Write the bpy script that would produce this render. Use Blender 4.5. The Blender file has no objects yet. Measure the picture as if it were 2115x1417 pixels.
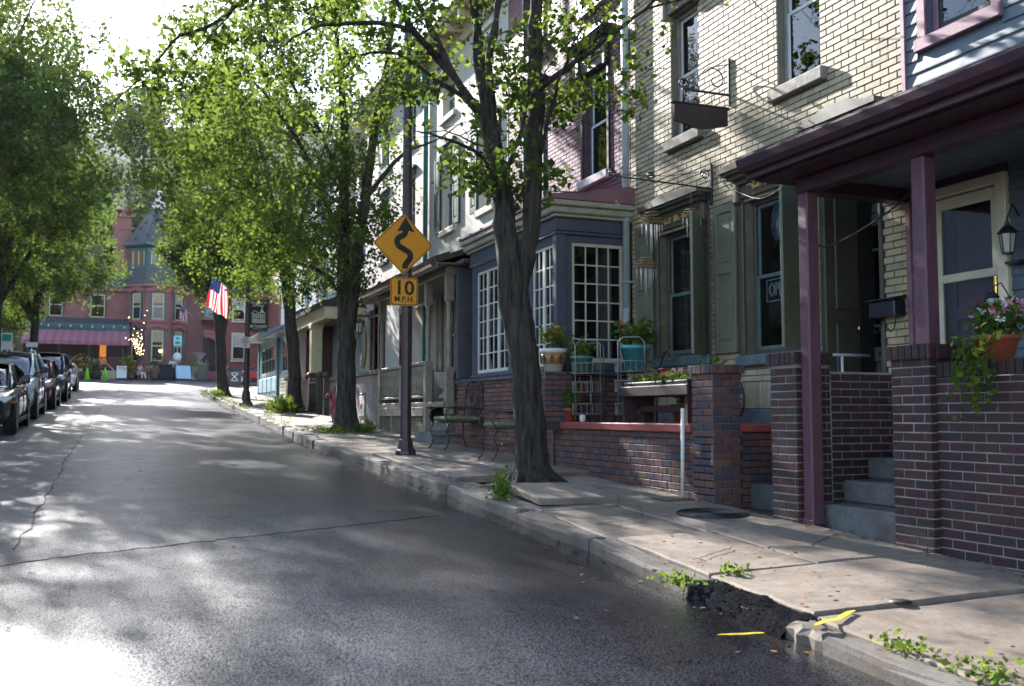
import bpy, bmesh, math, random
import numpy as np
from mathutils import Vector, Matrix, Euler
R = math.radians
random.seed(7); RNG = np.random.default_rng(7)
scene = bpy.context.scene
COL = scene.collection

# ------------------------------------------------------------------ camera
F_PX, CX, CY, EYE = 2056.0, 1057.5, 708.5, 1.5
PITCH = math.atan(147 / 2056); YAW = math.atan(822 / 2056 * math.cos(PITCH))
cam = bpy.data.cameras.new('camera'); cam.lens = 35.0; cam.sensor_width = 36.0
cam.clip_start = 0.05; cam.clip_end = 2000
cam.dof.use_dof = True; cam.dof.focus_distance = 11.0; cam.dof.aperture_fstop = 3.2
camo = bpy.data.objects.new('camera', cam); COL.objects.link(camo)
camo.location = (0, 0, EYE); camo.rotation_euler = (R(90) + PITCH, 0, -YAW)
scene.camera = camo

# ------------------------------------------------------------------ sky, sun, exposure
SUN_DIR = Vector((-0.20, 1.0, 0.545)).normalized()          # towards the sun
SUN_EL = math.asin(SUN_DIR.z); SUN_AZ = math.atan2(SUN_DIR.x, SUN_DIR.y)
world = bpy.data.worlds.new('World'); scene.world = world; world.use_nodes = True
wn = world.node_tree.nodes; wl = world.node_tree.links; wn.clear()
wo = wn.new('ShaderNodeOutputWorld'); wb = wn.new('ShaderNodeBackground'); sky = wn.new('ShaderNodeTexSky')
sky.sky_type = 'NISHITA'; sky.sun_disc = False; sky.sun_elevation = SUN_EL; sky.sun_rotation = SUN_AZ
sky.altitude = 200; sky.air_density = 1.0; sky.dust_density = 0.8; sky.ozone_density = 1.0
wb.inputs['Strength'].default_value = 0.15
wl.new(sky.outputs[0], wb.inputs[0]); wl.new(wb.outputs[0], wo.inputs[0])
sun = bpy.data.lights.new('sun', 'SUN'); sun.energy = 5.0; sun.angle = R(0.53); sun.color = (1.0, 0.96, 0.92)
suno = bpy.data.objects.new('sun', sun); COL.objects.link(suno)
suno.rotation_euler = SUN_DIR.to_track_quat('Z', 'Y').to_euler(); suno.location = (-20, 60, 60)
scene.view_settings.view_transform = 'Standard'; scene.view_settings.look = 'None'
scene.view_settings.exposure = 1.7; scene.view_settings.gamma = 1.0
scene.view_settings.use_curve_mapping = False
scene.render.engine = 'CYCLES'
scene.cycles.use_denoising = True
scene.cycles.max_bounces = 8; scene.cycles.transparent_max_bounces = 12
scene.cycles.diffuse_bounces = 4; scene.cycles.glossy_bounces = 4; scene.cycles.transmission_bounces = 6
scene.cycles.sample_clamp_indirect = 6.0
scene.cycles.caustics_reflective = False; scene.cycles.caustics_refractive = False

# ------------------------------------------------------------------ survey of the place
_fw = Vector((math.sin(YAW) * math.cos(PITCH), math.cos(YAW) * math.cos(PITCH), math.sin(PITCH)))
_rt = Vector((math.cos(YAW), -math.sin(YAW), 0)); _up = _rt.cross(_fw)
def ray(u, v): return _fw + _rt * ((u - CX) / F_PX) + _up * ((CY - v) / F_PX)
def at(u, v, X=None, Y=None):
    d = ray(u, v); t = X / d.x if X is not None else Y / d.y
    return Vector((d.x * t, d.y * t, EYE + d.z * t))
def base(Y): return 0.267 + 0.044 * min(Y, 40) + 0.052 * max(Y - 40, 0) - 0.04 * max(0, Y - 84) * 1.0
def zs(X, Y): return base(Y) + 0.02 * (X - 5.35)              # pavement
def zr(X, Y):                                                # road, cambered
    c = 0.02 * max(0.0, 3.7 - abs(X + 0.2))
    k = max(0.0, min(1.0, (Y - 56) / 8.0))
    return base(Y) - 0.14 + c * (1 - k) + 0.07 * k
def curb(Y):
    pts = [(-30, 3.2), (3.4, 3.25), (6.5, 3.4), (9, 3.5), (18, 3.4), (27, 3.62), (40, 3.95), (50, 4.15), (54, 4.4), (57, 4.75), (60, 5.5), (62.5, 6.8), (64, 8.6), (65.2, 12), (66, 60)]
    for (a, xa), (b, xb) in zip(pts, pts[1:]):
        if Y <= b: return xa + (xb - xa) * (Y - a) / (b - a)
    return 60.0
CAMP = Vector((0, 0, EYE))

# ------------------------------------------------------------------ mesh builder
class MB:
    def __init__(s): s.v = []; s.f = []; s.sm = []
    def add(s, vs, fs, smooth=False):
        o = len(s.v); s.v.extend([tuple(p) for p in vs]); s.f.extend([tuple(i + o for i in f) for f in fs]); s.sm.extend([smooth] * len(fs)); return s
    def box(s, x0, x1, y0, y1, z0, z1, c=0.0):
        x0, x1 = min(x0, x1), max(x0, x1); y0, y1 = min(y0, y1), max(y0, y1); z0, z1 = min(z0, z1), max(z0, z1)
        if c <= 0:
            vs = [(x, y, z) for z in (z0, z1) for y in (y0, y1) for x in (x0, x1)]
            return s.add(vs, [(0, 2, 3, 1), (4, 5, 7, 6), (0, 1, 5, 4), (2, 6, 7, 3), (0, 4, 6, 2), (1, 3, 7, 5)])
        c = min(c, (x1 - x0) * .45, (y1 - y0) * .45, (z1 - z0) * .45)
        vs = []; idx = {}
        P = ((x0, x1), (y0, y1), (z0, z1))
        for sx in (0, 1):
            for sy in (0, 1):
                for sz in (0, 1):
                    for ax in range(3):
                        q = []
                        for k, sg in enumerate((sx, sy, sz)):
                            val = P[k][sg]
                            if k != ax: val += c if sg == 0 else -c
                            q.append(val)
                        idx[(sx, sy, sz, ax)] = len(vs); vs.append(tuple(q))
        fs = []
        I = lambda a, b, d, ax: idx[(a, b, d, ax)]
        for sg in (0, 1):
            f = [I(sg, 0, 0, 0), I(sg, 1, 0, 0), I(sg, 1, 1, 0), I(sg, 0, 1, 0)]; fs.append(f if sg else f[::-1])
            f = [I(0, sg, 0, 1), I(0, sg, 1, 1), I(1, sg, 1, 1), I(1, sg, 0, 1)]; fs.append(f if sg else f[::-1])
            f = [I(0, 0, sg, 2), I(1, 0, sg, 2), I(1, 1, sg, 2), I(0, 1, sg, 2)]; fs.append(f if sg else f[::-1])
        for a in (0, 1):
            for b in (0, 1):
                f = [I(a, b, 0, 0), I(a, b, 0, 1), I(a, b, 1, 1), I(a, b, 1, 0)]; fs.append(f if (a == b) else f[::-1])
                f = [I(a, 0, b, 0), I(a, 0, b, 2), I(a, 1, b, 2), I(a, 1, b, 0)]; fs.append(f[::-1] if (a == b) else f)
                f = [I(0, a, b, 1), I(0, a, b, 2), I(1, a, b, 2), I(1, a, b, 1)]; fs.append(f if (a == b) else f[::-1])
                for d in (0, 1):
                    f = [I(a, b, d, 0), I(a, b, d, 1), I(a, b, d, 2)]; fs.append(f if (a + b + d) % 2 else f[::-1])
        return s.add(vs, fs)
    def tube(s, pts, r, n=8, cap=True, smooth=True):
        pts = [Vector(p) for p in pts]; m = len(pts)
        rs = r if isinstance(r, (list, tuple)) else [r] * m
        vs = []; up = None
        for i, p in enumerate(pts):
            t = (pts[min(i + 1, m - 1)] - pts[max(i - 1, 0)]); t = t.normalized() if t.length > 1e-9 else Vector((0, 0, 1))
            if up is None:
                up = Vector((0, 0, 1)) if abs(t.z) < .9 else Vector((1, 0, 0))
            a = t.cross(up); a = a.normalized() if a.length > 1e-6 else t.orthogonal().normalized(); b = a.cross(t).normalized(); up = b
            for k in range(n):
                an = 2 * math.pi * k / n; vs.append(p + (a * math.cos(an) + b * math.sin(an)) * rs[i])
        fs = [(i * n + k, (i + 1) * n + k, (i + 1) * n + (k + 1) % n, i * n + (k + 1) % n) for i in range(m - 1) for k in range(n)]
        s.add(vs, fs, smooth)
        if cap: 
            o = len(s.v) - m * n
            s.f.append(tuple(range(o, o + n))); s.sm.append(False)
            s.f.append(tuple(range(o + (m - 1) * n + n - 1, o + (m - 1) * n - 1, -1))); s.sm.append(False)
        return s
    def lathe(s, prof, c, n=16, smooth=True, ang0=0.0):
        vs = []; m = len(prof)
        for r, z in prof:
            for k in range(n):
                a = ang0 + 2 * math.pi * k / n; vs.append((c[0] + r * math.cos(a), c[1] + r * math.sin(a), c[2] + z))
        fs = [(i * n + k, i * n + (k + 1) % n, (i + 1) * n + (k + 1) % n, (i + 1) * n + k) for i in range(m - 1) for k in range(n)]
        fs2 = [tuple(range(n - 1, -1, -1)), tuple(range((m - 1) * n, m * n))]
        o = len(s.v); s.add(vs, fs, smooth)
        for f in fs2: s.f.append(tuple(i + o for i in f)); s.sm.append(False)
        return s
    def prism(s, poly, fn, a, b):
        # poly: list of 2D points; fn(p, q, d) -> 3D
        n = len(poly); vs = [fn(p, q, a) for p, q in poly] + [fn(p, q, b) for p, q in poly]
        fs = [tuple(range(n - 1, -1, -1)), tuple(range(n, 2 * n))] + [(i, (i + 1) % n, n + (i + 1) % n, n + i) for i in range(n)]
        return s.add(vs, fs)
    def quad(s, a, b, c, d): return s.add([a, b, c, d], [(0, 1, 2, 3)])
    def band(s, pts, w, fn, a, b):
        # flat ribbon of width w along 2D points, given thickness by fn(p,q,d)
        P = [Vector(p) for p in pts]; L = []; Rr = []
        ws = w if isinstance(w, (list, tuple)) else [w] * len(P)
        for i, p in enumerate(P):
            t = (P[min(i + 1, len(P) - 1)] - P[max(i - 1, 0)]).normalized(); nn = Vector((-t.y, t.x)) * ws[i] * .5
            L.append(p + nn); Rr.append(p - nn)
        n = len(P)
        vs = [fn(p.x, p.y, a) for p in L] + [fn(p.x, p.y, a) for p in Rr] + [fn(p.x, p.y, b) for p in L] + [fn(p.x, p.y, b) for p in Rr]
        fs = []
        for i in range(n - 1):
            fs += [(i, i + 1, n + i + 1, n + i), (2 * n + i, 3 * n + i, 3 * n + i + 1, 2 * n + i + 1), (i, 2 * n + i, 2 * n + i + 1, i + 1), (n + i, n + i + 1, 3 * n + i + 1, 3 * n + i)]
        fs += [(0, n, 3 * n, 2 * n), (n - 1, 3 * n - 1, 4 * n - 1, 2 * n - 1)]
        return s.add(vs, fs)

ROOT = {}
def mk_mesh(name, v, f, mat, sm=None):
    me = bpy.data.meshes.new(name); me.from_pydata(v, [], f)
    if sm is not None and any(sm): me.polygons.foreach_set('use_smooth', sm)
    if mat is not None: me.materials.append(mat)
    me.update(); return me
def part(name, mb, mat, parent=None, label=None, kind=None, fixn=True):
    off = ROOT.get(parent.name, Vector((0, 0, 0))) if parent is not None else Vector((0, 0, 0))
    v = [(p[0] - off.x, p[1] - off.y, p[2] - off.z) for p in mb.v]
    me = mk_mesh(name, v, mb.f, mat, mb.sm)
    if fixn:
        bm = bmesh.new(); bm.from_mesh(me); bmesh.ops.recalc_face_normals(bm, faces=bm.faces); bm.to_mesh(me); bm.free()
    o = bpy.data.objects.new(name, me); COL.objects.link(o)
    if parent is not None: o.parent = parent; ROOT[o.name] = off
    if label: o['label'] = label
    if kind: o['kind'] = kind
    return o
def thing(name, label, cat, loc=(0, 0, 0), rz=0.0, group=None, local=False):
    # an Empty at the base; parts given in world coordinates unless local
    o = bpy.data.objects.new(name, None); COL.objects.link(o); o.empty_display_size = .2
    o.location = loc; o.rotation_euler = (0, 0, rz); o['label'] = label; o['category'] = cat
    if group: o['group'] = group
    ROOT[o.name] = Vector((0, 0, 0)) if local else Vector(loc)
    return o
def single(name, mb, mat, label, cat, group=None, loc=None):
    if loc is not None:
        mb.v = [(p[0] - loc[0], p[1] - loc[1], p[2] - loc[2]) for p in mb.v]
    o = part(name, mb, mat); o['label'] = label; o['category'] = cat
    if loc is not None: o.location = loc
    if group: o['group'] = group
    return o
def struct(name, mb, mat, label=None, kind='structure'):
    o = part(name, mb, mat); o['kind'] = kind
    if label: o['label'] = label
    return o
def copy_thing(o, loc, rz=None, label=None):
    c = o.copy(); COL.objects.link(c); c.location = loc
    if rz is not None: c.rotation_euler = (0, 0, rz)
    if label: c['label'] = label
    for ch in list(o.children):
        k = ch.copy(); COL.objects.link(k); k.parent = c
        for g in list(ch.children):
            m = g.copy(); COL.objects.link(m); m.parent = k
    return c
def text(name, body, size, mat, parent, loc, rot, bold=0.0, ext=.002, align='CENTER', sx=1.0, shear=0.0, space=1.0, hollow=False):
    cu = bpy.data.curves.new(name, 'FONT'); cu.body = body; cu.size = size; cu.align_x = align; cu.align_y = 'CENTER'
    cu.extrude = ext; cu.offset = bold; cu.materials.append(mat); cu.space_character = space; cu.resolution_u = 3
    if hollow: cu.fill_mode = 'NONE'; cu.bevel_depth = .006; cu.bevel_resolution = 0; cu.extrude = 0
    tmp = bpy.data.objects.new(name, cu); me = bpy.data.meshes.new_from_object(tmp); bpy.data.objects.remove(tmp)
    if not me.materials: me.materials.append(mat)
    o = bpy.data.objects.new(name, me); COL.objects.link(o)
    if parent is not None:
        o.parent = parent; off = ROOT.get(parent.name, Vector((0, 0, 0))); o.location = Vector(loc) - off
    else: o.location = loc
    o.rotation_euler = rot; o.scale = (sx, 1, 1); return o

# ------------------------------------------------------------------ materials
MATS = {}
def nodes_of(m): m.use_nodes = True; return m.node_tree.nodes, m.node_tree.links
def srgb(h):
    h = h.lstrip('#'); c = [int(h[i:i + 2], 16) / 255 for i in (0, 2, 4)]
    return tuple(x / 12.92 if x <= .04045 else ((x + .055) / 1.055) ** 2.4 for x in c)
def mixrgb(n, l, fac, a, b, mode='MIX'):
    x = n.new('ShaderNodeMix'); x.data_type = 'RGBA'; x.blend_type = mode
    for sock, val in ((x.inputs[0], fac), (x.inputs[6], a), (x.inputs[7], b)):
        if hasattr(val, 'is_linked'): l.new(val, sock)
        elif isinstance(val, (tuple, list)): sock.default_value = (*val[:3], 1)
        else: sock.default_value = val
    return x.outputs[2]
def math_(n, l, op, a, b=None, c=None):
    x = n.new('ShaderNodeMath'); x.operation = op
    for i, val in enumerate((a, b, c)):
        if val is None: continue
        if hasattr(val, 'is_linked'): l.new(val, x.inputs[i])
        else: x.inputs[i].default_value = val
    return x.outputs[0]
def noise(n, l, vec, scale, detail=4, rough=.6, dist=0.0):
    x = n.new('ShaderNodeTexNoise'); x.inputs['Scale'].default_value = scale; x.inputs['Detail'].default_value = detail
    x.inputs['Roughness'].default_value = rough; x.inputs['Distortion'].default_value = dist
    if vec is not None: l.new(vec, x.inputs['Vector'])
    return x.outputs['Fac']
def ramp(n, l, fac, stops, interp='LINEAR'):
    x = n.new('ShaderNodeValToRGB'); x.color_ramp.interpolation = interp
    el = x.color_ramp.elements
    while len(el) > 1: el.remove(el[-1])
    el[0].position = stops[0][0]; el[0].color = (*stops[0][1][:3], 1)
    for p, c in stops[1:]:
        e = el.new(p); e.color = (*c[:3], 1)
    if fac is not None: l.new(fac, x.inputs[0])
    return x.outputs[0]
def coords(n, l, world=False):
    if world:
        return n.new('ShaderNodeNewGeometry').outputs['Position']
    tc = n.new('ShaderNodeTexCoord'); oi = n.new('ShaderNodeObjectInfo')
    v = n.new('ShaderNodeVectorMath'); v.operation = 'MULTIPLY_ADD'
    cmb = n.new('ShaderNodeCombineXYZ')
    for k in range(3): l.new(oi.outputs['Random'], cmb.inputs[k])
    l.new(cmb.outputs[0], v.inputs[0]); v.inputs[1].default_value = (37, 53, 71); l.new(tc.outputs['Object'], v.inputs[2])
    return v.outputs[0]
def bump(n, l, h, strength, dist=.01, prev=None):
    b = n.new('ShaderNodeBump'); b.inputs['Strength'].default_value = strength; b.inputs['Distance'].default_value = dist
    l.new(h, b.inputs['Height'])
    if prev is not None: l.new(prev, b.inputs['Normal'])
    return b.outputs[0]
def mat(name, col, rough=.6, var=.18, ns=5, bs=60, bump_=.15, metal=0.0, spec=.5, dirt=None, dirt_amt=.35, coat=0.0, world=False, stretch=None, bdist=.004):
    if name in MATS: return MATS[name]
    if isinstance(col, str): col = srgb(col)
    m = bpy.data.materials.new(name); n, l = nodes_of(m); p = n['Principled BSDF']
    vec = coords(n, l, world)
    if stretch:
        mp = n.new('ShaderNodeMapping'); mp.inputs['Scale'].default_value = stretch; l.new(vec, mp.inputs[0]); vec = mp.outputs[0]
    a = noise(n, l, vec, ns, 5, .65)
    lo = tuple(c * (1 - var * 1.6) for c in col); hi = tuple(min(1, c * (1 + var * 1.3)) for c in col)
    c = ramp(n, l, a, [(.25, lo), (.75, hi)])
    if dirt:
        d = srgb(dirt) if isinstance(dirt, str) else dirt
        f = noise(n, l, vec, ns * .6, 8, .75, .5)
        g = ramp(n, l, f, [(.5, (0, 0, 0)), (.68, (dirt_amt,) * 3)])
        c = mixrgb(n, l, g, c, d)
    l.new(c, p.inputs['Base Color'])
    rr = ramp(n, l, noise(n, l, vec, ns * 2.3, 3), [(.3, (max(0, rough - .1),) * 3), (.7, (min(1, rough + .1),) * 3)])
    l.new(rr, p.inputs['Roughness'])
    p.inputs['Metallic'].default_value = metal; p.inputs['Specular IOR Level'].default_value = spec
    p.inputs['Coat Weight'].default_value = coat; p.inputs['Coat Roughness'].default_value = .08
    if bump_ > 0:
        l.new(bump(n, l, noise(n, l, vec, bs, 6, .7), bump_, bdist), p.inputs['Normal'])
    MATS[name] = m; return m
def brick_mat(name, cols, rough=.75, var=.2, spec=.4, bump_=.5, stain=None):
    # one shade per brick, whether it is an object of its own or one island of a joined mesh
    m = bpy.data.materials.new(name); n, l = nodes_of(m); p = n['Principled BSDF']
    oi = n.new('ShaderNodeObjectInfo'); ge = n.new('ShaderNodeNewGeometry')
    r = math_(n, l, 'FRACT', math_(n, l, 'ADD', math_(n, l, 'MULTIPLY', oi.outputs['Random'], 17.31), ge.outputs['Random Per Island']))
    k = len(cols); c = ramp(n, l, r, [(i / k, srgb(x) if isinstance(x, str) else x) for i, x in enumerate(cols)], 'CONSTANT')
    pos = ge.outputs['Position']
    a = noise(n, l, pos, 14, 6, .7); c = mixrgb(n, l, 1.0, c, ramp(n, l, a, [(.25, (1 - var,) * 3), (.75, (1 + var * .6,) * 3)]), 'MULTIPLY')
    b2 = noise(n, l, pos, 1.3, 5, .7); c = mixrgb(n, l, 1.0, c, ramp(n, l, b2, [(.3, (.82,) * 3), (.7, (1.05,) * 3)]), 'MULTIPLY')
    if stain:
        f = ramp(n, l, noise(n, l, pos, 2.2, 8, .75), [(.56, (0, 0, 0)), (.72, (.6,) * 3)])
        c = mixrgb(n, l, f, c, srgb(stain))
    l.new(c, p.inputs['Base Color']); p.inputs['Roughness'].default_value = rough; p.inputs['Specular IOR Level'].default_value = spec
    h = noise(n, l, pos, 90, 6, .7); h2 = noise(n, l, pos, 25, 3, .6)
    l.new(bump(n, l, h, bump_ * .6, .004, bump(n, l, h2, bump_, .006)), p.inputs['Normal'])
    MATS[name] = m; return m
def glass_mat(name, tint=(.75, .8, .82), fres=1.5, rough=.02, dark=0.0):
    m = bpy.data.materials.new(name); n, l = nodes_of(m); n.remove(n['Principled BSDF']); out = n['Material Output']
    t = n.new('ShaderNodeBsdfTransparent'); t.inputs[0].default_value = (*tint, 1)
    g = n.new('ShaderNodeBsdfGlossy'); g.inputs['Roughness'].default_value = rough; g.inputs['Color'].default_value = (.95, .97, 1, 1)
    fr = n.new('ShaderNodeFresnel'); fr.inputs['IOR'].default_value = fres
    pos = n.new('ShaderNodeNewGeometry').outputs['Position']
    l.new(bump(n, l, noise(n, l, pos, 1.6, 2), .12, .02), g.inputs['Normal'])
    mx = n.new('ShaderNodeMixShader'); l.new(fr.outputs[0], mx.inputs[0]); l.new(t.outputs[0], mx.inputs[1]); l.new(g.outputs[0], mx.inputs[2])
    l.new(mx.outputs[0], out.inputs[0]); MATS[name] = m; return m
def leaf_mat(name, dark, light, trans, tfac=.5):
    m = bpy.data.materials.new(name); n, l = nodes_of(m); n.remove(n['Principled BSDF']); out = n['Material Output']
    ge = n.new('ShaderNodeNewGeometry'); r = ge.outputs['Random Per Island']
    c = ramp(n, l, r, [(0, dark), (.6, light), (.93, light), (1.0, tuple(x * 1.3 for x in light))])
    ct = ramp(n, l, r, [(0, tuple(x * .62 for x in trans)), (.7, trans), (1, (trans[0] * 1.35, trans[1] * 1.12, trans[2]))])
    d = n.new('ShaderNodeBsdfDiffuse'); l.new(c, d.inputs[0])
    t = n.new('ShaderNodeBsdfTranslucent'); l.new(ct, t.inputs[0])
    mx = n.new('ShaderNodeMixShader'); mx.inputs[0].default_value = tfac; l.new(d.outputs[0], mx.inputs[1]); l.new(t.outputs[0], mx.inputs[2])
    l.new(mx.outputs[0], out.inputs[0]); MATS[name] = m; return m
def emit_mat(name, col, s):
    m = bpy.data.materials.new(name); n, l = nodes_of(m); p = n['Principled BSDF']
    p.inputs['Base Color'].default_value = (*col, 1); p.inputs['Emission Color'].default_value = (*col, 1); p.inputs['Emission Strength'].default_value = s
    MATS[name] = m; return m

def asphalt():
    m = bpy.data.materials.new('asphalt'); n, l = nodes_of(m); p = n['Principled BSDF']
    pos = n.new('ShaderNodeNewGeometry').outputs['Position']
    vo = n.new('ShaderNodeTexVoronoi'); vo.inputs['Scale'].default_value = 150; l.new(pos, vo.inputs[0])
    vo2 = n.new('ShaderNodeTexVoronoi'); vo2.inputs['Scale'].default_value = 85; l.new(pos, vo2.inputs[0])
    big = noise(n, l, pos, .35, 5, .6); mid = noise(n, l, pos, 2.5, 6, .7)
    mp = n.new('ShaderNodeMapping'); mp.inputs['Scale'].default_value = (1.6, .07, 1); l.new(pos, mp.inputs[0])
    tracks = noise(n, l, mp.outputs[0], 1.0, 4, .6)
    c = ramp(n, l, vo2.outputs['Distance'], [(0, (.2, .205, .27)), (.28, (.062, .064, .088)), (.5, (.026, .027, .038)), (.9, (.007, .007, .011))])
    c = mixrgb(n, l, 1, c, ramp(n, l, big, [(.3, (.75,) * 3), (.7, (1.15,) * 3)]), 'MULTIPLY')
    c = mixrgb(n, l, 1, c, ramp(n, l, tracks, [(.35, (.8,) * 3), (.65, (1.2,) * 3)]), 'MULTIPLY')
    at_ = n.new('ShaderNodeAttribute'); at_.attribute_name = 'gutter'
    gs = math_(n, l, 'MULTIPLY', at_.outputs['Fac'], .3)
    gd = math_(n, l, 'ADD', at_.outputs['Fac'], math_(n, l, 'MULTIPLY_ADD', noise(n, l, pos, .9, 5, .65), .9, -.45))
    pt = ramp(n, l, noise(n, l, pos, .5, 2, .4, .6), [(.56, (1,) * 3), (.575, (.72,) * 3)])
    c = mixrgb(n, l, 1, c, pt, 'MULTIPLY')
    oil = ramp(n, l, noise(n, l, mp.outputs[0], 2.2, 6, .75), [(.55, (1,) * 3), (.75, (.55,) * 3)])
    c = mixrgb(n, l, 1, c, oil, 'MULTIPLY')
    wet_shade = ramp(n, l, math_(n, l, 'MULTIPLY', gd, .33), [(.02, (1,) * 3), (.3, (.75,) * 3), (.75, (0,) * 3)])  # kerb damp, widened into the road as painted shade and tree reflection
    film = ramp(n, l, gd, [(.0, (1,) * 3), (.16, (.7,) * 3), (.32, (0,) * 3)])
    c = mixrgb(n, l, wet_shade, c, mixrgb(n, l, 1, c, (.42, .41, .41), 'MULTIPLY'))
    c = mixrgb(n, l, ramp(n, l, gd, [(.0, (.5,) * 3), (.12, (0,) * 3)]), c, (.05, .04, .03))
    l.new(c, p.inputs['Base Color'])
    rg = ramp(n, l, mid, [(.3, (.4,) * 3), (.7, (.52,) * 3)])
    rg = mixrgb(n, l, wet_shade, rg, (.3,) * 3); rg = mixrgb(n, l, film, rg, (.03,) * 3)
    l.new(rg, p.inputs['Roughness']); l.new(ramp(n, l, vo2.outputs['Distance'], [(.12, (.95,) * 3), (.42, (.45,) * 3), (.6, (.06,) * 3)]), p.inputs['Specular IOR Level'])
    p.inputs['Coat Weight'].default_value = .32; p.inputs['Coat Roughness'].default_value = .3; p.inputs['Coat IOR'].default_value = 1.4
    h = math_(n, l, 'MULTIPLY_ADD', vo2.outputs['Distance'], 1.3, math_(n, l, 'MULTIPLY', vo.outputs['Distance'], .6))
    st = math_(n, l, 'MULTIPLY_ADD', film, -.97, 1.0)
    b = n.new('ShaderNodeBump'); b.inputs['Distance'].default_value = .0045; l.new(h, b.inputs['Height'])
    l.new(math_(n, l, 'MULTIPLY', st, .22), b.inputs['Strength']); b.invert = True
    l.new(b.outputs[0], p.inputs['Normal']); MATS['asphalt'] = m; return m

def concrete(name, col, rough=.8):
    m = bpy.data.materials.new(name); n, l = nodes_of(m); p = n['Principled BSDF']
    pos = n.new('ShaderNodeNewGeometry').outputs['Position']; oi = n.new('ShaderNodeObjectInfo')
    a = noise(n, l, pos, 1.1, 8, .7, .4); b = noise(n, l, pos, 9, 6, .75); f = noise(n, l, pos, 120, 3, .6)
    c = ramp(n, l, a, [(.28, tuple(x * .58 for x in col)), (.5, col), (.72, tuple(x * 1.22 for x in col))])
    c = mixrgb(n, l, 1, c, ramp(n, l, b, [(.35, (.78, .75, .72)), (.6, (1.05,) * 3)]), 'MULTIPLY')
    c = mixrgb(n, l, 1, c, ramp(n, l, f, [(.3, (.8,) * 3), (.7, (1.15,) * 3)]), 'MULTIPLY')
    c = mixrgb(n, l, 1, c, ramp(n, l, oi.outputs['Random'], [(0, (.84, .83, .82)), (1, (1.1, 1.07, 1.04))]), 'MULTIPLY')
    rust = ramp(n, l, noise(n, l, pos, .9, 8, .72, 1.2), [(.52, (0, 0, 0)), (.66, (.6,) * 3)])
    c = mixrgb(n, l, ramp(n, l, noise(n, l, pos, 3.5, 9, .8, .6), [(.54, (0, 0, 0)), (.66, (.5,) * 3)]), c, (.06, .052, .044))
    c = mixrgb(n, l, rust, c, (.13, .085, .05))
    sp = n.new('ShaderNodeTexVoronoi'); sp.inputs['Scale'].default_value = 11; l.new(pos, sp.inputs[0])
    c = mixrgb(n, l, ramp(n, l, sp.outputs['Distance'], [(.05, (.7,) * 3), (.12, (0,) * 3)]), c, (.03, .025, .02))
    l.new(c, p.inputs['Base Color']); p.inputs['Roughness'].default_value = rough; p.inputs['Specular IOR Level'].default_value = .35
    crack = n.new('ShaderNodeTexVoronoi'); crack.feature = 'DISTANCE_TO_EDGE'; crack.inputs['Scale'].default_value = .55; l.new(pos, crack.inputs[0])
    nb = bump(n, l, noise(n, l, pos, 70, 6, .75), .35, .005, bump(n, l, b, .35, .012))
    l.new(nb, p.inputs['Normal']); MATS[name] = m; return m

def bark(name, c0, c1):
    m = bpy.data.materials.new(name); n, l = nodes_of(m); p = n['Principled BSDF']
    tc = n.new('ShaderNodeTexCoord'); mp = n.new('ShaderNodeMapping'); mp.inputs['Scale'].default_value = (11, 11, 1.5); l.new(tc.outputs['Object'], mp.inputs[0])
    a = noise(n, l, mp.outputs[0], 1.7, 8, .75, .3); w = n.new('ShaderNodeTexVoronoi'); w.inputs['Scale'].default_value = 1.5; l.new(mp.outputs[0], w.inputs[0])
    c = ramp(n, l, a, [(.3, c0), (.7, c1)])
    moss = ramp(n, l, noise(n, l, tc.outputs['Object'], 1.7, 6, .7), [(.52, (0, 0, 0)), (.7, (.5,) * 3)])
    c = mixrgb(n, l, moss, c, (.07, .075, .025))
    c = mixrgb(n, l, 1, c, ramp(n, l, w.outputs['Distance'], [(.1, (.45,) * 3), (.5, (1.1,) * 3)]), 'MULTIPLY')
    l.new(c, p.inputs['Base Color']); p.inputs['Roughness'].default_value = .9; p.inputs['Specular IOR Level'].default_value = .2
    h = math_(n, l, 'ADD', a, math_(n, l, 'MULTIPLY', w.outputs['Distance'], .8))
    l.new(bump(n, l, h, 1.0, .055), p.inputs['Normal']); MATS[name] = m; return m

ASPHALT = asphalt()
SLAB = concrete('slab_concrete', (.24, .2, .162)); KERB = concrete('kerb_stone', (.165, .148, .13)); STEPC = concrete('step_concrete', (.17, .18, .19), .6)
CONC = concrete('base_concrete', (.25, .26, .26)); STUCG = concrete('grey_stucco', (.33, .31, .29))
BARK = bark('bark', (.012, .01, .009), (.105, .087, .072)); BARK2 = bark('bark_far', (.025, .021, .018), (.09, .075, .065))
LEAF = leaf_mat('leaf_near', (.022, .045, .014), (.05, .092, .022), (.2, .295, .045), .48)
LEAF2 = leaf_mat('leaf_left', (.024, .05, .02), (.055, .095, .032), (.19, .28, .05), .46)
LEAFH = leaf_mat('leaf_hill', (.03, .05, .02), (.06, .09, .03), (.13, .2, .04), .35)
LEAFP = leaf_mat('leaf_pot', (.035, .07, .02), (.09, .15, .03), (.25, .36, .05), .4)
GLASS = glass_mat('window_glass'); GLASSD = glass_mat('window_glass_dark', (.42, .44, .46), 1.75)
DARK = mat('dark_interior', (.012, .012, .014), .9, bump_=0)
CREAMB = brick_mat('cream_brick', ['#c2b294', '#baa98d', '#c6b79a', '#b0a38a', '#bdab8b', '#a89b83'], .6, .14, .4, .4, stain='#8d8470')
CREAMM = mat('cream_mortar', (.19, .165, .13), .9, .25)
MAUVEB = brick_mat('mauve_painted_brick', ['#7a4f5c', '#7d5260', '#754c59', '#805563'], .55, .14, .3, .6)
MAUVEM = mat('mauve_mortar', '#62434b', .55, .2)
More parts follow.
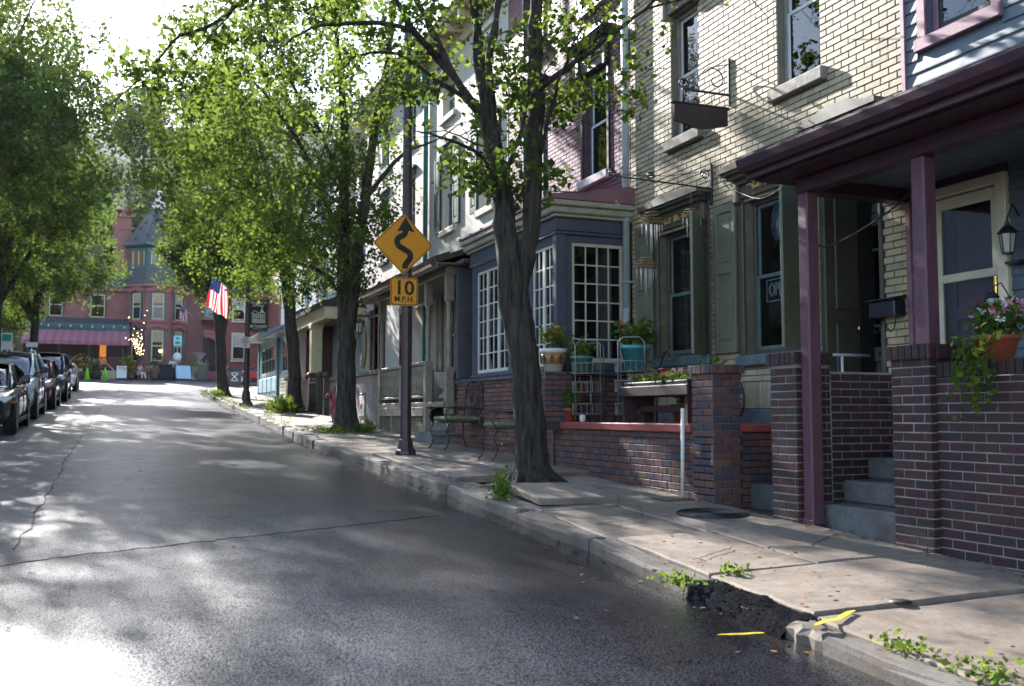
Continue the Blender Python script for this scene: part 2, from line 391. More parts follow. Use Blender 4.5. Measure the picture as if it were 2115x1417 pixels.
DARKB = brick_mat('dark_clinker_brick', ['#472b2b', '#402929', '#362a2d', '#44322f', '#462b2c', '#37282e', '#372e31', '#482b30', '#3d2c2c'], .6, .3, .4, .7, stain='#241c1c')
DARKM = mat('pale_mortar', (.33, .28, .265), .9, .3, 3, dirt=(.12, .1, .09), dirt_amt=.6)
TERRB = brick_mat('terrace_brick', ['#684749', '#6d4c4a', '#604346', '#664847', '#46464f', '#715440', '#6a494b', '#5b4145', '#664c4b', '#4d4a52'], .6, .22, .45, .45, stain='#3b3330')
TERRM = mat('terrace_mortar', (.055, .045, .045), .9, .3)
REDB = brick_mat('red_brick', ['#7e4a40', '#85513f', '#744239', '#8a5a4c', '#6c4038'], .7, .22, .4, .45)
PILM = mat('pillar_mortar', (.22, .19, .17), .9, .3)
# ------------------------------------------------------------------ bricks
def frust(L, H, D, c=.0035):
    # a brick with softened front arrises: front at -y
    a, b = L / 2, H / 2
    vs = [(-a, 0, -b), (a, 0, -b), (a, 0, b), (-a, 0, b), (-a, -D + c, -b), (a, -D + c, -b), (a, -D + c, b), (-a, -D + c, b),
          (-a + c, -D, -b + c), (a - c, -D, -b + c), (a - c, -D, b - c), (-a + c, -D, b - c)]
    fs = [(0, 4, 5, 1), (1, 5, 6, 2), (2, 6, 7, 3), (3, 7, 4, 0), (4, 8, 9, 5), (5, 9, 10, 6), (6, 10, 11, 7), (7, 11, 8, 4), (8, 11, 10, 9)]
    return np.array(vs), fs
_bm = {}
def course(org, ang, L, H, bl=.203, bh=.0575, j=.0102, openings=(), off=0.0, soldier=False, bond=.5, mind=.03):
    """bricks of a wall seen from outside: org = lower left corner, ang = heading of the wall to the right; openings in (u0,u1,v0,v1)."""
    out = []; ca, sa = math.cos(ang), math.sin(ang); row = 0; v = j / 2
    if soldier: bl, bh = bh, bl
    while v + bh * .6 < H:
        hh = min(bh, H - v - j / 4)
        u = -((row * bond + off) % 1.0) * (bl + j) + j / 2
        while u < L - .012:
            segs = [(max(u, .002), min(u + bl, L - .002))]
            for (a, b, c, d) in openings:
                if v + hh * .5 > c and v + hh * .5 < d:
                    ns = []
                    for p, q in segs:
                        if q <= a or p >= b: ns.append((p, q))
                        else:
                            if p < a: ns.append((p, a))
                            if q > b: ns.append((b, q))
                    segs = ns
            for p, q in segs:
                if q - p > mind:
                    m = (p + q) / 2
                    out.append((org[0] + ca * m, org[1] + sa * m, org[2] + v + hh / 2, q - p, hh, ang))
            u += bl + j
        v += bh + j; row += 1
    return out
def lay(groups, thingo, matl, D=.02, limit=300, jit=.0025):
    """groups: [(parent part, bricks)]: the largest in view are objects, the rest one joined part each."""
    allb = [(g, b) for g, (_, bl) in enumerate(groups) for b in bl]
    def sz(b):
        d = Vector((b[0], b[1], b[2] - EYE)); zc = d.dot(_fw)
        if zc < .5: return 0
        u = CX + F_PX * d.dot(_rt) / zc; w = CY - F_PX * d.dot(_up) / zc
        nx, ny = math.sin(b[5]), -math.cos(b[5])
        facing = -(d.x * nx + d.y * ny) / d.length
        if facing < .02 or u < -30 or u > 2150 or w < -30 or w > 1450: return facing * .01 / zc
        return b[3] * b[4] * max(.05, facing) / zc / zc * 100
    allb.sort(key=lambda t: -sz(t[1]))
    rest = {}
    for i, (g, b) in enumerate(allb):
        par = groups[g][0]; off = ROOT[par.name]
        dy = random.uniform(-jit, jit); an = b[5] + random.uniform(-.006, .006)
        if i < limit:
            key = (matl.name, round(D, 3), round(b[3], 2), round(b[4], 3)); 
            if key not in _bm:
                vs, fs = frust(key[2], b[4], D); _bm[key] = mk_mesh('brick', vs.tolist(), fs, matl)
            o = bpy.data.objects.new('brick', _bm[key]); COL.objects.link(o); o.parent = par
            nx, ny = math.sin(b[5]), -math.cos(b[5])
            o.location = (b[0] - off.x + nx * dy, b[1] - off.y + ny * dy, b[2] - off.z); o.rotation_euler = (random.uniform(-.01, .01), 0, an)
            o.scale = (b[3] / key[2], 1, 1)
        else: rest.setdefault(g, []).append((b, dy, an))
    for g, bs in rest.items():
        mb = MB()
        for b, dy, an in bs:
            vs, fs = frust(b[3], b[4], D); c, s_ = math.cos(an), math.sin(an)
            nx, ny = math.sin(b[5]) * dy, -math.cos(b[5]) * dy
            mb.add([(b[0] + nx + c * x - s_ * y, b[1] + ny + s_ * x + c * y, b[2] + z) for x, y, z in vs], fs)
        part('bricks', mb, matl, groups[g][0], kind='stuff', fixn=False)
STREET = -math.pi / 2     # heading of a street-facing wall (seen from the street, right is towards the camera)
def front_bricks(X, Y0, Y1, z0, z1, openings=(), **k):
    """street-facing wall; openings as (Ya, Yb, za, zb)"""
    Yh = max(Y0, Y1); L = abs(Y1 - Y0)
    op = [(Yh - max(a, b), Yh - min(a, b), c - z0, d - z0) for a, b, c, d in openings]
    return course((X, Yh, z0), STREET, L, z1 - z0, openings=op, **k)
def side_bricks(X0, X1, Y, z0, z1, **k):
    """wall facing the camera side (-Y)"""
    return course((X0, Y, z0), 0.0, X1 - X0, z1 - z0, **k)

# ------------------------------------------------------------------ walls with openings, street facing
def front_wall(mb, X, Y0, Y1, z0, z1, ops=(), reveal=.16):
    ys = sorted({Y0, Y1, *[o[0] for o in ops], *[o[1] for o in ops]}); zz = sorted({z0, z1, *[o[2] for o in ops], *[o[3] for o in ops]})
    ys = [y for y in ys if Y0 - 1e-6 <= y <= Y1 + 1e-6]; zz = [z for z in zz if z0 - 1e-6 <= z <= z1 + 1e-6]
    for a, b in zip(ys, ys[1:]):
        for c, d in zip(zz, zz[1:]):
            m, q = (a + b) / 2, (c + d) / 2
            if any(o[0] < m < o[1] and o[2] < q < o[3] for o in ops): continue
            mb.quad((X, b, c), (X, a, c), (X, a, d), (X, b, d))
    for a, b, c, d in ops:
        e = X + reveal
        mb.quad((X, a, c), (X, b, c), (e, b, c), (e, a, c)); mb.quad((X, a, d), (e, a, d), (e, b, d), (X, b, d))
        mb.quad((X, a, c), (e, a, c), (e, a, d), (X, a, d)); mb.quad((X, b, c), (X, b, d), (e, b, d), (e, b, c))
def shell(mb, X, Y0, Y1, z0, z1, depth=7.0):
    x1 = X + depth
    mb.quad((X, Y0, z0), (x1, Y0, z0), (x1, Y0, z1), (X, Y0, z1)); mb.quad((X, Y1, z0), (X, Y1, z1), (x1, Y1, z1), (x1, Y1, z0))
    mb.quad((x1, Y0, z0), (x1, Y1, z0), (x1, Y1, z1), (x1, Y0, z1)); mb.quad((X, Y0, z1), (x1, Y0, z1), (x1, Y1, z1), (X, Y1, z1))
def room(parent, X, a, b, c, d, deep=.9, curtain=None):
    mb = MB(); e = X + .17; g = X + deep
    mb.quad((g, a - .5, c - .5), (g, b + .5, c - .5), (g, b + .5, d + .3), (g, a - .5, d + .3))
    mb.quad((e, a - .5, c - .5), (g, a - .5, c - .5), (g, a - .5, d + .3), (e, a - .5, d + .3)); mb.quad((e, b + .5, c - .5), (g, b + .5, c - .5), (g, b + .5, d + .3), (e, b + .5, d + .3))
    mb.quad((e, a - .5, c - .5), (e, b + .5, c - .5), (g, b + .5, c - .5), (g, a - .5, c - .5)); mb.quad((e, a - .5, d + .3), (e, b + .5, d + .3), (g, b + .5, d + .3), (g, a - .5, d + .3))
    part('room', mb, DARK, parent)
def sash_window(house, X, a, b, c, d, fm, sm=None, rec=.10, fr=.06, cols=1, rows=1, split=.5, glass=None, sill=None, sillm=None, blind=None, trim=None):
    """double-hung window in the opening (a..b, c..d) of a wall at X; parts under house: window > sash, pane, sill"""
    sm = sm or fm; glass = glass or GLASSD
    mb = MB(); x0 = X + rec
    mb.box(x0, x0 + .06, a + .002, a + fr, c + .002, d - .002, .006); mb.box(x0, x0 + .06, b - fr, b - .002, c + .002, d - .002, .006)
    mb.box(x0 - .003, x0 + .06, a + fr, b - fr, d - fr, d - .002, .006); mb.box(x0 - .003, x0 + .06, a + fr, b - fr, c + .002, c + fr, .006)
    if trim:
        t = trim; x2 = X - .03
        mb.box(x2, X - .002, a - t, a, c - .003, d + t, .006); mb.box(x2, X - .002, b, b + t, c - .003, d + t, .006)
        mb.box(x2 - .006, X - .002, a - t - .01, b + t + .01, d + .002, d + t, .006); 
    w = part('window', mb, fm, house)
    zm = c + (d - c) * split; s = .042
    for lo, hi, dx in ((c + fr, zm + .02, .012), (zm - .02, d - fr, .036)):
        mb = MB(); y0, y1 = a + fr, b - fr; xx = x0 + dx
        mb.box(xx, xx + .022, y0, y0 + s, lo, hi, .004); mb.box(xx, xx + .022, y1 - s, y1, lo, hi, .004)
        mb.box(xx - .001, xx + .021, y0 + s, y1 - s, lo, lo + s, .004); mb.box(xx - .001, xx + .021, y0 + s, y1 - s, hi - s, hi, .004)
        for k in range(1, cols): yy = y0 + s + (y1 - y0 - 2 * s) * k / cols; mb.box(xx, xx + .018, yy - .009, yy + .009, lo + s, hi - s)
        for k in range(1, rows): zz = lo + s + (hi - lo - 2 * s) * k / rows; mb.box(xx + .002, xx + .017, y0 + s, y1 - s, zz - .009, zz + .009)
        part('sash', mb, sm, w)
        for i in range(cols):
            for k in range(rows):
                p0 = y0 + s + (y1 - y0 - 2 * s) * i / cols; p1 = y0 + s + (y1 - y0 - 2 * s) * (i + 1) / cols
                q0 = lo + s + (hi - lo - 2 * s) * k / rows; q1 = lo + s + (hi - lo - 2 * s) * (k + 1) / rows
                g = MB(); g.quad((xx + .01, p1, q0), (xx + .01, p0, q0), (xx + .01, p0, q1), (xx + .01, p1, q1)); part('pane', g, glass, w, fixn=False)
    if sill:
        mb = MB(); mb.box(X - sill, X + rec, a - .09, b + .09, c - .13, c - .001, .012); part('sill', mb, sillm or fm, w)
    if blind:
        mb = MB(); nn = 14; x = X + rec + .12
        for k in range(nn):
            y0 = a + (b - a) * k / nn; y1 = a + (b - a) * (k + 1) / nn; x1 = x + (.02 if k % 2 else -.02); x2 = x - (.02 if k % 2 else -.02)
            mb.quad((x1, y0, c + (d - c) * blind[1]), (x2, y1, c + (d - c) * blind[1]), (x2, y1, c + (d - c) * blind[2]), (x1, y0, c + (d - c) * blind[2]))
        part('curtain', mb, blind[0], w, fixn=False)
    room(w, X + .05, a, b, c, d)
    return w
def hood(house, X, a, b, z, m, om=None, over=.14, rise=.22, h=.3, proj=.2):
    rise *= .55
    """window hood with a low pediment: part hood > moulding, ornament"""
    mb = MB(); mid = (a + b) / 2
    def prof(o, zb):
        return [(a - o, zb), (a - o, zb + .05), (a - o + .12, zb + .06), (mid - .18, zb + rise), (mid + .18, zb + rise), (b + o - .12, zb + .06), (b + o, zb + .05), (b + o, zb)]
    mb.box(X - .05, X - .002, a - .06, b + .06, z - h * .25, z + h * .55, .008)
    mb.box(X - .1, X - .003, a - .1, a + .0, z - h * .45, z + h * .5, .02); mb.box(X - .1, X - .003, b - .0, b + .1, z - h * .45, z + h * .5, .02)
    hd = part('hood', mb, m, house)
    mb = MB(); zb = z + h * .55
    mb.prism(prof(over * .45, zb - .05)[:8], lambda p, q, t: (X - t, p, q), .0, proj * .45)
    mb.prism(prof(over * .7, zb + .012), lambda p, q, t: (X - t, p, q), .003, proj * .75)
    mb.prism(prof(over, zb + .06), lambda p, q, t: (X - t, p, q), .006, proj)
    mb.prism(prof(over + .02, zb + .095), lambda p, q, t: (X - t, p, q), .009, proj + .03)
    part('moulding', mb, m, hd)
    if om:
        mb = MB(); zo = z + h * .12; w = (b - a) * .36
        for sg in (-1, 1):
            pts = [(mid + sg * w * t, zo + .035 * math.sin(t * 8.5) + .05 * (1 - t)) for t in np.linspace(.05, 1, 18)]
            mb.band(pts, [.035 * (1.15 - .7 * t) for t in np.linspace(0, 1, 18)], lambda p, q, t: (X - t, p, q), .048, .075)
            pts = [(mid + sg * w * (.55 + .16 * math.cos(t)), zo + .01 + .05 * math.sin(t)) for t in np.linspace(-1, 4, 12)]
            mb.band(pts, .018, lambda p, q, t: (X - t, p, q), .05, .08)
        mb.prism([(mid - .05, zo - .03), (mid + .05, zo - .03), (mid + .03, zo + .12), (mid, zo + .15), (mid - .03, zo + .12)], lambda p, q, t: (X - t, p, q), .049, .085)
        part('ornament', mb, om, hd)
    return hd
def shutter(house, X, a, b, c, d, m, ang=0.0, hinge=None):
    """panelled wooden shutter flat on the wall at X: part shutter > shutter_panel (two)"""
    mb = MB(); t = .035; x1 = X - .012; x0 = x1 - t; st = min(.075, (b - a) * .22); zm = c + (d - c) * .56
    mb.box(x0, x1, a, a + st, c, d, .004); mb.box(x0, x1, b - st, b, c, d, .004)
    for z0, z1 in ((c, c + .12), (zm - .05, zm + .05), (d - .1, d)): mb.box(x0 + .001, x1, a + st, b - st, z0, z1, .003)
    panels = []
    for z0, z1 in ((c + .12, zm - .05), (zm + .05, d - .1)):
        p = MB(); p.box(x0 + .016, x1 - .004, a + st, b - st, z0, z1); p.box(x0 + .006, x0 + .017, a + st + .03, b - st - .03, z0 + .035, z1 - .035, .009); panels.append(p)
    if ang:
        hy = a if hinge == 'a' else b; ca, sa = math.cos(ang), math.sin(ang)
        for q in [mb] + panels:
            q.v = [(X - .012 + (x - X + .012) * ca - (y - hy) * sa, hy + (x - X + .012) * sa + (y - hy) * ca, z) for x, y, z in q.v]
    s = part('shutter', mb, m, house)
    for p in panels: part('shutter_panel', p, m, s)
    return s
# ------------------------------------------------------------------ foliage
def np_mesh(name, co, quads, matl):
    me = bpy.data.meshes.new(name); nv, nf = len(co), len(quads)
    me.vertices.add(nv); me.vertices.foreach_set('co', np.asarray(co, np.float32).ravel())
    k = quads.shape[1]
    me.loops.add(nf * k); me.loops.foreach_set('vertex_index', np.asarray(quads, np.int32).ravel())
    me.polygons.add(nf); me.polygons.foreach_set('loop_start', np.arange(0, nf * k, k, dtype=np.int32))
    me.update(calc_edges=True); me.validate()
    if matl: me.materials.append(matl)
    return me
def leaf_array(P, size, rng, droop=.35, width=.72, up=.6):
    n = len(P)
    d = rng.normal(size=(n, 3)); d[:, 2] -= droop; d /= np.linalg.norm(d, axis=1)[:, None]
    nn = rng.normal(size=(n, 3)) * .8; nn[:, 2] += up
    s = np.cross(d, nn); s /= (np.linalg.norm(s, axis=1)[:, None] + 1e-9); w = np.cross(s, d)
    L = (size * rng.uniform(.5, 1.35, n))[:, None]
    fold = w * L * .12
    b = P; t = P + d * L; m = P + d * L * .42
    l_ = m + s * L * width * .5 + fold; r_ = m - s * L * width * .5 + fold
    co = np.stack([b, l_, t, r_], axis=1).reshape(-1, 3)
    q = np.arange(n * 4).reshape(n, 4)
    return co, q
def foliage(name, P, size, matl, parent=None, rng=None, off=None, **k):
    rng = rng or RNG; P = np.asarray(P, float)
    if off is not None: P = P - np.array(off)
    co, q = leaf_array(P, size, rng, **k); me = np_mesh(name, co, q, matl)
    o = bpy.data.objects.new(name, me); COL.objects.link(o)
    if parent is not None: o.parent = parent
    return o
def smooth_line(pts, per=4):
    P = [np.array(p, float) for p in pts]; out = []
    for i in range(len(P) - 1):
        p0, p1, p2, p3 = P[max(i - 1, 0)], P[i], P[i + 1], P[min(i + 2, len(P) - 1)]
        for t in np.linspace(0, 1, per, endpoint=False):
            out.append(.5 * ((2 * p1) + (-p0 + p2) * t + (2 * p0 - 5 * p1 + 4 * p2 - p3) * t * t + (-p0 + 3 * p1 - 3 * p2 + p3) * t ** 3))
    out.append(P[-1]); return out
def tree(label, loc, stems, blobs, tips, leaves, lsize, seed, lm=None, bm_=None, group=None, extra=(), flare=1.35, twig=.0045, spread=.35, name='street_tree', zmin=None, nsides=7):
    """stems: polylines of (x,y,z,r) in world space; blobs: ellipsoids (x,y,z,rx,ry,rz,weight) the branch tips fill."""
    rng = np.random.default_rng(seed); rnd = random.Random(seed)
    root = thing(name, label, 'tree', loc, group=group)
    mbt = MB(); nodes = []; 
    for si, st in enumerate(stems):
        sm = smooth_line(st, 5)
        pts = [(p[0] + rnd.uniform(-.012, .012), p[1] + rnd.uniform(-.012, .012), p[2]) for p in sm]; rs = [float(p[3]) for p in sm]
        if si == 0:
            for i in range(len(rs)):
                h = pts[i][2] - loc[2]; rs[i] *= 1 + (flare - 1) * math.exp(-max(0, h) / .22)
        mbt.tube(pts, rs, 14 if rs[0] > .09 else nsides)
        for p, r in zip(pts, rs):
            if p[2] > loc[2] + 1.3: nodes.append((np.array(p[:3]), r))
    # irregular bark swellings
    mbt.v = [(x + .012 * math.sin(z * 9 + x * 31), y + .012 * math.sin(z * 7 + y * 29), z) for x, y, z in mbt.v]
    tr = part('trunk', mbt, bm_ or BARK, root, fixn=False)
    mbb = MB(); NP = [n[0] for n in nodes]; NR = [n[1] for n in nodes]
    W = np.array([b[6] for b in blobs], float); W /= W.sum(); T = []
    while len(T) < tips:
        b = blobs[rng.choice(len(blobs), p=W)]; u = rng.normal(size=3); u /= np.linalg.norm(u); u *= rng.uniform(.15, 1) ** .45
        q = np.array(b[:3]) + u * np.array(b[3:6])
        if zmin is None or q[2] > zmin: T.append(q)
    ax = np.array(stems[0][-1][:3]); T.sort(key=lambda q: np.linalg.norm(q - ax) + rng.uniform(0, .8))
    T = list(extra) + T; LP = []
    for ti, q in enumerate(T):
        if isinstance(q, tuple) and q[0] == 'path':
            path = smooth_line(q[1], 4); pts = [p[:3] for p in path]; rs = list(np.linspace(q[2], q[3], len(pts)))
        else:
            A = np.array(NP); dv = q - A; dist = np.linalg.norm(dv, axis=1)
            pen = dist + np.maximum(0, A[:, 2] + .25 * dist - q[2]) * 1.1
            i = int(np.argmin(pen)); p0 = A[i]; d = dist[i]; r0 = min(NR[i] * .62, .007 + .0095 * d)
            hor = (q - p0) * np.array([1, 1, 0]); c1 = p0 + hor * .3 + np.array([0, 0, .42 * d * rng.uniform(.3, 1)]); pts = []; ns = 5 if d > .5 else 3
            for t in np.linspace(0, 1, ns + 1):
                p = (1 - t) ** 2 * p0 + 2 * t * (1 - t) * c1 + t * t * q
                if 0 < t < 1: p = p + rng.normal(size=3) * .035 * d ** .5
                pts.append(p)
            rs = list(np.linspace(r0, twig, ns + 1))
        mbb.tube([tuple(p) for p in pts], rs, 4 if rs[0] < .02 else 6, cap=False)
        for p, r in zip(pts[1:], rs[1:]): NP.append(np.array(p)); NR.append(float(r))
        LP.append(np.array(pts))
    br = part('branches', mbb, bm_ or BARK, root, kind='stuff', fixn=False)
    per = leaves / len(LP); P = []; csz = 26
    for pts in LP:
        m = len(pts); k = rng.poisson(per * (1 if m < 9 else 3) / csz); 
        if k == 0: continue
        t = 1 - rng.uniform(0, .8, k) ** 1.2; f = t * (m - 1); i = np.clip(f.astype(int), 0, m - 2); g = (f - i)[:, None]
        cc = pts[i] * (1 - g) + pts[i + 1] * g + rng.normal(size=(k, 3)) * spread * .8 * np.array([1, 1, .75])
        kk = rng.poisson(csz * rng.uniform(.3, 1.7, k)); cc = np.repeat(cc, kk, 0); P.append(cc + rng.normal(size=cc.shape) * lsize * 1.15)
    P = np.concatenate(P); 
    cr = foliage('crown', P, lsize, lm or LEAF, root, rng, off=loc)
    return root
# ================================================================== ground, road, pavement
def sheet(xs, ys, fz):
    mb = MB(); n = len(xs)
    mb.v = [(x, y, fz(x, y)) for y in ys for x in xs]
    mb.f = [(j * n + i, j * n + i + 1, (j + 1) * n + i + 1, (j + 1) * n + i) for j in range(len(ys) - 1) for i in range(n - 1)]
    mb.sm = [True] * len(mb.f); return mb
xs = [-60, -30, -14, -9, -6, -4.4] + list(np.arange(-3.9, 2.9, .45)) + list(np.arange(2.9, 4.6, .1)) + [5, 6, 8, 12, 20, 35, 60]
ys = list(np.arange(-12, 70, .6)) + list(np.arange(70, 90, 2)) + [95, 101]
mb = sheet(xs, ys, lambda x, y: zr(x, y) + .004 * math.sin(x * 1.7 + y * .6))
road = struct('road', mb, ASPHALT)
at_ = road.data.attributes.new('gutter', 'FLOAT', 'POINT')
at_.data.foreach_set('value', [max(0.0, curb(y) - x) if y < 60 else 3.0 for x, y, z in mb.v])
def hill_z(x, y):
    h = base(min(y, 100)) - .6
    if y > 102: h += .6 + (y - 102) * .47 + 2.5 * math.sin(x * .05 + 1) * min(1, (y - 102) / 30)
    if x < -16 and y > 40: h += (-16 - x) * .35 * min(1, (y - 40) / 40)
    if x > 24 and y > 60: h += (x - 24) * .35 * min(1, (y - 60) / 40)
    return min(h, 62 + 4 * math.sin(x * .03))
SOIL = mat('soil', (.055, .042, .03), .95, .4, 8, 60, .6, bdist=.02)
struct('ground', sheet(list(range(-400, 401, 25)), list(range(-300, 101, 25)), lambda x, y: hill_z(x, y) if y > 0 else base(y * .2) - .7), SOIL)
struct('hill', sheet(list(range(-200, 201, 10)), list(range(100, 421, 10)), hill_z), mat('woodland_floor', (.05, .06, .025), .95, .4, .2, 6, .4))

# pavement: bed, kerbstones, slabs
PIT = [(9.75, 11.0), (19.9, 21.3), (29.4, 30.6), (45.0, 46.3)]
def wallx(Y):
    if Y < 12.2: return 5.44
    if Y < 17: return 5.5
    if Y < 28: return 5.52
    if Y < 36: return 5.75
    if Y < 48: return 6.2
    return 9.0
mb = MB()
yy = list(np.arange(-12, 64.1, 1.0))
for a, b in zip(yy, yy[1:]):
    ca, cb = curb(a), curb(b); wa = max(9.0, ca + 3); wb_ = max(9.0, cb + 3)
    z = lambda x, y: zs(min(x, 6.5), y) - .035
    mb.quad((ca + .03, a, z(ca, a)), (wa, a, z(wa, a)), (wb_, b, z(wb_, b)), (cb + .03, b, z(cb, b)))
    mb.quad((ca + .03, a, z(ca, a) - .25), (ca + .03, a, z(ca, a)), (cb + .03, b, z(cb, b)), (cb + .03, b, z(cb, b) - .25))
pave = struct('pavement', mb, SOIL)
def kslab(x00, x10, x01, x11, y0, y1, th, lift=0.0, tilt=0.0, c=.012, rough=.0):
    """slab with corners (x00,y0) (x10,y0) (x01,y1) (x11,y1), top following the pavement"""
    t = [zs(x00, y0), zs(x10, y0), zs(x01, y1), zs(x11, y1)]
    t = [q + lift + random.uniform(-tilt, tilt) for q in t]
    P = [(x00, y0), (x10, y0), (x11, y1), (x01, y1)]; T = [t[0], t[1], t[3], t[2]]
    cx = sum(p[0] for p in P) / 4; cy = sum(p[1] for p in P) / 4
    m = MB(); ring = []
    n = 5
    for i in range(4):
        p, q = P[i], P[(i + 1) % 4]; a, b = T[i], T[(i + 1) % 4]
        for k in range(n):
            f = k / n; j = random.uniform(-rough, rough) if 0 < k else 0
            x = p[0] + (q[0] - p[0]) * f; y = p[1] + (q[1] - p[1]) * f
            d = math.hypot(cx - x, cy - y); ring.append((x + (cx - x) / d * j, y + (cy - y) / d * j, a + (b - a) * f + random.uniform(-rough, rough) * .3))
    N = len(ring); vs = []
    for x, y, z in ring: vs.append((x, y, z - th))
    for x, y, z in ring: vs.append((x, y, z - c))
    for x, y, z in ring:
        d = math.hypot(cx - x, cy - y); vs.append((x + (cx - x) / d * c * 1.2, y + (cy - y) / d * c * 1.2, z))
    fs = [(i, (i + 1) % N, N + (i + 1) % N, N + i) for i in range(N)] + [(N + i, N + (i + 1) % N, 2 * N + (i + 1) % N, 2 * N + i) for i in range(N)] + [tuple(range(2 * N, 3 * N))]
    return m.add(vs, fs)
joints = [-2.4, -.6, .9, 2.2, 3.3, 4.45, 5.55, 6.95, 8.55, 9.75, 11.0, 11.75, 13.3, 14.9, 16.5, 18.2, 19.9, 21.3, 23, 24.7, 26.3, 28, 29.4, 30.6, 32.4, 34.2, 36, 38, 40, 42, 43.5, 45, 46.3, 48, 50, 52, 54, 56, 58, 60]
for a, b in zip(joints, joints[1:]):
    pit = any(abs(a - p[0]) < .01 for p in PIT); g = .011
    xa, xb = curb(a) + .215, curb(b) + .215; wa, wb2 = wallx((a + b) / 2), wallx((a + b) / 2)
    lift = random.uniform(-.008, .01)
    if abs(a - 11.0) < .01: lift = .05
    if a >= 11.7 and a < 14: lift = .03
    if pit:
        m = curb(a) + 1.45
        part('slab', kslab(m, wa, m, wb2, a + g, b - g, .08, lift, .008, rough=.01), SLAB, pave)
        part('slab', kslab(xa, xa + .2, xb, xb + .2, a + g, b - g, .08, 0, .01, rough=.012), SLAB, pave)
        continue
    if b - a < .9 or (4 < a < 5.4): cols = [1.0]
    elif random.random() < .45: cols = [random.uniform(.42, .58), 1.0]
    else: cols = [1.0]
    if abs(a - 5.55) < .01 or abs(a - 6.95) < .01: cols = [.46, 1.0]
    f0 = 0.0
    for f1 in cols:
        p0, p1 = xa + (wa - xa) * f0, xa + (wa - xa) * f1; q0, q1 = xb + (wb2 - xb) * f0, xb + (wb2 - xb) * f1
        part('slab', kslab(p0 + g, p1 - g, q0 + g, q1 - g, a + g, b - g, .08, lift + random.uniform(-.006, .006), .009, rough=.012), SLAB, pave); f0 = f1
# the slab heaved up by the tree root
tl = kslab(3.78, 4.62, 3.82, 4.7, 8.78, 9.72, .06, .075, .0, rough=.015)
tl.v = [(x, y, z + .05 * (y - 8.8) - .03 * (x - 3.8)) for x, y, z in tl.v]; part('slab', tl, SLAB, pave, 'pavement slab heaved up by the roots of the nearest tree')
y = -6.0; kl = 1.2; kerb = bpy.data.objects.new('kerb', None); COL.objects.link(kerb); kerb['kind'] = 'structure'; ROOT['kerb'] = Vector((0, 0, 0))
while y < 64:
    kl = random.choice([.9, 1.3, 1.6, 2.1]); y1 = y + kl
    if y < 4.42 < y1: y1 = 4.42
    if 4.41 < y < 5.4: y = 5.42; continue
    if y < 55:
        x0, x1 = curb(y), curb(y1)
        part('kerbstone', kslab(x0 + random.uniform(-.02, .02), x0 + .195, x1 + random.uniform(-.02, .02), x1 + .195, y + .012, y1 - .012, .3, random.uniform(-.012, .008), .012, c=.03, rough=.022), KERB, kerb)
    else:
        x0, x1 = curb(y), curb(min(y1, 66)); d = Vector((x1 - x0, y1 - y)).normalized(); nx, ny = d.y * .2, -d.x * .2
        m = MB(); zt = zs(x0, y); zu = zs(x1, y1)
        m.add([(x0, y, zt - .3), (x1, y1, zu - .3), (x1, y1, zu), (x0, y, zt), (x0 + nx, y + ny, zt), (x1 + nx, y1 + ny, zu)], [(0, 1, 2, 3), (3, 2, 5, 4)]); part('kerbstone', m, KERB, kerb)
    y = y1
# rough asphalt patch where a kerbstone is missing
PATCH = mat('asphalt_patch', (.016, .016, .018), .6, .5, 40, 55, 1.0, bdist=.012, spec=0.0)
m = MB(); n = 60; k = 22; rr = random.Random(3)
vs = []
for j in range(n + 1):
    Yp = 4.4 + .98 * j / n
    for i in range(k + 1):
        f = i / k; x = curb(Yp) - .06 + .34 * f * (1 - .45 * abs(j / n - .45)); e = min(1, f * 2.6) ** .8
        z = zr(curb(Yp), Yp) + e * (zs(x, Yp) - zr(curb(Yp), Yp) - .012) + rr.uniform(-.004, .004) * (1 if 0 < f else 0) + .006 * math.sin(Yp * 13 + x * 9) + .004 * math.sin(Yp * 31 - x * 23)
        vs.append((x, Yp, z))
m.add(vs, [(j * (k + 1) + i, j * (k + 1) + i + 1, (j + 1) * (k + 1) + i + 1, (j + 1) * (k + 1) + i) for j in range(n) for i in range(k)], True)
pt_ = struct('asphalt_patch', m, PATCH)
g = MB(); gr3 = np.random.default_rng(4)
for _ in range(500):
    Yp = gr3.uniform(4.38, 5.5); f = gr3.uniform(-.05, 1.0); x = curb(Yp) - .06 + .32 * f; e = min(1, max(0, f) * 2.6) ** .8
    z = zr(curb(Yp), Yp) + e * (zs(x, Yp) - zr(curb(Yp), Yp) - .012); r = gr3.uniform(.004, .0095); z -= .004
    v = gr3.normal(size=(6, 3)) * .25 + np.array([[1, 0, 0], [-1, 0, 0], [0, 1, 0], [0, -1, 0], [0, 0, .8], [0, 0, -.8]])
    g.add([(x + a * r, Yp + b * r, z + c * r) for a, b, c in v], [(0, 2, 4), (2, 1, 4), (1, 3, 4), (3, 0, 4), (2, 0, 5), (1, 2, 5), (3, 1, 5), (0, 3, 5)])
gs_ = part('gravel', g, brick_mat('patch_gravel', ['#1c1c1f', '#242427', '#17171a', '#2e2c2b'], .7, .2, .08, .3), pt_, fixn=False); gs_['kind'] = 'stuff'
